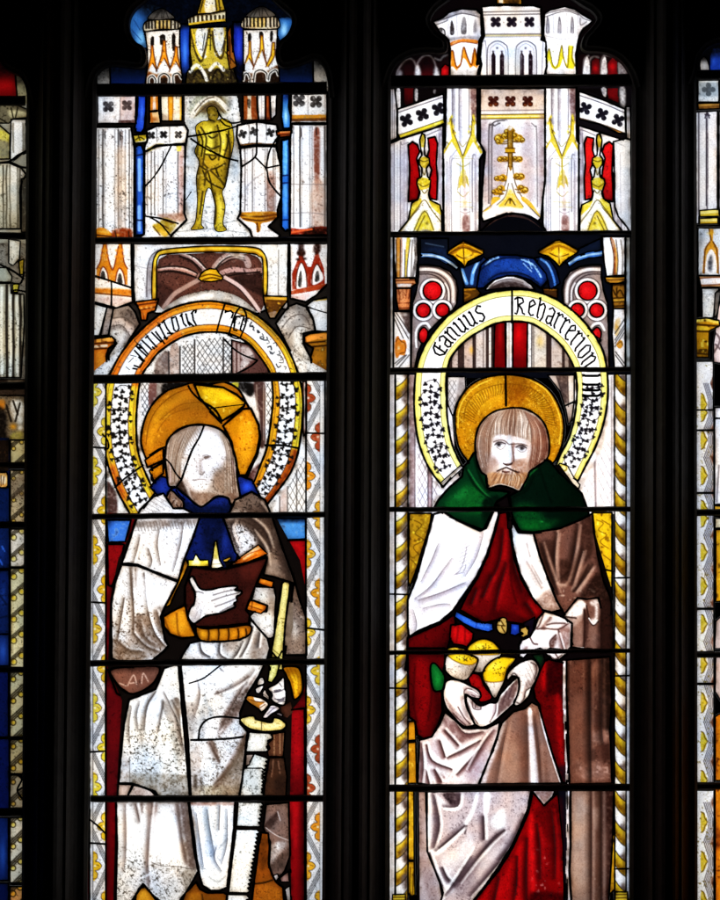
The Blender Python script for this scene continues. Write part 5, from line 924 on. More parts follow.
P('column', 'b5822c', '568,222 690,218 692,250 640,262 600,262 575,250', 1.2); S('5a3608', 6, '575,240 690,236', .75); B('e0b450', .7, 630, 230, 40, 8)
P('column', '8f6420', '612,262 690,260 690,410 620,410 610,330', 1.1); S('3a2206', 6, '614,272 690,268 | 620,300 635,330 660,300 680,335 | 620,350 690,346 | 618,372 690,368 | 622,398 690,394 | 640,290 640,340', .8); SP('2e1a06', .35, .7); W('c89a3c', '620,355 690,352 690,365 620,370', .6, 1, False)
P('border_strip', 'dad8da', '620,412 690,412 692,770 625,770 612,560', 1.2); B('f2f0f2', .8, 630, 440, 16, 12); W('b88a3c', '630,490 660,470 650,560 630,570', .6, 3); S('2e2a2a', 4, '630,600 692,500 | 630,620 692,520 | 630,640 692,545 | 630,560 690,470 | 632,690 690,770 | 632,670 690,745', .8); W('c08830', '640,620 665,600 680,625 665,650 645,645', .85, 1); S('5a3a08', 4, '645,625 665,610 675,630', .7)
P('border_strip', 'aab2b8', '694,-20 722,-20 722,770 694,770', 1.1); S('6a727a', 4, '706,0 706,760', .5)
# panelling and red cloth inside the ring
V(*B5)
P('panelling', '3a2a28', '330,780 400,660 520,560 640,490 720,480 820,485 960,560 1080,700 1120,780', 0)
for x, w_, c_ in ((390, 40, 'b5a6a2'), (470, 56, 'b8a49c'), (545, 66, 'c0b6b4'), (600, 20, 'd8d2d0'), (838, 40, 'e3dedc'), (895, 90, 'c8bcb0'), (1000, 70, 'b3a8a4'), (1060, 30, '8f8480')):
    W(c_, [[x - w_ / 2, 500], [x + w_ / 2, 500], [x + w_ / 2, 790], [x - w_ / 2, 790]], .9, 1, False, .3); S('2a1c1a', 5, '%g,500 %g,790 | %g,500 %g,790' % (x - w_ / 2, x - w_ / 2, x + w_ / 2, x + w_ / 2), .7)
B('c8a040', .7, 488, 660, 12, 24); B('c8a040', .5, 900, 610, 26, 40); SP('5a4a44', .25, .5); S('4a3e3c', 4, '580,520 580,780 | 560,500 560,780 | 860,500 862,780', .6)
P('panelling/red_cloth', '6e0508', '628,490 690,480 695,780 622,780', 1.1); B('a00a10', .6, 660, 560, 14, 80)
P('panelling', 'd8d4d4', '696,482 735,482 735,780 696,780', 1.0); S('7a7472', 4, '714,490 714,780', .5)
P('panelling/red_cloth', '8e070c', '738,482 825,486 822,780 736,780', 1.1); B('c80e14', .75, 772, 560, 22, 60); GR('3a0204', .5, (0, 620), (0, 780))
# ------------- row 4: head (y 376..507)
V()
P('panelling', 'e9e4e9', '384,376 449,376 456,470 470,500 470,514 384,514', 0)
P('panelling', 'e9e4e9', '640,376 575,376 570,460 560,490 560,514 640,514', 0)
V(*B7)
def redo(name):
    pass
P('panelling', 'cfc8c6', '345,40 450,40 455,110 400,200 376,280 345,200', 1.0); W('8a7f7c', '420,40 452,40 452,110 400,190 405,110', .6, 3); HT('5a5452', .6, '345,60 400,60 390,260 350,200', 60, 4, .6); HT('5a5452', .6, '345,60 400,60 390,260 350,200', -60, 4, .6)
V(*B8)
P('panelling', 'b8aaa4', '225,30 385,30 385,190 370,300 350,330 335,240 300,130 255,70', 1.0); W('4a3c3a', '280,30 340,30 345,190 325,190 300,120', .75, 2); W('d8d4d4', '355,40 382,40 380,190 360,190', .7, 1); S('3a3030', 5, '280,40 320,160 | 345,40 350,220', .6); LD('330,215 385,190', 1.0)
# panelling lattice between scroll and column
V(*B7)
P('panelling', 'e3dde2', '112,30 158,30 155,330 170,450 215,560 260,650 300,700 255,830 112,830', 0)
W('8a7678', '114,30 148,30 150,320 158,420 150,830 114,830', .8, 1.5, False); S('4a3c40', 5, '114,30 114,830 | 150,380 150,830', .7); W('f2eef4', '155,400 180,470 225,570 225,830 158,830', .7, 1.5); HT('6a6068', .6, '165,450 225,580 225,830 165,830', 64, 5, .7); HT('6a6068', .6, '165,450 225,580 225,830 165,830', -64, 5, .7); W('9a8084', '228,590 250,640 250,830 228,830', .8, 1); S('4a3c40', 5, '228,590 228,830 | 252,650 250,830', .7); HT('6a6068', .6, '255,660 310,700 265,800 255,820', 64, 5, .7); HT('6a6068', .6, '255,660 310,700 265,800 255,820', -64, 5, .7)
V(*B8)
P('panelling', 'efebf1', '580,30 622,30 622,820 465,820 430,740 420,700 500,560 560,420 585,250', 0); S('8a8288', 4, '608,40 608,820 | 622,40 622,820', .6); S('5a5058', 6, '508,550 514,820', .8); W('b0a4a8', '500,560 518,540 522,820 506,820', .5, 1); HT('8a8288', .6, '525,520 600,400 600,800 530,800', 64, 6, .6); HT('8a8288', .6, '440,700 500,620 500,800 470,800', -60, 6, .55); HT('8a8288', .6, '440,700 500,620 500,800 470,800', 60, 6, .55); HT('8a8288', .6, '525,520 600,400 600,800 530,800', -64, 7, .45)
# the scroll
V()
r2O = spl(pts_('443,487 432,473 424,458 418,440 415,420 414,400 415,380 416.8,366 424,347 435.5,329.5 450,314 468,302 489,293 512,289.5 531,290.5 551,296.8 568,307 583,320.5 595,336 603,351 606.5,367 608,390 606,412 601,432 594,450 586,465 578,481'), False)
r2I = spl(pts_('462,466 457,456 452,444 449,430 447,415 446.5,400 446,382 448,366 452,356 461,345 472,336 486,328 498,323 512,321.5 530,323 543.5,330.5 556.5,340.5 566,352 573,365 576,376 577,390 576,406 573,424 568,440 560,455 556,466'), False)
P('scroll', 'ece794', lerp2(r2O, r2I, 0, 1), 1.4)
SP('a89a3c', .1, .4); W('d8c84a', lerp2(r2O, r2I, 0, .12), .35, 1, False)
W('f4f2f8', lerp2(r2O, r2I, .22, .80), 1, .2, False, .06)
for f in (.2, .82): S('5e5620', .7, lerp2(r2O, r2I, f, f)[:80], .75, sm=False)
W('c9bca8', lerp2(r2O, r2I, .25, .78, .02, .1), .25, 3, False)
leafscroll(r2O, r2I, .025, .225, 8, '17131a'); leafscroll(r2O, r2I, .795, .98, 8, '17131a')
W('f4f2f6', lerp2(r2O, r2I, 0, .1, 0, .01), 0)
V(*B7); P('scroll', 'f0ecee', '300,680 425,570 440,585 310,705', .8); S('6a5a40', 4, '305,690 430,575', .6); W('cdb23c', '240,610 270,620 310,672 300,690', .5, 1)
V(*B8); P('scroll', 'efe8dc', '275,585 300,560 345,575 380,640 420,690 410,715 370,680 310,650 285,620', .9); S('6a5418', 5, '300,590 310,570 335,575 338,598 315,605 308,592', .85); W('d2bc4a', '285,580 320,560 345,580 340,605 300,608', .5, 2); W('e8d86a', '280,570 330,500 350,500 330,560', .6, 1)
V(); LD('512,289 512,323', 1.2)
GL = {'C': (.74, '.62,.98 .3,.9 .1,.62 .12,.3 .34,.04 .7,.06 | .42,.9 .42,.1 | .42,.5 .62,.62'),
      'a': (.56, '.02,.76 .2,.95 .38,.82 .38,.14 .5,.0 | .38,.52 .08,.4 .06,.12 .2,.0 .38,.14'),
      'n': (.66, '-.04,.8 .08,.92 .08,.14 .18,.0 | .08,.72 .3,.95 .42,.82 .42,.14 .54,.0'),
      'u': (.66, '-.04,.82 .08,.94 .08,.16 .22,.02 .42,.2 | .32,.84 .42,.94 .42,.14 .54,.0'),
      's': (.54, '.44,.86 .26,1. .06,.78 .12,.6 .36,.44 .4,.18 .2,.0 .0,.14'),
      'R': (.8, '.0,.06 .14,.0 .22,.3 .2,.98 | .02,.86 .2,1. .46,.94 .52,.72 .26,.54 | .26,.54 .44,.3 .5,.06 .66,.0'),
      'e': (.52, '.4,.1 .2,.0 .06,.16 .06,.76 .22,.95 .38,.74 .08,.46'),
      'h': (.62, '-.02,1.12 .08,1.2 .08,.1 .18,.0 | .08,.72 .3,.95 .42,.8 .42,.16 .3,-.12'),
      'i': (.34, '-.04,.8 .08,.94 .08,.14 .2,.0 | .06,1.12 .16,1.2'),
      'r': (.46, '-.04,.8 .08,.92 .08,.14 .2,.0 | .08,.72 .24,.95 .36,.8'),
      'o': (.58, '.06,.18 .06,.76 .22,.95 .42,.78 .42,.2 .24,.0 .06,.18')}
def write(text, p0, p1, w_):
    """blackletter along the band, between two points of the ring"""
    us = np.linspace(.05, .95, 901); mid = lerp2(r2O, r2I, .5, .5, .05, .95, 901)[:901]
    ua = us[((mid - np.array(p0)) ** 2).sum(1).argmin()]; ub = us[((mid - np.array(p1)) ** 2).sum(1).argmin()]
    tot = sum(GL[g][0] for g in text); x = 0
    V()
    for g in text:
        for st in GL[g][1].split('|'):
            q = []
            for p in st.split():
                gx, gy = (float(k) for k in p.split(','))
                uu = ua + (ub - ua) * (x + gx) / tot; vv = .765 - gy * .52
                q.append(lerp2(r2O, r2I, vv, vv, uu, uu + 1e-6, 2)[0])
            INK('scroll/inscription', w_, ' '.join('%.2f,%.2f' % tuple(k) for k in q))
        x += GL[g][0]
write('Canuus', (429.5, 353), (485, 312), 1.45); write('Reharrerion', (514, 306), (593.5, 367), 1.38)
V(*B8)
for y in (35, 88, 122, 155): INK('scroll/inscription', 11, '436,%d 452,%d 526,%d 542,%d' % (y - 6, y, y, y - 8)); INK('scroll/inscription', 5, '432,%d 438,%d | 538,%d 544,%d' % (y - 12, y + 6, y - 14, y + 4))
# twisted columns at either side
def twist(x0, x1, y0, y1, per, ph, strip0, strip1, mir):
    V()
    P('border_strip', 'e9e8ee', [[strip0, y0], [strip1, y0], [strip1, y1], [strip0, y1]], 1.0); S('9a98a4', .8, [[(strip0 + strip1) / 2, y0], [(strip0 + strip1) / 2, y1]], .5)
    if mir: W('8f96a2', [[strip0, y0], [strip1, y0], [strip1, y1], [strip0, y1]], .55, 1.2, False)
    P('twisted_column', 'e9e6e6', [[x0, y0], [x1, y0], [x1, y1], [x0, y1]], 1.0)
    w_ = x1 - x0; y = y0 - per + ph; i = 0
    while y < y1 + per:
        h = per / 2
        def bandp(a, b, sl):
            e = [[x0 + w_ * u, y + a * h + sl * h * (.78 - u) * (1 if not mir else -1) - (0 if not mir else sl * h * .56) + math.sin(u * 3.14) * h * .14] for u in (0, .25, .5, .75, 1)]
            f = [[x0 + w_ * u, y + b * h + sl * h * (.78 - u) * (1 if not mir else -1) - (0 if not mir else sl * h * .56) + math.sin(u * 3.14) * h * .14] for u in (1, .75, .5, .25, 0)]
            return e + f
        if i % 2 == 0:
            W('c9a828', bandp(.0, .96, .85), .95, .3, False); W('6a4808', bandp(.5, .98, .85), .75, 1.2, False); W('4a300a', [[x1 - w_ * .3, y - h], [x1, y - h], [x1, y + h], [x1 - w_ * .3, y + h]], .25, 1.2, False)
            B('f0dc78', .75, x0 + w_ * .3, y + h * .5, w_ * .2, h * .2)
        else:
            W('f4f2f4', bandp(0, .96, .85), .8, .3, False); W('6a5e60', [[x0 + w_ * .45, y], [x1 + 1, y - h * .4], [x1 + 1, y + h * .7], [x0 + w_ * .6, y + h * .8]] if not mir else [[x0 + w_ * .1, y + h * .5], [x0 + w_ * .9, y + h * .2], [x1, y + h * 1.0], [x0 + w_ * .7, y + h * .9]], .8, 1.3)
        e = bandp(0, 0, .85)[:5]; S('2a1e10', .9, e, .9); y += h; i += 1
    W('3a2c20', [[x1 - 2.2, y0], [x1, y0], [x1, y1], [x1 - 2.2, y1]], .3, 1, False); SP('5a5040', .1, .4)
twist(395.5, 408, 374, 945, 27.0, 4, 389, 395, False)
for y_ in (594, 688): LD('389,%g 407,%g' % (y_, y_ + .5), .9)
twist(614.5, 626, 374, 945, 30.0, 12, 626, 633, True)
for y_ in (578, 676, 869): LD('614,%g 632,%g' % (y_, y_ - .5), .9)
# gold damask beside the mantle
V(*B9)
P('damask', 'a8801a', '114,20 250,20 235,110 180,300 120,460 110,430', 1.2); SP('5a3e06', .4, .8, size=2); SP('e8c83c', .35, .8, size=2, seed=3); S('5a3e06', 4, '140,60 190,90 150,140 200,180 140,220 175,270 | 130,300 160,340 130,380', .6); GR('4a3004', .5, (0, 260), (0, 440))
V(*B10)
P('damask', 'd8ae1c', '492,15 612,15 612,500 590,440 545,350 515,200', 1.2); SP('6a4a06', .35, .8, size=2); SP('f4dc5a', .3, .8, size=2, seed=3); S('6a4a06', 4, '520,60 560,80 530,120 580,150 540,190 590,230 | 550,60 600,90 | 560,270 600,300', .6); LD('560,355 625,370', .9); S('b8900e', 6, '560,380 600,440', .6)
V(*B11)
P('damask', 'b8841a', '108,430 150,425 155,540 108,545', 1.1); SP('5a3a06', .4, .8, size=2); P('damask', 'b8841a', '108,555 155,550 160,800 108,800', 1.1); SP('5a3a06', .4, .8, size=2); SP('e8bc4a', .3, .7, size=2, seed=4)
V(*B13)
P('damask', 'c09a22', '155,110 188,110 190,500 155,500', 1.1); SP('5a3a06', .35, .8, size=2); SP('ecd060', .3, .7, size=2, seed=4); P('damask', 'b8921e', '155,505 190,505 194,690 175,700 155,680', 1.1); S('5a3a06', 4, '168,540 164,660 180,690 186,560', .7); SP('5a3a06', .3, .8, size=2)
V(*B14)
P('damask', 'c8a428', '566,150 578,150 580,340 562,340', 1.0); P('damask', 'cc9a22', '560,345 580,345 580,660 545,695 550,500', 1.1); SP('5a3a06', .35, .8, size=2)
P('twisted_column', 'cdb23c', '582,675 650,675 655,760 580,760', 1.0); S('5a4208', 5, '584,690 650,690 | 584,710 650,706 | 582,730 652,728', .7)
V(*B13); P('twisted_column', 'cdb23c', '70,690 140,688 142,745 66,745', .9); S('5a4208', 5, '70,705 140,704 | 68,722 140,720', .7)
# ------------- dark ground of the figure
V()
P('saint', '0d0708', '408,612 409,598 418,560 430,522 440,508 470,465 560,465 578,490 590,515 600,550 612,590 614,640 614,785 608,945 417,945 418,740 408,700', 0)
# halo
P('saint/halo', 'a9770f', '455,425 456,408 462,395 472,384 487,377 506,374.5 522,376 537,381 551,392 560,408 564,425 562,445 554,462 548,460 540,440 530,470 480,470 466,459 458,445', 1.4, True)
SP('6a4204', .4, .7); SP('eec04a', .3, .65, size=1, seed=2)
S('f0c848', 1, '458,428 459,410 466,396 477,386 492,379 | 530,380 546,390 556,406 561,425 559,444', .75); W('e8b42a', '470,400 485,388 505,382 505,400 480,410', .35, 4)
for i in range(46):
    t_ = R(-175 + 170 * i / 45); a_ = np.array([510 + 36 * math.cos(t_), 425 + 32 * math.sin(t_)]); b_ = np.array([510 + 46 * math.cos(t_ + .1), 425 + 42 * math.sin(t_ + .1)])
    S('5e3a04', .7, [a_, (a_ + b_) / 2 + np.array([.8, .8]), b_], .55)
S('6a4204', .7, '464,420 466,406 474,395 486,388 504,384 524,386 540,394 551,408 555,424', .6)
W('7a4606', '506,376 530,379 522,404 507,402', .6, 4)
LD('505.5,374 506,406', 1.3)
# hood: green
V(*B7)
P('saint/hood', '06351a', '440,580 470,550 500,500 530,480 570,560 580,680 600,720 680,725 720,735 690,760 640,790 600,880 570,945 555,960 470,930 370,885 300,850 262,830 290,780 350,710 430,640', 1.5)
W('0e5a26', '330,800 420,710 480,680 560,730 590,800 560,860 440,850 350,830', .75, 10); W('187236', '380,760 440,710 470,730 420,780', .5, 6); S('021a0a', 10, '450,580 500,680 560,740 620,780 | 500,510 540,640 590,730', .75, 1); S('2a8a48', 5, '470,600 520,680 570,740 620,775', .55, .8); W('02140a', '560,780 660,760 600,880 560,920', .8, 5); SP('021a0a', .2, .5); GR('03200e', .75, (0, 850), (0, 940))
V(*B8)
P('saint/hood', '03170c', '-10,760 40,730 80,660 140,580 200,540 240,545 290,610 370,680 430,740 470,850 480,900 410,930 300,970 150,975 60,970 20,900', 1.5)
W('084a1e', '20,830 120,800 200,880 250,960 60,960', .7, 10); S('1c7a38', 5, '80,700 110,640 160,590', .7, .8); S('020c06', 8, '20,760 100,720 140,640 | 180,600 220,720 250,800', .6, 1); SP('010a05', .25, .6); GR('020d06', .8, (200, 0), (400, 0))
V(*B10)
W('0a5a22', '60,60 200,70 300,60 200,110 80,120', .6, 8); B('2a9a44', .6, 190, 70, 12, 6)
# face and hair
V(*B7)
V(465, 395, 7.2)
P('saint/head', 'ab978a', '300,97 360,92 430,100 510,140 570,205 600,290 608,380 592,455 520,515 468,548 452,590 425,640 390,692 335,672 250,652 170,674 158,620 150,580 118,555 90,490 74,400 76,310 100,225 150,160 220,115', 1.3, True)
W('6e5448', '80,330 110,220 160,170 200,150 170,260 180,400 190,470 160,570 110,540 80,450', .65, 5); W('5e382c', '540,190 590,260 606,380 590,450 480,535 455,560 470,460 490,360 500,300', .75, 5); W('6a5044', '300,100 360,95 370,200 340,290 300,290 290,200', .55, 6); W('efe6de', '380,130 450,140 460,200 440,300 400,290 380,220', .6, 6); W('efe4da', '200,160 260,140 250,230 230,280 200,280', .55, 6); W('d8c2b2', '480,200 540,260 520,330 490,300', .45, 6)
for i in range(64):
    u_ = i / 63; xb = 195 + 285 * u_; sg = (u_ - .5) * 2; c_ = ('4a2e22', 'f2eae2', '6a4c3c', 'd2c0b2', '583a2c', '8a6c5c')[(i * 5 + i // 7) % 6]
    S(c_, 3.0 + 1.4 * random.random(), [[350 + sg * 90, 104 + 26 * sg * sg], [345 + sg * 140 + random.uniform(-6, 6), 170 + 20 * sg * sg], [xb + random.uniform(-6, 6), 250], [xb + random.uniform(-5, 5), 292 + random.uniform(-12, 16) + (24 * u_)]], random.uniform(.3, .65), .4, True, .5)
for i in range(34):
    u_ = i / 33; c_ = ('4a2c20', '5e4030', 'ecdfd4', '6a4838', 'bfa593')[(i * 3) % 5]; jx = random.uniform(-7, 7)
    S(c_, 3.2, [[250 - 90 * u_, 125 + 40 * u_], [196 - 90 * u_ + jx, 240 + 20 * u_], [184 - 96 * u_ + jx, 380], [182 - 62 * u_ + jx, 500 + random.uniform(-20, 30)]], random.uniform(.35, .65), .4, True, .4)
    S(('4a2418', '5e3224', 'd8bfae', '6e4434', '9c7866')[(i * 3) % 5], 3.2, [[430 + 80 * u_, 120 + 40 * u_], [482 + 90 * u_ + jx, 250], [480 + 112 * u_ + jx, 380], [462 + 110 * u_ + jx, 520 - 70 * u_ + random.uniform(-10, 20)]], random.uniform(.35, .7), .4, True, .4)
W('ece6ea', '212,302 258,286 320,300 380,306 448,330 470,360 464,430 444,500 430,560 330,590 220,560 188,480 192,400 198,340', .9, 2.5)
W('fcfafc', '215,370 290,380 300,440 280,480 230,460 200,420', .6, 6); W('fbf8fa', '370,410 430,420 440,450 400,470 360,460', .5, 6); W('c4ada2', '200,430 230,470 250,530 200,540', .55, 6); W('b09a90', '210,322 300,322 300,346 214,350', .4, 4); W('b09a90', '350,340 450,356 446,372 352,366', .4, 4); W('b8a8a4', '305,300 345,302 340,480 320,490 308,400', .45, 3); W('c6d0da', '306,310 334,310 334,480 314,480', .6, 2); W('6a4438', '338,350 356,352 354,440 362,500 336,495 342,420', .75, 2.5); W('a88a7c', '180,440 235,470 240,540 200,570 165,560', .75, 5); W('9a7866', '350,470 440,460 450,520 440,580 350,570 330,520', .75, 5); W('c2aaa0', '440,330 472,362 462,450 440,480 446,400', .7, 3); W('bba69c', '200,310 300,300 440,326 460,350 380,330 300,318 215,330', .4, 3)
W('b0835c', '152,580 190,556 240,560 300,572 380,566 446,560 452,595 425,640 388,692 335,670 250,650 172,672', .8, 3); W('e8d8c8', '240,500 300,520 300,540 230,540 180,570', .4, 4)
for i in range(70):
    u_ = i / 69; c_ = ('5a341e', 'f0e2d2', '7a4c2c', 'd2b090', '3e2214', '9a6a44')[(i * 5) % 6]; x0_ = 205 + 215 * u_
    S(c_, 2.8, [[250 + 140 * u_ + random.uniform(-14, 14), 540 + random.uniform(-16, 20)], [x0_ + random.uniform(-12, 12), 600], [170 + 235 * u_ + random.uniform(-10, 10), 655 + 22 * math.sin(u_ * 2.6) + random.uniform(-12, 10)]], random.uniform(.3, .65), .4, True, .5)
S('f0e8e0', 4, '172,664 250,642 330,660 386,682 412,640', .6)
S('5a423a', 5, '206,338 240,326 280,328 312,352', .7); S('4a322a', 4.5, '318,356 360,352 410,352 446,366', .7); S('2a1a18', 5, '214,360 232,342 262,340 292,352', .85); S('2a1a18', 5, '366,376 390,362 418,364 442,380', .85); W('4a3c3a', '218,356 240,346 268,344 284,354 262,358 236,360', .4, 1); B('f8f8fa', .8, 254, 366, 26, 10); B('f8f8fa', .8, 406, 392, 26, 10); B('120c0e', 1, 244, 358, 18, 17); B('120c0e', 1, 409, 383, 19, 18); W('4a3c3a', '370,378 396,364 424,368 438,382 410,394 384,390', .4, 1); S('6a5852', 3.4, '226,374 252,392 276,382 290,360 | 376,394 404,412 432,404 444,384', .65); B('fbfbfc', .6, 268, 364, 10, 8); B('fbfbfc', .6, 388, 388, 9, 8)
S('4a3028', 4, '334,350 342,400 352,450 352,480', .6); S('3a2018', 6, '276,492 296,504 318,502 340,488', .85); W('3a2018', '284,494 340,490 330,506 300,510', .6, 1.5); S('2e1610', 7, '232,548 262,534 296,522 316,530 350,546 388,558', .85); S('3a1a14', 6, '268,548 290,556 316,552', .85); W('5e2e22', '272,548 318,550 296,562', .6, 1.5); S('7a5240', 4, '236,548 210,566 190,600 | 386,558 420,566 440,590', .55); W('6a4630', '280,566 330,562 320,580 290,582', .5, 2)
# mantle: white fall left
V(*B9)
P('saint', 'f1eef3', '262,25 320,10 400,60 540,125 575,110 620,10 650,-30 652,30 625,130 580,270 520,400 450,500 380,600 300,670 180,720 115,760 106,700 106,540 160,400 220,180', 1.5)
W('b8b0b8', '140,520 220,480 330,300 390,250 350,310 260,440 170,540', .5, 6); W('a89ca2', '170,540 300,490 460,430 470,440 330,510 200,560', .55, 5); W('c8c0c6', '240,280 290,190 280,260 220,380 180,440', .5, 6); W('b0a4aa', '150,570 220,560 210,660 190,640', .4, 6); W('ffffff', '280,50 420,90 440,200 360,230 260,200', .5, 8); S('7a6e74', 4, '385,390 420,360 445,300 460,220 | 400,385 440,370 455,330', .55); HT('8a7e84', .6, '440,200 480,200 450,380 390,390', -30, 3, .6); W('b8aeb4', '480,150 560,130 600,60 610,140 540,280 560,200', .3, 8); S('8a7c82', 4, '170,545 300,500 440,440 | 150,535 240,470 330,330', .5); SP('a8a0a6', .08, .3)
FO('9a8e96', 4, '170,540 310,495 450,435 | 150,530 250,450 370,290 | 185,430 250,300 290,200 | 560,140 520,280 450,400 | 200,590 300,565 360,565 | 140,600 160,680 150,730', .6, 'ffffff', .7)
# mantle: brown right half and its white lining
V(*B10)
P('saint/lining', 'f0ecf0', '-5,20 10,60 50,135 140,140 175,270 235,430 290,540 320,595 250,615 180,595 130,520 60,380 20,230 5,120', 1.4)
W('c8d0d8', '-5,40 40,130 40,220 20,230 5,120', .6, 4); W('8a7068', '150,560 230,480 300,570 320,595 250,612 185,596', .7, 6); W('b8aaa8', '90,300 150,370 200,470 180,470 110,390', .6, 5); S('8a7c7c', 4, '100,310 140,380 190,470 | 100,200 120,280 | 130,330 190,440', .6, .8); SP('6a5a56', .1, .4); SP('d8c8c0', .2, .6, '200,500 320,500 320,600 200,600', 2)
P('saint', '6b4a40', '140,135 300,110 420,60 495,20 505,140 530,290 560,420 600,520 610,560 600,800 560,840 430,830 380,820 360,760 375,660 330,630 315,605 280,545 230,420 180,280', 1.4)
SP('2e1a14', .3, .6); SP('9a7a6c', .15, .5, size=2); W('a08274', '280,120 300,115 290,200 285,400 330,440 380,330 410,80 420,70 400,330 340,460 280,450 262,380', .6, 2); W('8d6e60', '440,330 500,340 440,470 370,500 400,430', .5, 5); W('3a221a', '300,300 370,330 330,420 290,430', .65, 4); W('3a221a', '420,80 495,40 505,250 460,310 420,330', .7, 7); W('2e1a14', '180,200 260,200 260,380 280,460 300,520 240,400', .55, 7); W('281610', '530,380 600,480 605,560 500,520 420,520', .8, 6); S('b89c8e', 6, '440,250 400,400 370,480 | 500,350 440,430 400,490 | 285,130 275,300 280,430 330,450', .55, 1); S('2a1610', 6, '350,370 290,420 | 470,330 410,450 380,490 | 520,380 470,480', .6, 1); SP('e8d8cc', .3, .75, '280,480 520,480 500,530 300,530', 2)
FO('24120c', 4.5, '285,140 268,280 280,430 | 410,90 385,260 345,420 | 500,330 440,420 390,490 | 440,240 410,330 375,450 | 190,200 230,330 290,500 | 560,200 545,300 575,450', .8, 'b89a8c', .5)
P('saint', '6c4e44', '320,635 370,570 405,528 460,535 530,526 548,600 552,690 548,840 430,832 370,822 372,700', 1.3)
SP('3a221a', .25, .6); SP('a08274', .18, .5, size=2); W('ece4e2', '330,640 372,582 415,540 452,562 446,605 425,630 385,642', .95, 2); W('d8ccc8', '478,552 532,534 528,590 526,660 508,684 488,674 492,650 508,650 510,580 490,572', .8, 2.4); W('c3b0aa', '340,645 420,632 440,600 440,640 400,690 372,700', .6, 3); W('3a221c', '440,590 470,650 470,720 452,828 436,828', .7, 3); W('3a221c', '530,680 552,600 552,840 520,830', .6, 4); W('9a7c70', '380,700 430,650 434,820 378,818', .45, 5); W('8a6c60', '480,700 520,690 516,820 484,820', .4, 4)
S('2e1812', 6, '445,600 448,700 442,822 | 458,575 478,660 500,692 528,668 | 330,640 395,648', .75, .5); S('f4eeec', 5, '376,826 440,828 | 474,650 500,684 524,660', .7)
P('saint', '2e1812', '540,540 600,525 612,640 612,840 540,840', 0); SP('0e0604', .3, .6)
P('saint', 'ded5d6', '145,715 170,640 200,605 260,620 330,650 372,680 365,820 330,870 290,905 250,900 230,860 180,830 150,840 110,860 80,890 55,880 55,810 70,780 120,760', 1.4)
W('fbf8fa', '130,730 260,720 290,780 240,830 160,800 100,800 70,830', .8, 4); W('6e4e48', '230,650 250,630 250,655 215,690 215,720 180,710', .75, 3); W('8a6c66', '290,720 360,690 350,820 300,840', .75, 5); W('5a3c36', '240,780 275,745 280,790 260,830 240,820', .8, 3); W('7a5c56', '80,830 105,820 95,860 75,850', .8, 3); S('4a2e2a', 6, '165,715 200,710 290,715 350,680 | 120,765 140,800 165,805 | 245,830 240,790 275,750 | 290,720 320,830 | 200,625 175,690 150,715 | 220,690 260,680 330,680', .75, .6); S('fffafa', 7, '200,620 260,640 350,675 | 300,740 330,840', .5); W('a08680', '200,840 250,860 280,900 240,890', .6, 4)
# red gown
V(*B9)
P('saint/tunic', '6a0508', '655,20 700,10 716,100 725,170 745,290 790,420 850,520 925,610 880,660 830,690 640,660 560,680 420,600 460,510 525,405 585,275 630,130', 1.4)
W('8a070b', '640,200 700,220 720,400 700,560 600,560 560,480', .5, 12); W('4a0407', '720,100 760,300 850,520 800,560 740,420', .6, 8); S('5a0306', 8, '680,120 650,300 600,420 | 700,340 640,480 | 610,430 570,540', .45, 1.2); S('3a0205', 6, '720,300 730,450 760,560', .5, 1); SP('3a0205', .25, .6); W('3a0305', '420,600 560,640 640,600 820,650 820,690 560,680', .6, 5); W('c81418', '690,120 705,120 712,260 690,300', .3, 4)
FO('2e0204', 5, '680,120 660,300 610,420 | 700,320 655,480 630,600 | 740,200 745,330 795,480 | 610,400 560,520 | 820,560 860,620 | 520,480 490,560', .7, 'a81216', .3)
V(*B8); P('saint/tunic', '1a0a0c', '-14,900 -6,850 2,760 14,900 12,945 0,960 -15,950', .8)
V(*B9)
P('saint/tunic', '5e0508', '105,770 180,735 300,685 385,625 395,680 360,780 345,830 330,860 330,960 90,960 100,900', 1.3); GR('1e0204', .8, (200, 760), (330, 900)); SP('220204', .3, .6)
P('saint/tunic', 'a00a0e', '365,690 430,685 500,740 495,780 460,820 430,810 380,805 358,770', 1.1); W('c81216', '380,700 440,700 480,740 440,790 390,780', .5, 8); S('5a0406', 6, '410,700 400,790 | 450,710 450,790', .5, 1); SP('4a0305', .2, .5)
P('saint/belt', '2a5cc0', '395,605 440,630 520,670 615,680 620,720 590,732 510,715 440,680 385,640', 1.2); W('4f86e0', '440,640 520,675 600,690 600,710 510,695 440,665', .6, 4); SP('12286a', .25, .6); S('12286a', 4, '520,670 515,712', .5)
P('saint/buckle', 'c8a45a', '655,655 680,645 700,660 704,720 690,745 660,740 640,715 640,680', 1.1, True); S('4a3208', 5, '665,665 680,690 670,700 690,735 | 645,690 690,695', .8); B('ecd8a0', .6, 660, 680, 10, 12)
V(*B10); P('saint/belt', '1f3f9a', '5,680 55,685 60,740 30,755 0,745', 1.1); B('3f6cd0', .6, 30, 705, 16, 16); P('saint/buckle', 'd8b866', '62,712 95,700 110,720 108,750 80,765 55,755 80,742 62,730', 1.0)
P('saint/tunic', '120a1c', '60,690 150,640 140,720 115,755 110,700', .8)
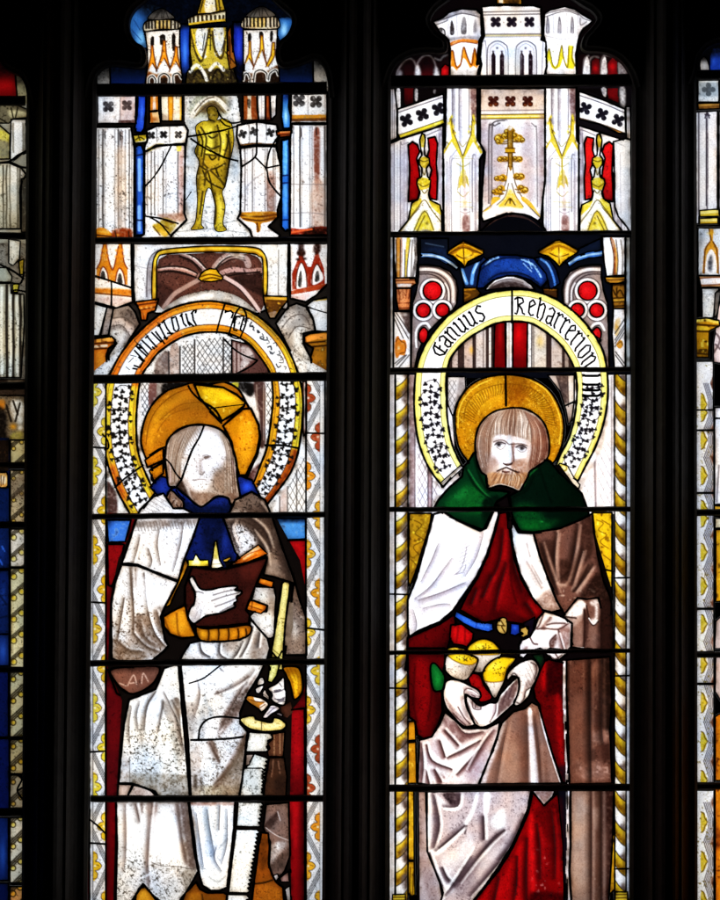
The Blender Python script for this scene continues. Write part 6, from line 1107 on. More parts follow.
# hanging red sleeve with green cuff, red gown behind
V(*B11)
P('saint/tunic', '560508', '105,-10 330,-10 330,60 310,230 315,370 290,450 250,520 200,535 165,510 150,430 112,400', 1.4); W('88080c', '150,80 220,60 240,200 240,360 200,470 160,400', .55, 12); W('2a0204', '270,250 310,260 300,440 240,520 270,400', .5, 8); S('3a0205', 8, '240,100 250,260 230,420 | 150,100 140,300 160,430', .5, 1); SP('2a0204', .3, .6); GR('1e0203', .7, (0, 60), (0, 0))
P('saint/cuff', '0c5a26', '244,95 268,80 302,116 328,160 324,232 290,248 262,240 246,180', 1.2, True); W('1f8a40', '262,110 285,120 300,180 280,220', .5, 6); SP('032a10', .2, .5)
P('saint/tunic', '4a0508', '470,140 520,130 600,200 650,290 560,290 530,240', 1.0); W('b00c12', '485,150 520,140 545,200 520,220', .8, 4)
V(*B12)
P('saint/tunic', '5a0507', '140,230 200,70 230,55 300,70 325,80 325,250 335,450 350,700 340,800 315,795 250,610 190,400 175,325 150,290', 1.3); W('b00b10', '195,80 215,70 215,200 205,250 190,200', .75, 4); W('2a0205', '230,80 320,80 322,300 250,260 220,290', .7, 8); W('8e080c', '268,290 310,300 325,600 320,720 290,600', .7, 5); SP('240103', .25, .6); W('1c0d18', '290,700 345,700 340,800 315,795', .6, 4)
P('saint', '0d120c', '130,30 200,20 210,70 175,140 170,80', .8); W('0c3a1a', '140,40 190,40 190,80 170,90', .6, 3)
# brown mantle falling at the right (lower)
V(*B12)
P('saint', '5c3a2e', '340,60 600,40 612,300 600,480 612,800 356,805 352,640 346,400 338,240', 1.3)
SP('2a140c', .35, .6); SP('8f6a58', .22, .55, size=2, seed=2); W('2e1810', '465,60 490,60 490,420 470,400', .7, 4); W('23120c', '545,50 612,50 612,480 555,460 550,300', .85, 4); W('7a5444', '360,320 460,320 470,780 360,790', .5, 10); W('8a6252', '500,80 540,80 540,140 490,160', .4, 5); SP('c8a898', .4, .65, '490,480 600,470 600,560 500,580', 2); SP('c8aca0', .4, .6, '410,700 600,650 600,790 400,780', 2); W('a88070', '500,490 590,490 590,550 510,560', .5, 6); W('a07868', '420,700 560,670 590,780 430,780', .45, 8); W('2a140e', '490,600 510,600 510,660 490,660', .6, 3); W('3a1e16', '550,570 590,560 600,650 560,680', .6, 5); S('1e0e08', 5, '478,80 480,480 485,790 | 350,80 350,300', .55, 1); S('8a6858', 4, '440,80 445,300 | 520,60 525,300', .4, 1.2)
FO('20100a', 5, '478,60 480,480 485,790 | 548,60 550,460 560,560', .6, '9a7866', .25)
V(*B12)
P('saint/tunic', 'f1ecf8', '318,66 332,66 332,280 339,500 345,640 349,805 336,805 331,640 327,500 316,280', 0, n=.03)
# apron of gathered cloth (centre): lap with loaves
V(*B11)
P('saint/apron', 'd8cdd0', '175,540 250,520 300,440 330,370 390,420 440,470 520,470 580,470 660,430 640,560 590,660 530,810 230,810 165,800', 1.4)
W('f6f2f5', '215,560 330,520 400,580 330,650 480,600 540,560 470,700 390,740 260,680 220,640', .65, 6); W('7a5e5e', '320,390 400,450 500,480 560,490 480,540 400,560 330,480', .7, 6); W('a08488', '240,540 300,560 330,640 300,650 250,600', .5, 5); W('8a6c6c', '400,740 470,640 540,540 600,480 560,560 490,680 420,745', .6, 4); W('9c8084', '460,700 580,500 640,470 600,600 540,740 480,800', .55, 7); S('3e2626', 7, '300,550 330,640 | 345,645 430,600 540,545 | 220,570 250,660 370,715 | 400,745 460,680 | 330,490 410,570 | 270,720 300,790 | 220,730 235,800', .75, .7); S('fffafc', 8, '280,470 400,580 420,570 | 300,660 400,720 | 250,680 270,800 | 520,560 400,740', .5, 1); W('5a3a3a', '270,725 330,765 300,785 285,800', .7, 2); W('8f7478', '170,560 190,560 200,800 170,800', .5, 4); SP('6a5054', .12, .4)
FO('5a3c3c', 3.4, '300,545 330,640 | 345,645 430,605 550,540 | 220,570 255,665 370,715 | 400,745 470,670 540,590 | 330,480 410,570 | 215,720 235,800 | 270,720 310,790 | 470,720 560,560 620,480 | 390,430 450,500 560,490 | 190,560 200,680 190,800', .85)
V(*B12)
P('saint/apron', '85665a', '-50,440 20,370 90,350 130,315 170,335 190,400 250,610 312,800 -185,805 -125,650', 1.3)
SP('4a3028', .3, .55); SP('b89888', .2, .5, size=2); W('f0ecf0', '108,370 128,360 140,480 165,680 170,805 118,805 112,600', .95, 2); W('e9e2e4', '170,335 184,335 200,420 260,600 315,800 300,800 240,620 190,450', .95, .6); W('e3d9dc', '-60,440 -20,420 -60,560 -120,700 -150,805 -185,805 -125,650', .85, 4); W('6a483c', '40,400 100,370 110,600 115,800 50,800', .5, 8); W('5e3e32', '140,380 180,400 200,560 230,800 180,800 160,560', .5, 7); W('9c7e70', '-40,600 40,560 50,800 -60,800', .5, 8); S('5a4038', 4, '105,400 112,600 120,800 | 145,420 170,640 178,800', .5, 1)
FO('4a3026', 5, '100,390 106,600 110,800 | 150,400 176,620 186,800 | -10,430 -40,560 -80,800', .5, 'c8b0a4', .2)
V(*B11)
LD('660,430 640,540 590,660 530,810', 1.2)
# loaves
def loaf(v, top, side, c=(0, 0)):
    V(*v)
    P('loaf_of_bread#%d' % len(pieces), 'cfc6c0', side, 1.2); W('8a7a74', side, .0); GR('6a5a54', .7, *c); SP('5a4a44', .25, .5)
    W('d8bc1e', top, 1, .3); S('6a5406', 4, top.split()[0] + ' ' + ' '.join(top.split()[1:]) + ' ' + top.split()[0], .65)
    ps = polyset(top, True)[0]; k = VW
    cx_, cy_ = (ps.mean(0) - np.array(k[:2])) * k[2]
    ww = (ps[:, 0].max() - ps[:, 0].min()) * k[2]
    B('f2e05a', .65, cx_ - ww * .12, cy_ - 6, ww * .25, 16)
    for i in range(14):
        a_ = random.uniform(0, 6.28); r_ = random.uniform(.1, .75)
        B('3a2a06', .85, cx_ + ww * .38 * r_ * math.cos(a_), cy_ - 6 + 16 * r_ * math.sin(a_), 4.5, 3.8)
M1 = (435, 635, 720 / 110)
V(*M1)
P('saint/tunic', '8a080c', '222,262 290,262 320,330 372,410 300,440 280,400 240,340', .9, True); SP('3a0204', .3, .7)
def bun(top, side, g0, g1, tcol='d6b418'):
    P('loaf_of_bread#%d' % len(pieces), 'd9d2cc', side + ' | ' + top if 0 else side, 1.15, True)
    GR('7a6a60', .75, g0, g1); SP('4a3c34', .35, .6); SP('f6f2ee', .2, .5, size=2)
    W(tcol, top, 1, .3); W('8a6408', top, .0); S('6a4a06', 5, top + ' ' + top.split()[0], .6)
    p = polyset(top, True)[0]; c = (p.mean(0) - np.array(VW[:2])) * VW[2]; e = (p.max(0) - p.min(0)) * VW[2] / 2
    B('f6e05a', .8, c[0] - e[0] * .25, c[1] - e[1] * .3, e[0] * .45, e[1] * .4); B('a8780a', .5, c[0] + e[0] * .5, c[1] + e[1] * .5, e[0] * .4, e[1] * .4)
    for i in range(26):
        a_ = random.uniform(0, 6.28); r_ = random.uniform(.05, .6)
        B('2e2004', .9, c[0] + e[0] * (.1 + r_ * math.cos(a_)), c[1] + e[1] * (-.1 + r_ * math.sin(a_)), 4, 4)
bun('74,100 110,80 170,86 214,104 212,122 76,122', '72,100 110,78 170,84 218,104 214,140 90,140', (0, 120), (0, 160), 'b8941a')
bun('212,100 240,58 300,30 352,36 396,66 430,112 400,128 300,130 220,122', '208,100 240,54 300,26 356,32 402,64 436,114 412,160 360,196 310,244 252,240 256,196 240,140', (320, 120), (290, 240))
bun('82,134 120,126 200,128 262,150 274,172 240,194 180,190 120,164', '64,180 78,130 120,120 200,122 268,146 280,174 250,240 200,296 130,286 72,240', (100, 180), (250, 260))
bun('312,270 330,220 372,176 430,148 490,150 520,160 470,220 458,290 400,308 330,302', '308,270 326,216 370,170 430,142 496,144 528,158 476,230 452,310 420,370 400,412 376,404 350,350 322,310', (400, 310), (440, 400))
P('saint/hand', 'e6dcdc', '52,390 58,330 84,296 150,294 222,328 280,358 300,394 286,416 238,408 204,390 196,404 206,470 252,562 254,590 192,598 128,544 70,466', 1.3, True)
W('fbf7f8', '70,360 100,310 160,310 200,350 190,420 150,460 100,430', .75, 5); W('8a7070', '58,400 110,460 170,530 240,580 190,596 120,540', .6, 4); W('a89294', '180,340 230,336 296,392 284,414 236,404 200,384', .6, 3); W('8a7474', '160,400 196,410 208,480 240,560 200,540 170,470', .45, 4)
S('4e3638', 5, '196,404 190,370 206,352 240,356 | 196,404 206,470 252,562 | 118,512 160,556 200,590 | 150,470 190,540 230,584 | 256,372 280,388 290,402 | 240,392 262,402', .75, .5); S('fffcfc', 5, '214,358 250,370 284,394', .7); HT('6a5254', .6, '70,420 130,480 200,570 190,596 120,540', 40, 3.2, .35)
P('saint/apron', 'efe8ea', '206,396 240,418 268,446 304,462 360,444 402,440 430,384 520,290 546,278 550,350 520,440 500,466 440,522 380,572 312,604 264,586 230,522 208,452', 1.3, True)
W('fcfafb', '240,450 300,490 370,470 380,520 320,580 270,560', .75, 5); W('6a5250', '420,440 480,350 535,296 540,350 500,450 440,500 400,530', .85, 3); W('8f7a78', '220,420 268,450 300,470 296,486 250,470', .75, 3); W('a89294', '380,470 410,440 400,520 370,560', .6, 4); S('4e3638', 5, '400,440 396,500 360,570 | 244,420 250,480 296,488 300,466 | 212,440 240,520 280,580 | 470,370 440,450 | 510,320 480,420 | 268,446 262,478', .7, .5); S('fffcfc', 6, '408,450 404,510 370,566 | 436,390 520,296', .7)
P('saint/hand', 'd9cfcc', '468,276 486,236 540,190 590,166 640,160 676,196 682,240 656,304 632,350 612,402 566,450 530,464 516,442 540,392 550,330 542,282 504,270 478,298', 1.3, True)
W('f6f0ee', '500,230 580,180 620,190 600,250 560,250', .7, 5); W('6e5a56', '640,170 680,220 650,310 620,330 650,240', .65, 4); W('f4eeec', '560,280 600,290 590,370 550,440 560,370', .65, 4); W('7a6460', '600,300 630,320 600,390 570,410', .6, 4); W('fdfbfa', '592,400 602,366 632,344 624,386 604,406', .95, .6); S('3e2e2c', 5, '548,286 556,340 540,396 520,440 | 586,400 596,366 632,340 | 628,180 660,200 664,240 650,290 | 560,446 580,420 586,400 | 534,440 556,452 | 500,262 520,250 546,280', .75, .5); SP('5a4642', .25, .55); HT('5a4642', .6, '600,180 690,180 690,260 620,340 580,330', 65, 3.4, .35)
# fur/white cuff at mid right
V(*B12)
P('saint', 'ded6d6', '200,10 240,-10 300,-5 345,20 300,55 260,62 235,40', 1.0); S('4a3230', 5, '235,30 270,55 310,30 | 270,20 290,50', .7)
# ------------- bottom row
V(*B13)
P('saint/apron', 'b8a7a6', '210,118 260,118 260,300 262,450 330,620 345,700 330,745 215,745', 1.2); W('8f7a78', '215,120 250,120 245,420 300,600 320,740 280,740 220,500', .6, 4); SP('5a4644', .3, .5)
P('saint/apron', 'b3a5a8', '255,120 838,112 832,140 818,215 780,310 730,420 650,545 560,670 500,745 330,745 350,680 330,620 262,450', 1.3)
SP('4a3c40', .35, .55); SP('d8ccd0', .25, .5, size=2, seed=5)
W('f2eef2', '258,130 280,130 300,280 275,440 262,430', .85, 1.5); W('f4f0f4', '320,140 360,180 430,200 460,150 440,140 455,190 420,222 360,215 330,190', .9, 1.5); W('2a1c20', '350,130 440,130 435,180 400,195 370,170', .75, 2.5); W('f0ecf0', '530,130 548,130 520,240 470,320 400,400 330,470 290,470 270,450 360,390 440,320 500,230', .85, 1.8); W('f2eef2', '575,130 612,125 605,200 580,290 570,370 575,260', .85, 2); W('ecf0f4', '640,240 690,215 690,320 650,330 610,300', .6, 4); W('efe9ee', '275,470 300,480 340,590 400,640 410,670 350,720 330,740 350,680 320,600', .9, 1.8); W('6a5a60', '300,140 330,300 310,400 290,420 285,280', .55, 5); W('e2dade', '340,480 420,430 480,370 480,330 520,420 440,520 380,580 350,560', .6, 5)
W('5a484c', '350,560 380,600 430,600 490,540 590,430 640,360 690,340 680,360 600,460 500,590 420,650 380,610', .65, 5); S('33262a', 6, '345,540 370,590 395,610 | 572,260 575,380 | 480,310 470,350 | 330,430 400,370 470,310 | 690,335 630,375 560,460 | 275,460 300,540 345,640', .7, .8); W('7a686c', '430,640 560,480 660,380 700,400 640,520 540,660 460,720', .35, 8); W('e8e0e4', '560,480 640,420 700,420 640,520 540,640', .4, 8); S('fbf7fb', 6, '345,720 405,665 | 520,430 470,520 | 600,150 595,230', .6, 1)
FO('3e2e34', 4, '300,140 330,300 300,430 | 345,540 375,600 410,630 | 470,310 400,375 310,450 | 690,335 620,400 540,490 440,620 | 575,260 578,380 | 275,460 310,560 350,650 | 445,130 430,200 350,205 | 740,420 620,560 500,700 | 800,250 740,390 660,500 | 360,690 420,610 500,480', .8)
V(*B14)
P('saint/apron', 'cfc2c2', '120,112 250,112 235,150 188,195 160,165 128,128', 1.1); W('7a5c54', '140,118 235,118 190,180 160,150', .7, 3); S('f8f2f4', 5, '126,130 186,192 236,140', .8)
P('saint/tunic', '7c0408', '125,120 188,198 255,135 290,140 300,300 305,745 -215,745 -150,665 -65,560 10,440 62,330 104,230', 1.3)
W('b00a0e', '20,480 60,400 80,420 70,640 60,740 -80,740 -60,660', .7, 6); W('a8080c', '-150,690 -60,580 -40,740 -180,740', .6, 6); W('d01418', '105,280 130,260 140,420 140,660 110,640', .65, 4); W('4a0306', '140,220 290,200 290,560 250,420 170,330', .6, 8); S('4a0305', 8, '95,380 90,560 95,740 | 150,300 160,420 | 40,480 36,640', .55, 1); SP('2a0204', .22, .6); SP('d8b8a8', .34, .8, '140,440 210,440 220,690 150,700', 2); SP('f0dcd0', .3, .7, '230,540 260,540 260,670 240,680', 2); W('2a0104', '120,680 250,680 300,700 300,745 100,745', .6, 5)
FO('3a0204', 5, '95,380 90,560 90,740 | 150,300 165,420 170,600 | 40,480 36,640 20,740 | -60,600 -90,740 | 230,220 250,420 250,600', .7, 'a81216', .3)
P('saint/tunic', '0d0a16', '262,110 316,110 318,300 322,420 316,560 318,745 300,745 292,400', .8); W('3a0508', '270,180 290,180 295,500 280,400', .6, 4)
P('saint', '8d7264', '336,112 575,112 570,340 560,520 545,745 342,745 330,560 336,420', 1.2)
SP('4a3028', .25, .55); W('a8948a', '350,200 440,200 440,600 350,600', .45, 10); W('6a4c40', '450,120 505,120 505,600 480,740 450,740 455,400', .75, 3); W('331a14', '505,115 575,115 566,400 545,740 505,740 510,400', .85, 3); W('c8b4a8', '460,220 500,220 480,330 465,300', .35, 6); S('3a201a', 5, '448,120 450,400 448,740 | 506,120 506,740 | 530,140 520,740', .6, .8); SP('d8c4b8', .2, .6, '455,220 500,220 495,300 455,300', 2); SP('d0bcb0', .25, .6, '450,560 500,560 500,700 450,700', 2); W('8a6c5e', '520,400 545,300 535,620 515,640', .3, 5)
FO('2a160e', 4.5, '448,120 450,400 448,740 | 506,120 506,740', .6, 'b8a498', .3)
P('saint/tunic', 'f1ecf8', '314,114 328,114 324,220 328,420 321,560 334,745 322,745 309,560 315,420 311,260', 0, n=.03)
# ================= the lights at either edge of the picture =================
L('dim')
C1 = (0, 70, 4.5); C2 = (0, 250, 4.5); C3 = (0, 440, 4.5); C4 = (0, 640, 138 / 40)
V()
P('tracery_glass', '5a0608', '-60,-45 34,-45 34,106 -60,106', 0); GR('0a0203', .95, (0, 84), (0, 66)); B('b01014', .5, 4, 86, 14, 7)  # red darkens towards the stone head, painted-in shade
P('tracery_glass', '8a8468', '15,70 34,70 34,106 18,106', 1.1); GR('0a0908', .92, (20, 92), (26, 74)); SP('2a2620', .3, .6)
P('canopy', '8f8d80', '-60,104 34,104 34,244 -60,244', 0)
V(*C1)
P('canopy', '6a6450', '-270,150 60,150 130,180 120,215 60,220 40,240 -270,230', .9); SP('1e1a10', .4, .7); W('c9c29a', '40,180 120,190 110,215 50,215', .6, 2); S('1c180c', 4, '-60,190 20,230 50,260 | 50,170 60,215 | 80,170 70,215', .7)
P('canopy', 'd2d2cc', '50,222 118,220 120,360 60,410 46,400', 1.0); SP('4a463c', .3, .6); W('f0f0ee', '56,230 100,230 95,360 60,390', .5, 4); VS('6a665a', 4, (60, 104, 112), 240, 370, .7, .2)
P('canopy', 'a8a274', '-270,240 0,250 46,290 44,400 -270,410', 1.0); W('c9c04a', '0,270 40,290 40,320 0,310', .6, 2); SP('3a3420', .35, .6); W('5a5a54', '0,320 40,330 40,390 0,395', .5, 3)
P('canopy', 'b5b2a2', '-270,420 40,418 95,440 118,470 100,500 90,540 92,640 94,715 -270,715', 1.1); W('e2e0d6', '50,430 90,440 108,470 70,500 52,520', .75, 2); VS('4e4a3e', 5, (-80, -50, -20, 15, 30, 46, 80, 90), 430, 710, .75, .4); SP('2e2a20', .35, .65); W('dcdad0', '46,440 78,440 76,640 48,640', .5, 3); GR('6a6450', .4, (0, 500), (0, 720))
P('canopy', '4a463c', '96,490 125,480 122,730 96,730', .9); SP('8a8474', .3, .6)
LD('-20,420 40,412 80,385 118,365', 1.2); LD('50,415 90,435 125,440', 1.2); LD('104,380 120,372', .8)
V(*C2)
P('canopy', '7a7468', '-270,-30 130,-30 130,330 118,580 -270,580', 0); SP('201c14', .4, .7)
P('canopy', 'c4c2b4', '40,-50 92,-40 88,40 60,70 40,60', .9); SP('3a3628', .3, .6); P('canopy', 'b8a83c', '85,50 108,40 105,110 90,110', .9); SP('3a3208', .3, .6); P('canopy', 'c0b44a', '58,155 88,150 80,190 58,190', .9); P('canopy', '9c9a88', '-270,70 30,80 55,120 50,145 -270,140', .9); W('e6e4da', '0,-20 16,10 14,60 4,60', .8, 1)
P('canopy', '9a9684', '-270,150 50,150 50,195 108,200 110,330 95,575 -270,575', 1.0); VS('2e2820', 8, (-60, -25, 30, 60, 92), 160, 575, .8, .5); VS('d6d4c4', 8, (8, 48, 78), 170, 570, .75, .5); SP('1e1a12', .4, .65, '-20,300 110,300 100,575 -20,575'); LD('0,65 60,95 108,130', 1.1); LD('-20,150 50,148 92,150 110,100', 1.0); LD('50,195 70,180 125,190', 1.0)
P('canopy', '3a2c20', '-270,585 118,585 112,660 -270,660', 0); SP('120c08', .4, .6); W('8a7a60', '40,586 100,586 100,600 40,598', .5, 2)
P('canopy', '6a5c48', '-270,655 112,655 112,915 -270,915', 1.0); SP('1c140a', .45, .7); W('e0dcd0', '50,680 105,690 100,780 60,760', .7, 3); W('b0701c', '-10,680 20,675 16,720 -10,710', .8, 2); B('c88a20', .8, 60, 795, 16, 14); B('e8e2d0', .8, 92, 800, 14, 14); S('1c140a', 6, '60,680 80,740 | 90,690 70,770 | 30,700 50,770', .7); W('140e0a', '-60,700 20,720 30,800 20,900 -60,900', .85, 3); W('a8a04a', '50,830 105,820 100,890 50,890', .5, 4)
def dots(v, x0, x1, ys, cols, leads, per, rr):
    V(*v)
    P('border_strip', cols[0], [[x0, ys[0]], [x1, ys[0]], [x1, ys[1]], [x0, ys[1]]], 1.2)
    SP('2a241a', .25, .6); y = ys[0] - 40; i = 0
    while y < ys[1] + 60:
        for q in (0, 9, 18): S('2e281c', 3.2, [[x0, y + 64 * per + q], [x1, y + q]], .85)
        if i % 1 == 0:
            for (fx, fy) in ((.72, -.12 + .62), (.22, .95)):
                cx, cy = x0 + (x1 - x0) * fx, y + 64 * per * fy + 18
                B(cols[1], .95, cx, cy, rr, rr); S('2e220a', 2.6, [[cx + rr * 1.15 * math.cos(k * .8), cy + rr * 1.15 * math.sin(k * .8)] for k in range(9)], .85)
        y += 96 * per; i += 1
V(*C3)
dots(C3, 46, 118, (0, 120), ('a49a74', 'b89a3c'), 0, 1, 8)
dots(C3, 46, 118, (135, 378), ('a89a7c', 'c0a03c'), 0, 1, 8); W('6a5848', '46,190 118,150 118,250 46,260', .4, 4); SP('2a1c10', .35, .7)
dots(C3, 46, 118, (400, 572), ('c9c5bc', 'cfc060'), 0, 1, 11); dots(C3, 46, 118, (576, 1030), ('c9c4a0', 'cdb02e'), 0, 1, 12)
dots(C4, 34, 88, (110, 335), ('b0a888', 'b89a28'), 0, .78, 8); dots(C4, 34, 88, (342, 462), ('9a9070', 'a8861c'), 0, .78, 8); dots(C4, 34, 88, (465, 580), ('8a8270', '9a7c30'), 0, .78, 7); dots(C4, 34, 86, (612, 838), ('bab8ac', 'c4b450'), 0, .78, 8); dots(C4, 34, 84, (850, 1050), ('b88a5a', 'd89a2c'), 0, .78, 9)
V(*C4); LD('50,460 75,480 60,520 88,560', 1.0); LD('34,460 60,465 88,480', .9); LD('60,520 75,510', .8)
V(*C3)
P('blue_robe', '08133c', '-270,-10 42,-10 42,480 -270,480', 0); SP('030818', .3, .6)
P('blue_robe', '0c1f4c', '-270,220 44,212 44,580 -270,580', 1.2); B('1c4088', .5, 10, 500, 18, 60); S('3a6ac4', 5, '10,480 20,500 | 0,540 10,560', .6); SP('040a20', .35, .6)
P('blue_robe', '0d1f4e', '-270,585 42,585 42,900 -270,900', 1.1); B('2f5eb0', .4, 14, 700, 16, 60); SP('040a20', .35, .6); S('081434', 6, '0,700 30,740 | 0,800 40,790', .6)
P('scroll', 'd9a860', '-270,145 30,145 36,160 36,205 30,215 -270,215', 1.1); W('f2e2c0', '0,165 26,165 26,195 0,195', .8, 2); S('3a1c08', 4, '5,160 5,205 | 18,165 14,200', .6)
P('canopy', '1c120c', '-270,0 40,0 40,140 -270,140', 0); SP('4a3018', .3, .6)
V(*C4)
P('blue_robe', '12285c', '-270,-20 32,-20 32,90 -270,90', 1.1); B('3c6cc4', .5, 10, 40, 16, 40); P('blue_robe', '0a1648', '-270,100 30,100 30,335 -270,335', 1.1); SP('040a20', .3, .6); P('blue_robe', '091446', '-270,340 32,340 32,600 -270,600', 1.1); SP('040a20', .3, .6); P('blue_robe', '0d2054', '-270,612 30,612 30,830 -270,830', 1.1); B('2f60b8', .5, 10, 740, 14, 60); P('blue_robe', '0a1644', '-270,838 30,838 30,1060 -270,1060', 1.1)
L('bright')
C5 = (680, 30, 4.5); C6 = (680, 220, 4.5); C7 = (680, 410, 3.6); C8 = (680, 650, 3.6)
V()
P('tracery_glass', '05060a', '690,-45 785,-45 785,82 690,82', 0)
V(*C5)
P('tracery_glass', '1c3c90', '135,185 135,120 150,85 180,80 470,80 470,185', 0); GR('05060c', .8, (0, 140), (0, 90)); B('3a66c8', .5, 150, 140, 10, 20)  # painted shade: glass colours fade out towards the stone above
P('tracery_glass', 'a8a8ac', '95,185 90,140 108,120 125,140 130,185', .8, True); GR('0a0a0c', .85, (0, 160), (0, 115))
P('canopy', 'b8c0c6', '80,225 175,225 175,325 80,325', 1.1); W('eef2f4', '88,300 170,300 170,325 88,325', .8, 2); QF('1e2022', 128, 268, 30, 45, .8); SP('3a4044', .3, .6); S('e8ecee', 5, '92,232 170,232', .7); W('8a949c', '95,240 165,240 165,300 95,300', .4, 4)
P('canopy', 'c0924a', '78,330 180,328 180,354 82,358', 1.0); W('6a4418', '80,345 180,340 180,354 82,358', .6, 1)
P('canopy', 'f4f2f6', '70,368 168,364 168,836 85,836 84,872 72,872', 1.1); S('4a444c', 4, '84,370 84,830', .75); W('5a545c', '116,400 126,400 126,790 118,792', .7, .8); S('3a3440', 4, '112,396 122,370 132,396 | 112,380 134,384 | 118,400 118,790', .75); SP('a8a4aa', .1, .3); W('d8d4dc', '140,380 165,380 165,830 150,830', .3, 3)
P('canopy', 'd2ccd6', '176,365 470,365 470,830 176,830', 1.0); P('canopy', 'd8b43a', '88,812 178,805 178,838 88,840', .9); S('f2e08a', 8, '92,822 175,816', .7); P('canopy', 'c8a02c', '88,848 170,844 170,872 88,874', .9); S('f2e08a', 7, '92,858 165,855', .7); S('5a3c08', 4, '88,840 178,836', .8)
V(*C6)
P('canopy', 'c9ccd0', '80,35 470,35 470,250 80,250', 1.1); W('c08824', '108,130 120,110 134,95 130,40 150,40 148,95 160,110 172,130 176,240 164,240 160,160 140,130 120,160 112,240 100,240', .9, .6, False); W('eceaea', '116,235 120,165 140,132 160,165 162,235', .9, .6); W('3a3c44', '124,215 130,170 142,155 148,190 140,235', .7, 2); S('6a4008', 4, '108,240 112,140 134,98 | 172,240 166,140 148,98 | 130,40 140,90', .8); B('c89a2c', .8, 138, 60, 16, 8); W('7a7e84', '85,60 110,50 105,110 90,120', .4, 3); SP('4a4640', .2, .5)
P('canopy', 'd8a878', '84,252 470,248 470,300 95,302', .9); W('efe6e4', '95,266 180,262 180,286 100,290', .9, 1); S('7a4a2a', 4, '90,262 178,256 | 95,294 178,290', .7)
P('canopy', 'd3d8dc', '98,308 175,306 150,440 100,440', .9); SP('5a6066', .35, .55); W('4a4644', '86,308 98,320 102,430 88,430', .8, 1); P('canopy', '6a6664', '158,330 180,310 184,350 165,430 150,440', .9); P('canopy', 'd9c8cc', '180,340 470,330 470,700 150,640 150,560', 1.0); S('6a5a5e', 6, '150,500 180,540 150,600 | 160,560 180,580', .7)
P('capital', 'b5861a', '70,445 120,440 175,452 180,475 150,490 132,500 130,620 72,620', 1.2); S('f0dc6a', 9, '74,452 130,450 170,460', .8); S('4a3006', 6, '72,470 130,474 172,478 | 74,500 130,502 | 76,600 130,604', .8); SP('3a2404', .45, .85, size=2); SP('f0d864', .3, .8, size=2, seed=2); W('d8b83a', '76,480 128,482 128,496 76,494', .6, 1); GR('4a3004', .4, (0, 560), (0, 625))
def rstrip(v, y0, y1, cy, per, first):
    V(*v)
    k = VW[2]; x0, x1 = (56, 122) if k < 4 else (70, 150)
    P('border_strip', 'f0f0f4', [[x0, y0], [x1, y0], [x1, y1], [x0, y1]], 1.0); W('b8bcc6', [[x0, y0], [x0 + 8, y0], [x0 + 8, y1], [x0, y1]], .5, 1.5)
    while cy < y1 + per:
        xm = x0 + (x1 - x0) * .4; w_ = x1 - x0
        for q in (0, 7, 14, 21):
            S('3a3638', 2.6, [[x1 - q * .2, cy - per * .62 + q], [x0 + w_ * .62 + q * .9, cy], [x1 - q * .2, cy + per * .62 - q]], .0)
        for q in (-12, -4, 4, 12): S('4a464a', 2.2, [[x1, cy - per * .5 + q + 8], [x0 + w_ * .72, cy - per * .2 + q * .8], [x0 + w_ * .95, cy + q * .0], [x0 + w_ * .72, cy + per * .2 + q * .8], [x1, cy + per * .5 + q - 8]], .0)
        z = [[x1, cy - per * .5], [x0 + w_ * .55, cy], [x1, cy + per * .5]]
        for q in (0, 6.5, 13, 19.5): S('45404a', 2.3, [[x0 + w_ * .45 + q, cy - per * .5], [x0 + w_ * .72 + q, cy - per * .1], [x0 + w_ * .72 + q, cy + per * .1], [x0 + w_ * .45 + q, cy + per * .5]], .75, sm=False)
        W('6a4434', [[x1, cy - per * .72], [x1, cy - per * .28], [x0 + w_ * .8, cy - per * .5]], .85, 1, False)
        W('cdb43a', [[x0 + w_ * .32, cy - per * .26], [x0 + w_ * .5, cy - per * .2], [x0 + w_ * .62, cy], [x0 + w_ * .5, cy + per * .2], [x0 + w_ * .32, cy + per * .26], [x0 + w_ * .26, cy]], .9, .8); S('6a5408', 2.6, [[x0 + w_ * .3, cy - per * .26], [x0 + w_ * .44, cy - per * .22], [x0 + w_ * .5, cy - per * .1], [x0 + w_ * .64, cy], [x0 + w_ * .5, cy + per * .1], [x0 + w_ * .44, cy + per * .22], [x0 + w_ * .3, cy + per * .26]], .8)
        SP('6a5a10', .12, .5); cy += per
rstrip(C6, 635, 920, 830, 190, 0)
rstrip(C7, 0, 72, 10, 120, 0); rstrip(C7, 74, 297, 108, 128, 0); rstrip(C7, 300, 362, 356, 120, 0); rstrip(C7, 378, 714, 390, 122, 0); rstrip(C7, 717, 870, 770, 130, 0)
rstrip(C8, 10, 120, 50, 130, 0); rstrip(C8, 124, 478, 190, 140, 0); rstrip(C8, 505, 1060, 620, 142, 0)
V(*C7)
P('damask', 'f0edf2', '124,-10 380,-10 380,340 124,340', 1.1); S('6a646a', 4, '140,200 132,330', .6); LD('122,30 380,30', 1.1); P('damask', 'd8a83a', '124,345 380,345 380,362 124,362', .9); P('damask', 'c8921c', '128,430 380,420 380,680 128,690', 1.1); SP('5a3c06', .35, .8, size=2); SP('f0c84a', .3, .7, size=2, seed=3); P('damask', 'd8c8a8', '126,390 380,390 380,425 126,425', .9); P('damask', 'b8a8a8', '128,760 150,740 380,740 380,860 124,860', 1.1)
V(*C8)
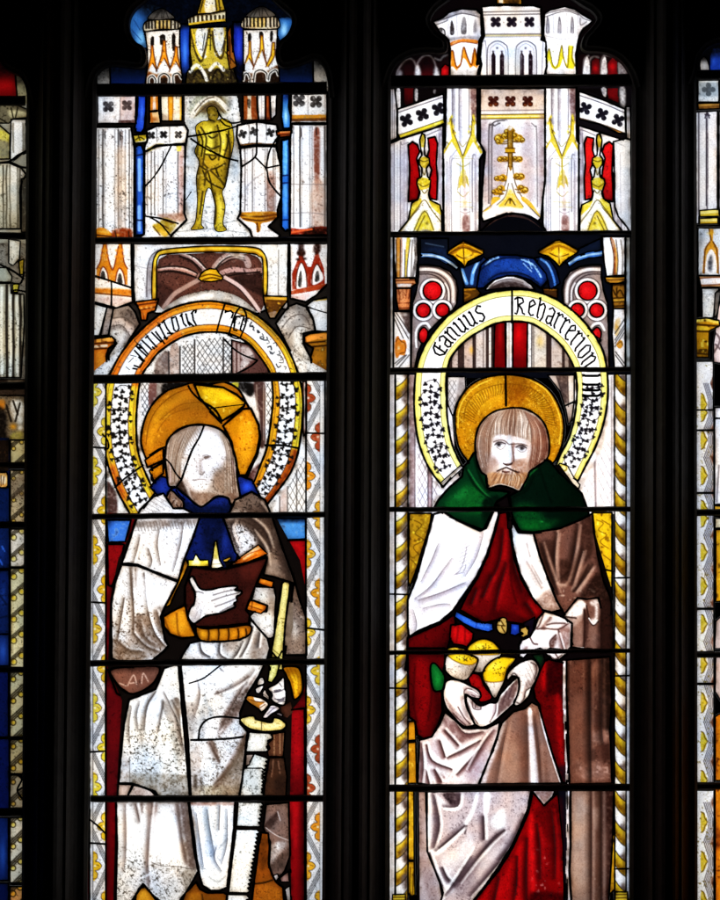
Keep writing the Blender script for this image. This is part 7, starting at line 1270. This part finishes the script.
P('damask', 'b0a0a0', '128,20 380,10 380,220 150,190 126,150', 1.1); P('damask', 'cf7a14', '126,240 140,230 380,230 380,470 126,470', 1.1); SP('5a2804', .35, .8, size=2); SP('f0a83a', .3, .8, size=2, seed=3); P('damask', 'd07c16', '126,490 380,490 380,1060 126,1060', 1.1); SP('5a2804', .35, .8, size=2); SP('f0a83a', .3, .8, size=2, seed=3); W('7a3a0c', '128,640 150,660 150,700 128,720', .7, 3)
# ================= from the painter to meshes =================
def build():
    col = sc.collection
    # ---- materials
    def nodes(name):
        m = bpy.data.materials.new(name); m.use_nodes = True
        nt = m.node_tree; nt.nodes.clear()
        return m, nt, nt.nodes.new('ShaderNodeOutputMaterial')
    def glass_mat():
        m, nt, out = nodes('stained_glass'); N = nt.nodes.new; K_ = nt.links.new
        at = N('ShaderNodeAttribute'); at.attribute_name = 'paint'
        tc = N('ShaderNodeTexCoord')
        n1 = N('ShaderNodeTexNoise'); n1.inputs['Scale'].default_value = 260; n1.inputs['Detail'].default_value = 4
        n2 = N('ShaderNodeTexNoise'); n2.inputs['Scale'].default_value = 34; n2.inputs['Detail'].default_value = 3
        K_(tc.outputs['Object'], n1.inputs['Vector']); K_(tc.outputs['Object'], n2.inputs['Vector'])
        r1 = N('ShaderNodeMapRange'); r1.inputs[1].default_value = .3; r1.inputs[2].default_value = .7; r1.inputs[3].default_value = .8; r1.inputs[4].default_value = 1.14
        r2 = N('ShaderNodeMapRange'); r2.inputs[1].default_value = .3; r2.inputs[2].default_value = .7; r2.inputs[3].default_value = .88; r2.inputs[4].default_value = 1.08
        K_(n1.outputs[0], r1.inputs[0]); K_(n2.outputs[0], r2.inputs[0])
        mu = N('ShaderNodeMath'); mu.operation = 'MULTIPLY'; K_(r1.outputs[0], mu.inputs[0]); K_(r2.outputs[0], mu.inputs[1])
        vm = N('ShaderNodeVectorMath'); vm.operation = 'SCALE'; K_(at.outputs['Color'], vm.inputs[0]); K_(mu.outputs[0], vm.inputs['Scale'])
        tr = N('ShaderNodeBsdfTranslucent'); K_(vm.outputs[0], tr.inputs['Color'])
        gl = N('ShaderNodeBsdfGlossy'); gl.inputs['Roughness'].default_value = .25; gl.inputs['Color'].default_value = (.8, .8, .8, 1)
        bp = N('ShaderNodeBump'); bp.inputs['Strength'].default_value = .25; bp.inputs['Distance'].default_value = .002
        K_(n2.outputs[0], bp.inputs['Height']); K_(bp.outputs[0], gl.inputs['Normal'])
        mx = N('ShaderNodeMixShader'); mx.inputs[0].default_value = .03
        K_(tr.outputs[0], mx.inputs[1]); K_(gl.outputs[0], mx.inputs[2]); K_(mx.outputs[0], out.inputs[0])
        return m
    def solid(name, c0, c1, scale, rough, metal=0., bump=.4, dist=.002):
        m, nt, out = nodes(name); N = nt.nodes.new; K_ = nt.links.new
        tc = N('ShaderNodeTexCoord'); n = N('ShaderNodeTexNoise'); n.inputs['Scale'].default_value = scale; n.inputs['Detail'].default_value = 6; n.inputs['Roughness'].default_value = .65
        K_(tc.outputs['Object'], n.inputs['Vector'])
        cr = N('ShaderNodeValToRGB'); cr.color_ramp.elements[0].position = .3; cr.color_ramp.elements[1].position = .72
        cr.color_ramp.elements[0].color = (*c0, 1); cr.color_ramp.elements[1].color = (*c1, 1)
        K_(n.outputs[0], cr.inputs[0])
        p = N('ShaderNodeBsdfPrincipled'); p.inputs['Roughness'].default_value = rough; p.inputs['Metallic'].default_value = metal
        K_(cr.outputs[0], p.inputs['Base Color'])
        b = N('ShaderNodeBump'); b.inputs['Strength'].default_value = bump; b.inputs['Distance'].default_value = dist
        K_(n.outputs[0], b.inputs['Height']); K_(b.outputs[0], p.inputs['Normal']); K_(p.outputs[0], out.inputs[0])
        return m
    GLASS = glass_mat()
    LEAD = solid('lead', (.03, .03, .032), (.07, .07, .072), 300, .55, .6, .5, .001)
    IRON = solid('wrought_iron', (.02, .018, .016), (.05, .04, .034), 180, .6, .5, .5, .001)
    STONE = solid('sooty_limestone', (.014, .0128, .0118), (.034, .031, .028), 22, .95, 0, .6, .004)
    INKM = solid('vitreous_paint', (.006, .006, .007), (.012, .011, .012), 300, .7)

    def mesh(name, verts, faces, mat, parent=None, smooth=True, colr=None, loc=(0, 0, 0)):
        me = bpy.data.meshes.new(name)
        verts = np.asarray(verts, np.float32); 
        if isinstance(faces, np.ndarray) and faces.ndim == 2:
            n, k = faces.shape
            me.vertices.add(len(verts)); me.vertices.foreach_set('co', verts.ravel())
            me.loops.add(n * k); me.loops.foreach_set('vertex_index', faces.astype(np.int32).ravel())
            me.polygons.add(n); me.polygons.foreach_set('loop_start', np.arange(0, n * k, k, dtype=np.int32)); me.polygons.foreach_set('loop_total', np.full(n, k, np.int32))
            me.update(calc_edges=True)
        else:
            me.from_pydata([tuple(v) for v in verts], [], faces)
        me.polygons.foreach_set('use_smooth', np.full(len(me.polygons), smooth))
        if colr is not None:
            a = me.attributes.new('paint', 'FLOAT_COLOR', 'POINT')
            a.data.foreach_set('color', np.c_[colr, np.ones(len(colr))].astype(np.float32).ravel())
        me.materials.append(mat); me.validate()
        o = bpy.data.objects.new(name, me); col.objects.link(o); o.location = loc
        if parent: o.parent = parent
        return o
    def tag(o, label, cat, group=None):
        o['label'] = label; o['category'] = cat
        if group: o['group'] = group

    # ---- the lights
    lights = {
        'saw': ('Stained-glass light of a worn-faced bearded saint in a white mantle with book and saw', 211, 930),
        'loaves': ('Stained-glass light of a bearded saint in green hood carrying loaves in his apron', 511, 930),
        'dim': ('Dim stained-glass light cut by the left picture edge, blue robe and beaded border', -14, 930),
        'bright': ('Bright stained-glass light cut by the right picture edge, zigzag border and orange damask', 739, 930)}
    root = {}
    for k, (lab, cx, cy) in lights.items():
        e = bpy.data.objects.new('stained_glass_light', None); col.objects.link(e)
        e.location = (wx(cx), 0, wz(cy)); tag(e, lab, 'stained glass', 'lights of the stained glass window'); root[k] = e

    # ---- node positions, snapped to the outlines of the pieces
    xs = X0 + np.arange(NX) / SC; ys = Y0 + np.arange(NY) / SC
    GX, GY = np.meshgrid(xs, ys); GX = GX.astype(np.float64); GY = GY.astype(np.float64)
    pad = np.pad(OD, 1, mode='edge')
    q4 = np.stack([pad[:-1, :-1], pad[:-1, 1:], pad[1:, :-1], pad[1:, 1:]])
    mx_ = q4.max(0); edge = (q4.min(0) != mx_)
    for o in np.unique(mx_[edge]):
        if o == 0: continue
        jj, ii = np.nonzero(edge & (mx_ == o))
        ol = pieces[o]
        for s0 in range(0, len(jj), 400):
            a, b = jj[s0:s0 + 400], ii[s0:s0 + 400]
            px, py = GX[a, b], GY[a, b]
            near = ol[(ol[:, 0] > px.min() - 1) & (ol[:, 0] < px.max() + 1) & (ol[:, 1] > py.min() - 1) & (ol[:, 1] < py.max() + 1)]
            if len(near) == 0: continue
            d = (px[:, None] - near[None, :, 0]) ** 2 + (py[:, None] - near[None, :, 1]) ** 2
            k = d.argmin(1); ok = d[np.arange(len(k)), k] < .75 ** 2
            GX[a[ok], b[ok]] = near[k[ok], 0]; GY[a[ok], b[ok]] = near[k[ok], 1]
    # grime gathered against the leads, and the cast of each sheet
    eg = np.zeros((NY, NX), np.float32); eg[1:-1, 1:-1] = ((OD[:-1, :-1] != OD[1:, 1:]) | (OD[:-1, 1:] != OD[1:, :-1]))
    eg = np.clip(blur(eg, 1.7) * 2.2, 0, 1)
    C[:] *= (1 - eg * np.clip(.42 + N4 * .9 + N9 * .5, 0, .8))[..., None] ** np.array([.9, 1., 1.12], np.float32)
    C[:] *= 1 + N30[..., None] * np.array([.10, .02, -.10], np.float32) + N9[..., None] * np.array([.05, 0, -.05], np.float32)
    C[:] = np.clip(C, 0, 1); C[:] = C + .5 * (C * C * (3 - 2 * C) - C)
    lin = np.where(C <= .04045, C / 12.92, ((np.clip(C, 0, 1) + .055) / 1.055) ** 2.4).astype(np.float32)

    SPLIT = {'turret', 'arcade', 'corbel', 'capital', 'column', 'roundel_tracery', 'gable_tracery', 'border_strip', 'twisted_column', 'hand', 'shoe', 'blue_strip', 'arch_fragment', 'damask', 'spandrel', 'red_hanging', 'red_cloth', 'clasp', 'buckle', 'sleeve', 'lining'}
    def comps(m):
        """split a cell mask into groups lying apart from each other"""
        B_ = 4; h, w_ = m.shape
        c = np.pad(m, ((0, (-h) % B_), (0, (-w_) % B_))).reshape((h + B_ - 1) // B_, B_, (w_ + B_ - 1) // B_, B_).any((1, 3))
        lab = np.zeros(c.shape, int); n = 0
        for y, x in zip(*np.nonzero(c)):
            if lab[y, x]: continue
            n += 1; st = [(y, x)]; lab[y, x] = n
            while st:
                a, b = st.pop()
                for da in (-2, -1, 0, 1, 2):
                    for db in (-2, -1, 0, 1, 2):
                        u, v = a + da, b + db
                        if 0 <= u < c.shape[0] and 0 <= v < c.shape[1] and c[u, v] and not lab[u, v]: lab[u, v] = n; st.append((u, v))
        big = np.kron(lab, np.ones((B_, B_), int))[:h, :w_] * m
        out = [big == i for i in range(1, n + 1)]
        return [o for o in out if o.sum() > 30]
    made = {}
    Cp = np.pad(lin, ((1, 1), (1, 1), (0, 0)), mode='edge'); Np = np.pad(NP, 1)
    def colours(u, k):
        c = lin.reshape(-1, 3)[u].copy(); bad = np.nonzero(NP.ravel()[u] != k)[0]
        j, i = u[bad] // NX + 1, u[bad] % NX + 1
        acc = np.zeros((len(bad), 3), np.float32); n = np.zeros(len(bad), np.float32)
        for r_ in (1, 2):
            for a in range(-r_, r_ + 1):
                for b in range(-r_, r_ + 1):
                    jj, ii = np.clip(j + a, 0, NY + 1), np.clip(i + b, 0, NX + 1); m = (Np[jj, ii] == k) & ((n < 1) | (r_ == 1))
                    acc[m] += Cp[jj, ii][m]; n[m] += 1
        ok = n > 0; c[bad[ok]] = acc[ok] / n[ok, None]
        return c
    def add_part(lt, path, mask, parent, pk):
        jj, ii = np.nonzero(mask)
        idx = np.stack([jj * NX + ii, (jj + 1) * NX + ii, (jj + 1) * NX + ii + 1, jj * NX + ii + 1], 1)
        u, inv = np.unique(idx, return_inverse=True)
        gx, gy = GX.ravel()[u], GY.ravel()[u]
        r = root[lt].location
        v = np.c_[wx(gx) - r.x, np.zeros(len(u)), wz(gy) - r.z]
        nm = path.split('/')[-1].split('#')[0]
        o = mesh(nm, v, inv.reshape(-1, 4), GLASS, parent, True, colours(u, pk))
        made.setdefault((lt, path.split('#')[0]), []).append((o, gx.mean(), gy.mean()))
    for depth in (0, 1):
        for k, (lt, path) in enumerate(parts):
            if path.count('/') != depth: continue
            m = ID == k + 1
            if m.sum() < 8: continue
            nm = path.split('/')[-1].split('#')[0]
            for mm in (comps(m) if nm in SPLIT else [m]):
                par = root[lt]
                if depth:
                    j, i = np.nonzero(mm); cx, cy = X0 + i.mean() / SC, Y0 + j.mean() / SC
                    cand = made.get((lt, path.split('/')[0]))
                    if cand: par = min(cand, key=lambda t: (t[1] - cx) ** 2 + (t[2] - cy) ** 2)[0]
                add_part(lt, path, mm, par, k + 1)
    # ---- lettering and lead
    def ribbon(ps, y):
        V_, F_ = [], []
        for p, w_ in ps:
            d = np.gradient(p, axis=0); d /= np.hypot(d[:, :1], d[:, 1:]) + 1e-9; nn = np.c_[-d[:, 1], d[:, 0]]
            b = len(V_)
            for a, n_ in zip(p, nn):
                for s in (-.5, .5):
                    q = a + n_ * w_ * s; V_.append((wx(q[0]), y, wz(q[1])))
            for i in range(len(p) - 1): F_.append((b + 2 * i, b + 2 * i + 1, b + 2 * i + 3, b + 2 * i + 2))
        return np.array(V_), F_
    lead_noise = lambda x, y: N4[np.clip(((y - Y0) * SC).astype(int), 0, NY - 1), np.clip(((x - X0) * SC).astype(int), 0, NX - 1)]
    for lt in lights:
        r = np.array(root[lt].location)
        by = {}
        for path, p, w_ in inks[lt]: by.setdefault(path, []).append((dense(p, False, 1.5), w_))
        for path, ps in by.items():
            v, f = ribbon(ps, -.0006)
            mesh('inscription', v - r, f, INKM, made[(lt, 'scroll')][0][0], False)
        VV, FF = [], []; nv = 0
        for o, p, rad in cames[lt]:
            d = dense(p, False, 1.0)
            ix = np.clip(((d[:, 0] - X0) * SC - .5).astype(int), 1, NX - 3); iy = np.clip(((d[:, 1] - Y0) * SC - .5).astype(int), 1, NY - 3)
            mn = np.min([OD[iy + a, ix + b] for a in (-1, 0, 1) for b in (-1, 0, 1)], 0)
            keep = (mn <= o)
            i = 0
            while i < len(d):
                if not keep[i]: i += 1; continue
                j = i
                while j + 1 < len(d) and keep[j + 1]: j += 1
                q = d[i:j + 1]
                if len(q) >= 4:
                    loop_ = (i == 0 and j == len(d) - 1 and np.hypot(*(q[0] - q[-1])) < .01)
                    t = np.gradient(q, axis=0)
                    if loop_: t[0] = t[-1] = q[1] - q[-2]
                    t = (t + np.roll(t, 1, 0) + np.roll(t, -1, 0)) if loop_ else t
                    t /= np.hypot(t[:, :1], t[:, 1:]) + 1e-9; nn = np.c_[-t[:, 1], t[:, 0]]
                    if not loop_: q = np.vstack([q[:1] - t[:1] * rad * .5, q[1:-1], q[-1:] + t[-1:] * rad * .5])
                    rr = rad * (1 + .35 * lead_noise(q[:, 0], q[:, 1])); k = 8
                    ring = []
                    for a in range(k):
                        c_, s_ = math.cos(2 * math.pi * a / k), math.sin(2 * math.pi * a / k)
                        ring.append(np.c_[wx(q[:, 0] + nn[:, 0] * rr * c_) - r[0], s_ * rr * .75 * S_ - .0002, wz(q[:, 1] + nn[:, 1] * rr * c_) - r[2]])
                    v = np.stack(ring, 1).reshape(-1, 3); n_ = len(q)
                    a = (np.arange(n_ - 1)[:, None] * k + np.arange(k)[None]).ravel(); b = (np.arange(n_ - 1)[:, None] * k + (np.arange(k)[None] + 1) % k).ravel()
                    FF.append(np.stack([a, a + k, b + k, b], 1) + nv); VV.append(v); nv += len(v)
                i = j + 1
        if VV: mesh('lead_came', np.vstack(VV), np.vstack(FF), LEAD, root[lt])

    # ---- stone
    def loft(name, prof, y_top, y_bot, xl, xr, n=24):
        """a moulded mullion: profile (u, y) lofted between two heights, its edges at xl/xr (top, bottom)"""
        V_, F_ = [], []; m = len(prof)
        for i in range(n + 1):
            t = i / n; py = y_top + (y_bot - y_top) * t; a = xl[0] + (xl[1] - xl[0]) * t; b = xr[0] + (xr[1] - xr[0]) * t
            for u, y in prof: V_.append((wx(a + (b - a) * u), y, wz(py)))
        for i in range(n):
            for j in range(m): F_.append((i * m + j, i * m + (j + 1) % m, (i + 1) * m + (j + 1) % m, (i + 1) * m + j))
        F_ += [tuple(range(m)), tuple(range(n * m, (n + 1) * m))[::-1]]
        return V_, F_
    half = [(0, .05), (0, -.025), (.03, -.034), (.05, -.04), (.10, -.042), (.15, -.047), (.20, -.058), (.245, -.078), (.275, -.104), (.285, -.112), (.325, -.112), (.335, -.12), (.36, -.128), (.40, -.146), (.45, -.156)]
    prof = half + [(1 - u, y) for u, y in half[::-1]]
    for xl, xr, lab in (((29.2, 22.3), (100.2, 87.2), 'dark moulded stone mullion between the dim left-edge light and the saw saint'),
                        ((330.7, 321.6), (391.8, 388.1), 'dark moulded stone mullion between the saw saint and the saint with loaves'),
                        ((632, 628.6), (695, 696.6), 'dark moulded stone mullion between the saint with loaves and the right-edge light')):
        v, f = loft('mullion', prof, -140, 960, xl, xr)
        g = np.array([wx((xl[1] + xr[1]) / 2), 0, wz(960)]); o = mesh('stone_mullion', np.array(v) - g, f, STONE, None, False, loc=tuple(g)); tag(o, lab, 'mullion', 'mullions of the window')
    # cusped heads
    from mathutils.geometry import tessellate_polygon
    from mathutils import Vector
    def head(lab, x0, x1, op):
        op = spl(np.array([[float(v) for v in p.split(',')] for p in op.split()]), False, 5)
        base = [op[0], op[-1]]
        t = np.gradient(op, axis=0); t /= np.hypot(t[:, :1], t[:, 1:]) + 1e-9; nn = np.c_[t[:, 1], -t[:, 0]]
        rings = [(0, .0), (0, -.02), (.5, -.04), (3.5, -.044), (5.5, -.05)]
        g = np.array([wx((x0 + x1) / 2), 0, wz(60)]); V_, F_ = [], []; m = len(op)
        def R_(off): return op + nn * off
        for off, y in rings:
            for q in R_(off): V_.append((wx(q[0]), y, wz(q[1])))
        for k in range(len(rings) - 1):
            for j in range(m - 1): F_.append((k * m + j, k * m + j + 1, (k + 1) * m + j + 1, (k + 1) * m + j))
        # front plate: from the last ring out to the rectangle, and the back at y=0
        for off, y, flip in ((5.5, -.05, 0), (0, .0, 1)):
            last = R_(off); yb = max(op[0][1], op[-1][1]) + 2
            poly = [(x0, yb)] + [tuple(q) for q in last] + [(x1, yb), (x1, -140), (x0, -140)]
            tri = tessellate_polygon([[Vector((a, b, 0)) for a, b in poly]])
            b0 = len(V_); V_ += [(wx(a), y, wz(b)) for a, b in poly]; F_ += [tuple(b0 + q for q in (t_ if not flip else t_[::-1])) for t_ in tri]
        o = mesh('tracery_head', np.array(V_) - g, F_, STONE, None, False, loc=tuple(g)); tag(o, lab, 'window tracery', 'cusped heads of the lights')
    head('dark cusped stone head over the light of the saint with the saw', 84, 338, '92,100 94,86 98,76 104,70 112,67.5 124,68 139,70 146,66 147.5,57 144.5,48 137,43 131.5,34 131,22 136,12 144,5 152,-3 160,-12 172,-27 188,-39 211,-46 234,-39 250,-26 263,-9 275,4 284,12 291.5,20 290.5,29 286,37 279,43 275.5,53 277,64 284,69.5 297,67.5 308,63.5 316,61 322,66 326.5,77 329.5,100')
    head('dark cusped stone head over the light of the saint with loaves', 382, 640, '387,90 391,76 396,66.5 404,60.5 414,56.5 426,55 440,55.5 447,52 446.5,42 440.5,36.5 434.5,31 430.5,22 436,12 446,4 458,-5 472,-18 490,-36 511,-44 532,-36 552,-16 566,-3 580,7 590,13 595.5,21 589,30.5 582.5,38 580,48 584,53 596,54 606,55.5 616,60 624,68 630,79 633,90')
    head('dark cusped stone head over the dim light at the left edge', -70, 38, '-62,112 -62,40 -50,18 -30,22 -12,38 -2,56 4,68 11,73 17.5,76 22,79 26,87 28,96 32,112')
    head('dark cusped stone head over the bright light at the right edge', 686, 795, '691,88 696,74 698.5,61 704,52 713,46.5 723,44 736,39 746,26 752,10 764,2 776,10 787,30 787,88')
    def boxm(name, x0, x1, y0, y1, d0, d1, mat, b=1.2):
        xm, ym = (x0 + x1) / 2, (y0 + y1) / 2
        g = np.array([wx(xm), 0, wz(y1)]); V_ = []; S2 = b
        sec = [(y0 + S2, d0), (y0, d0 + S2 * S_), (y0, d1), (y1, d1), (y1, d0 + S2 * S_), (y1 - S2, d0)]
        n = max(2, int((x1 - x0) / 6)); F_ = []
        ph = rng.random() * 6
        for i in range(n + 1):
            x = x0 + (x1 - x0) * i / n; w_ = .35 * math.sin(i * .9 + ph) + .2 * math.sin(i * 2.3 + ph)
            for py, d in sec: V_.append((wx(x) - g[0], d, wz(py + w_ * .6) - g[2]))
        k = len(sec)
        for i in range(n):
            for j in range(k): F_.append((i * k + j, i * k + (j + 1) % k, (i + 1) * k + (j + 1) % k, (i + 1) * k + j))
        F_ += [tuple(range(k))[::-1], tuple(range(n * k, n * k + k))]
        return V_, F_, g
    # saddle bars: (light, x0, x1, slope, [(y, half height, label part)])
    def bar(x0, x1, ya, yb, h, lab):
        V_, F_, g = boxm('b', x0, x1, ya - h, ya + h, -.013, -.0035, IRON, min(1.5, h * .5))
        V_ = [(x, d, z - (wz(ya) - wz(yb)) * (x / ((x1 - x0) * S_) + .5)) for x, d, z in V_]
        o = mesh('saddle_bar', V_, F_, IRON, None, False, loc=tuple(g)); tag(o, lab, 'iron bar', 'iron saddle bars across the lights')
    for ya, yb, h, w_ in ((90.5, 88.5, 6.4, 'thick iron bar under the domed turrets above the canopy of the saw saint'), (240.5, 240, 3.2, 'iron bar below the golden canopy statue over the saw saint'),
                          (379.5, 376.5, 4.6, 'iron bar above the amber nimbus of the saint with the saw'), (516.5, 514.5, 3.0, 'iron bar across the shoulders of the saint with the saw'),
                          (663, 661.5, 3.2, 'iron bar below the book of the saint with the saw'), (798.5, 798, 3.4, 'iron bar across the robe and saw blade of the left saint'), (914, 914, 4, 'iron bar at the feet of the saint with the saw')):
        bar(91, 327, ya, yb, h, w_)
    for ya, yb, h, w_ in ((82, 80.5, 6.2, 'thick iron bar under the white turrets above the saint with loaves'), (234, 232.5, 2.0, 'thin iron bar at the foot of the white canopy over the loaves saint'),
                          (370.5, 369.5, 2.6, 'iron bar above the gold halo of the saint with loaves'), (509.5, 509, 2.6, 'iron bar across the green hood of the saint with loaves'),
                          (652.5, 650.5, 2.2, 'iron bar across the loaves held by the right saint'), (788, 787, 3.6, 'iron bar across the apron and red gown of the right saint'), (914, 914, 4, 'iron bar at the feet of the saint with loaves')):
        bar(388, 632, ya, yb, h, w_)
    for ya, h, w_ in ((101, 5, 'thick iron bar below the red glass of the dim left-edge light'), (236, 3.6, 'iron bar below the fluted canopy shafts of the dim left-edge light'), (386, 4, 'iron bar midway down the dim left-edge light, below grey shafts'), (465, 3, 'iron bar above the dim blue robe at the left edge'), (525, 3.6, 'iron bar across the dim blue robe near its shoulder'), (669.5, 3, 'iron bar across the middle of the dim blue robe'), (812, 4.2, 'lowest iron bar across the dim blue robe'), (914, 4, 'iron bar at the foot of the dim left-edge light')):
        bar(-62, 26, ya, ya, h, w_)
    for ya, h, w_ in ((75, 5, 'thick iron bar above the white panel of the right-edge light'), (512.5, 3.4, 'iron bar above the gold damask of the right-edge light'), (654.5, 3, 'iron bar between gold and orange damask of the right-edge light'), (786, 3.6, 'iron bar across the orange damask of the right-edge light'), (914, 4, 'iron bar at the foot of the bright right-edge light')):
        bar(695, 786, ya, ya, h, w_)
    # sill, and the wall the window is set in
    def slab(name, x0, x1, y0, y1, d0, d1, mat):
        v = [(wx(x), d, wz(y)) for d in (d0, d1) for x, y in ((x0, y0), (x1, y0), (x1, y1), (x0, y1))]
        return v, [(0, 3, 2, 1), (4, 5, 6, 7), (0, 1, 5, 4), (1, 2, 6, 5), (2, 3, 7, 6), (3, 0, 4, 7)]
    WV, WF = [], []
    for a in ((-900, -58, -900, 1380, -.20, .25), (783, 1620, -900, 1380, -.20, .25), (-58, 783, -900, -46, -.17, .2), (-58, 783, 930, 1380, -.19, .2)):
        v, f = slab('', *a, STONE); b = len(WV); WV += v; WF += [tuple(q + b for q in t) for t in f]
    o = mesh('wall', WV, WF, STONE, None, False); o['kind'] = 'structure'
    v, f = slab('', -57, 782, 917, 928, -.15, .06, STONE)
    g = np.array([wx(360), 0, wz(928)]); o = mesh('window_sill', np.array(v) - g, f, STONE, None, False, loc=tuple(g)); tag(o, 'dark stone sill along the foot of the stained-glass lights', 'sill')
if bpy: build()
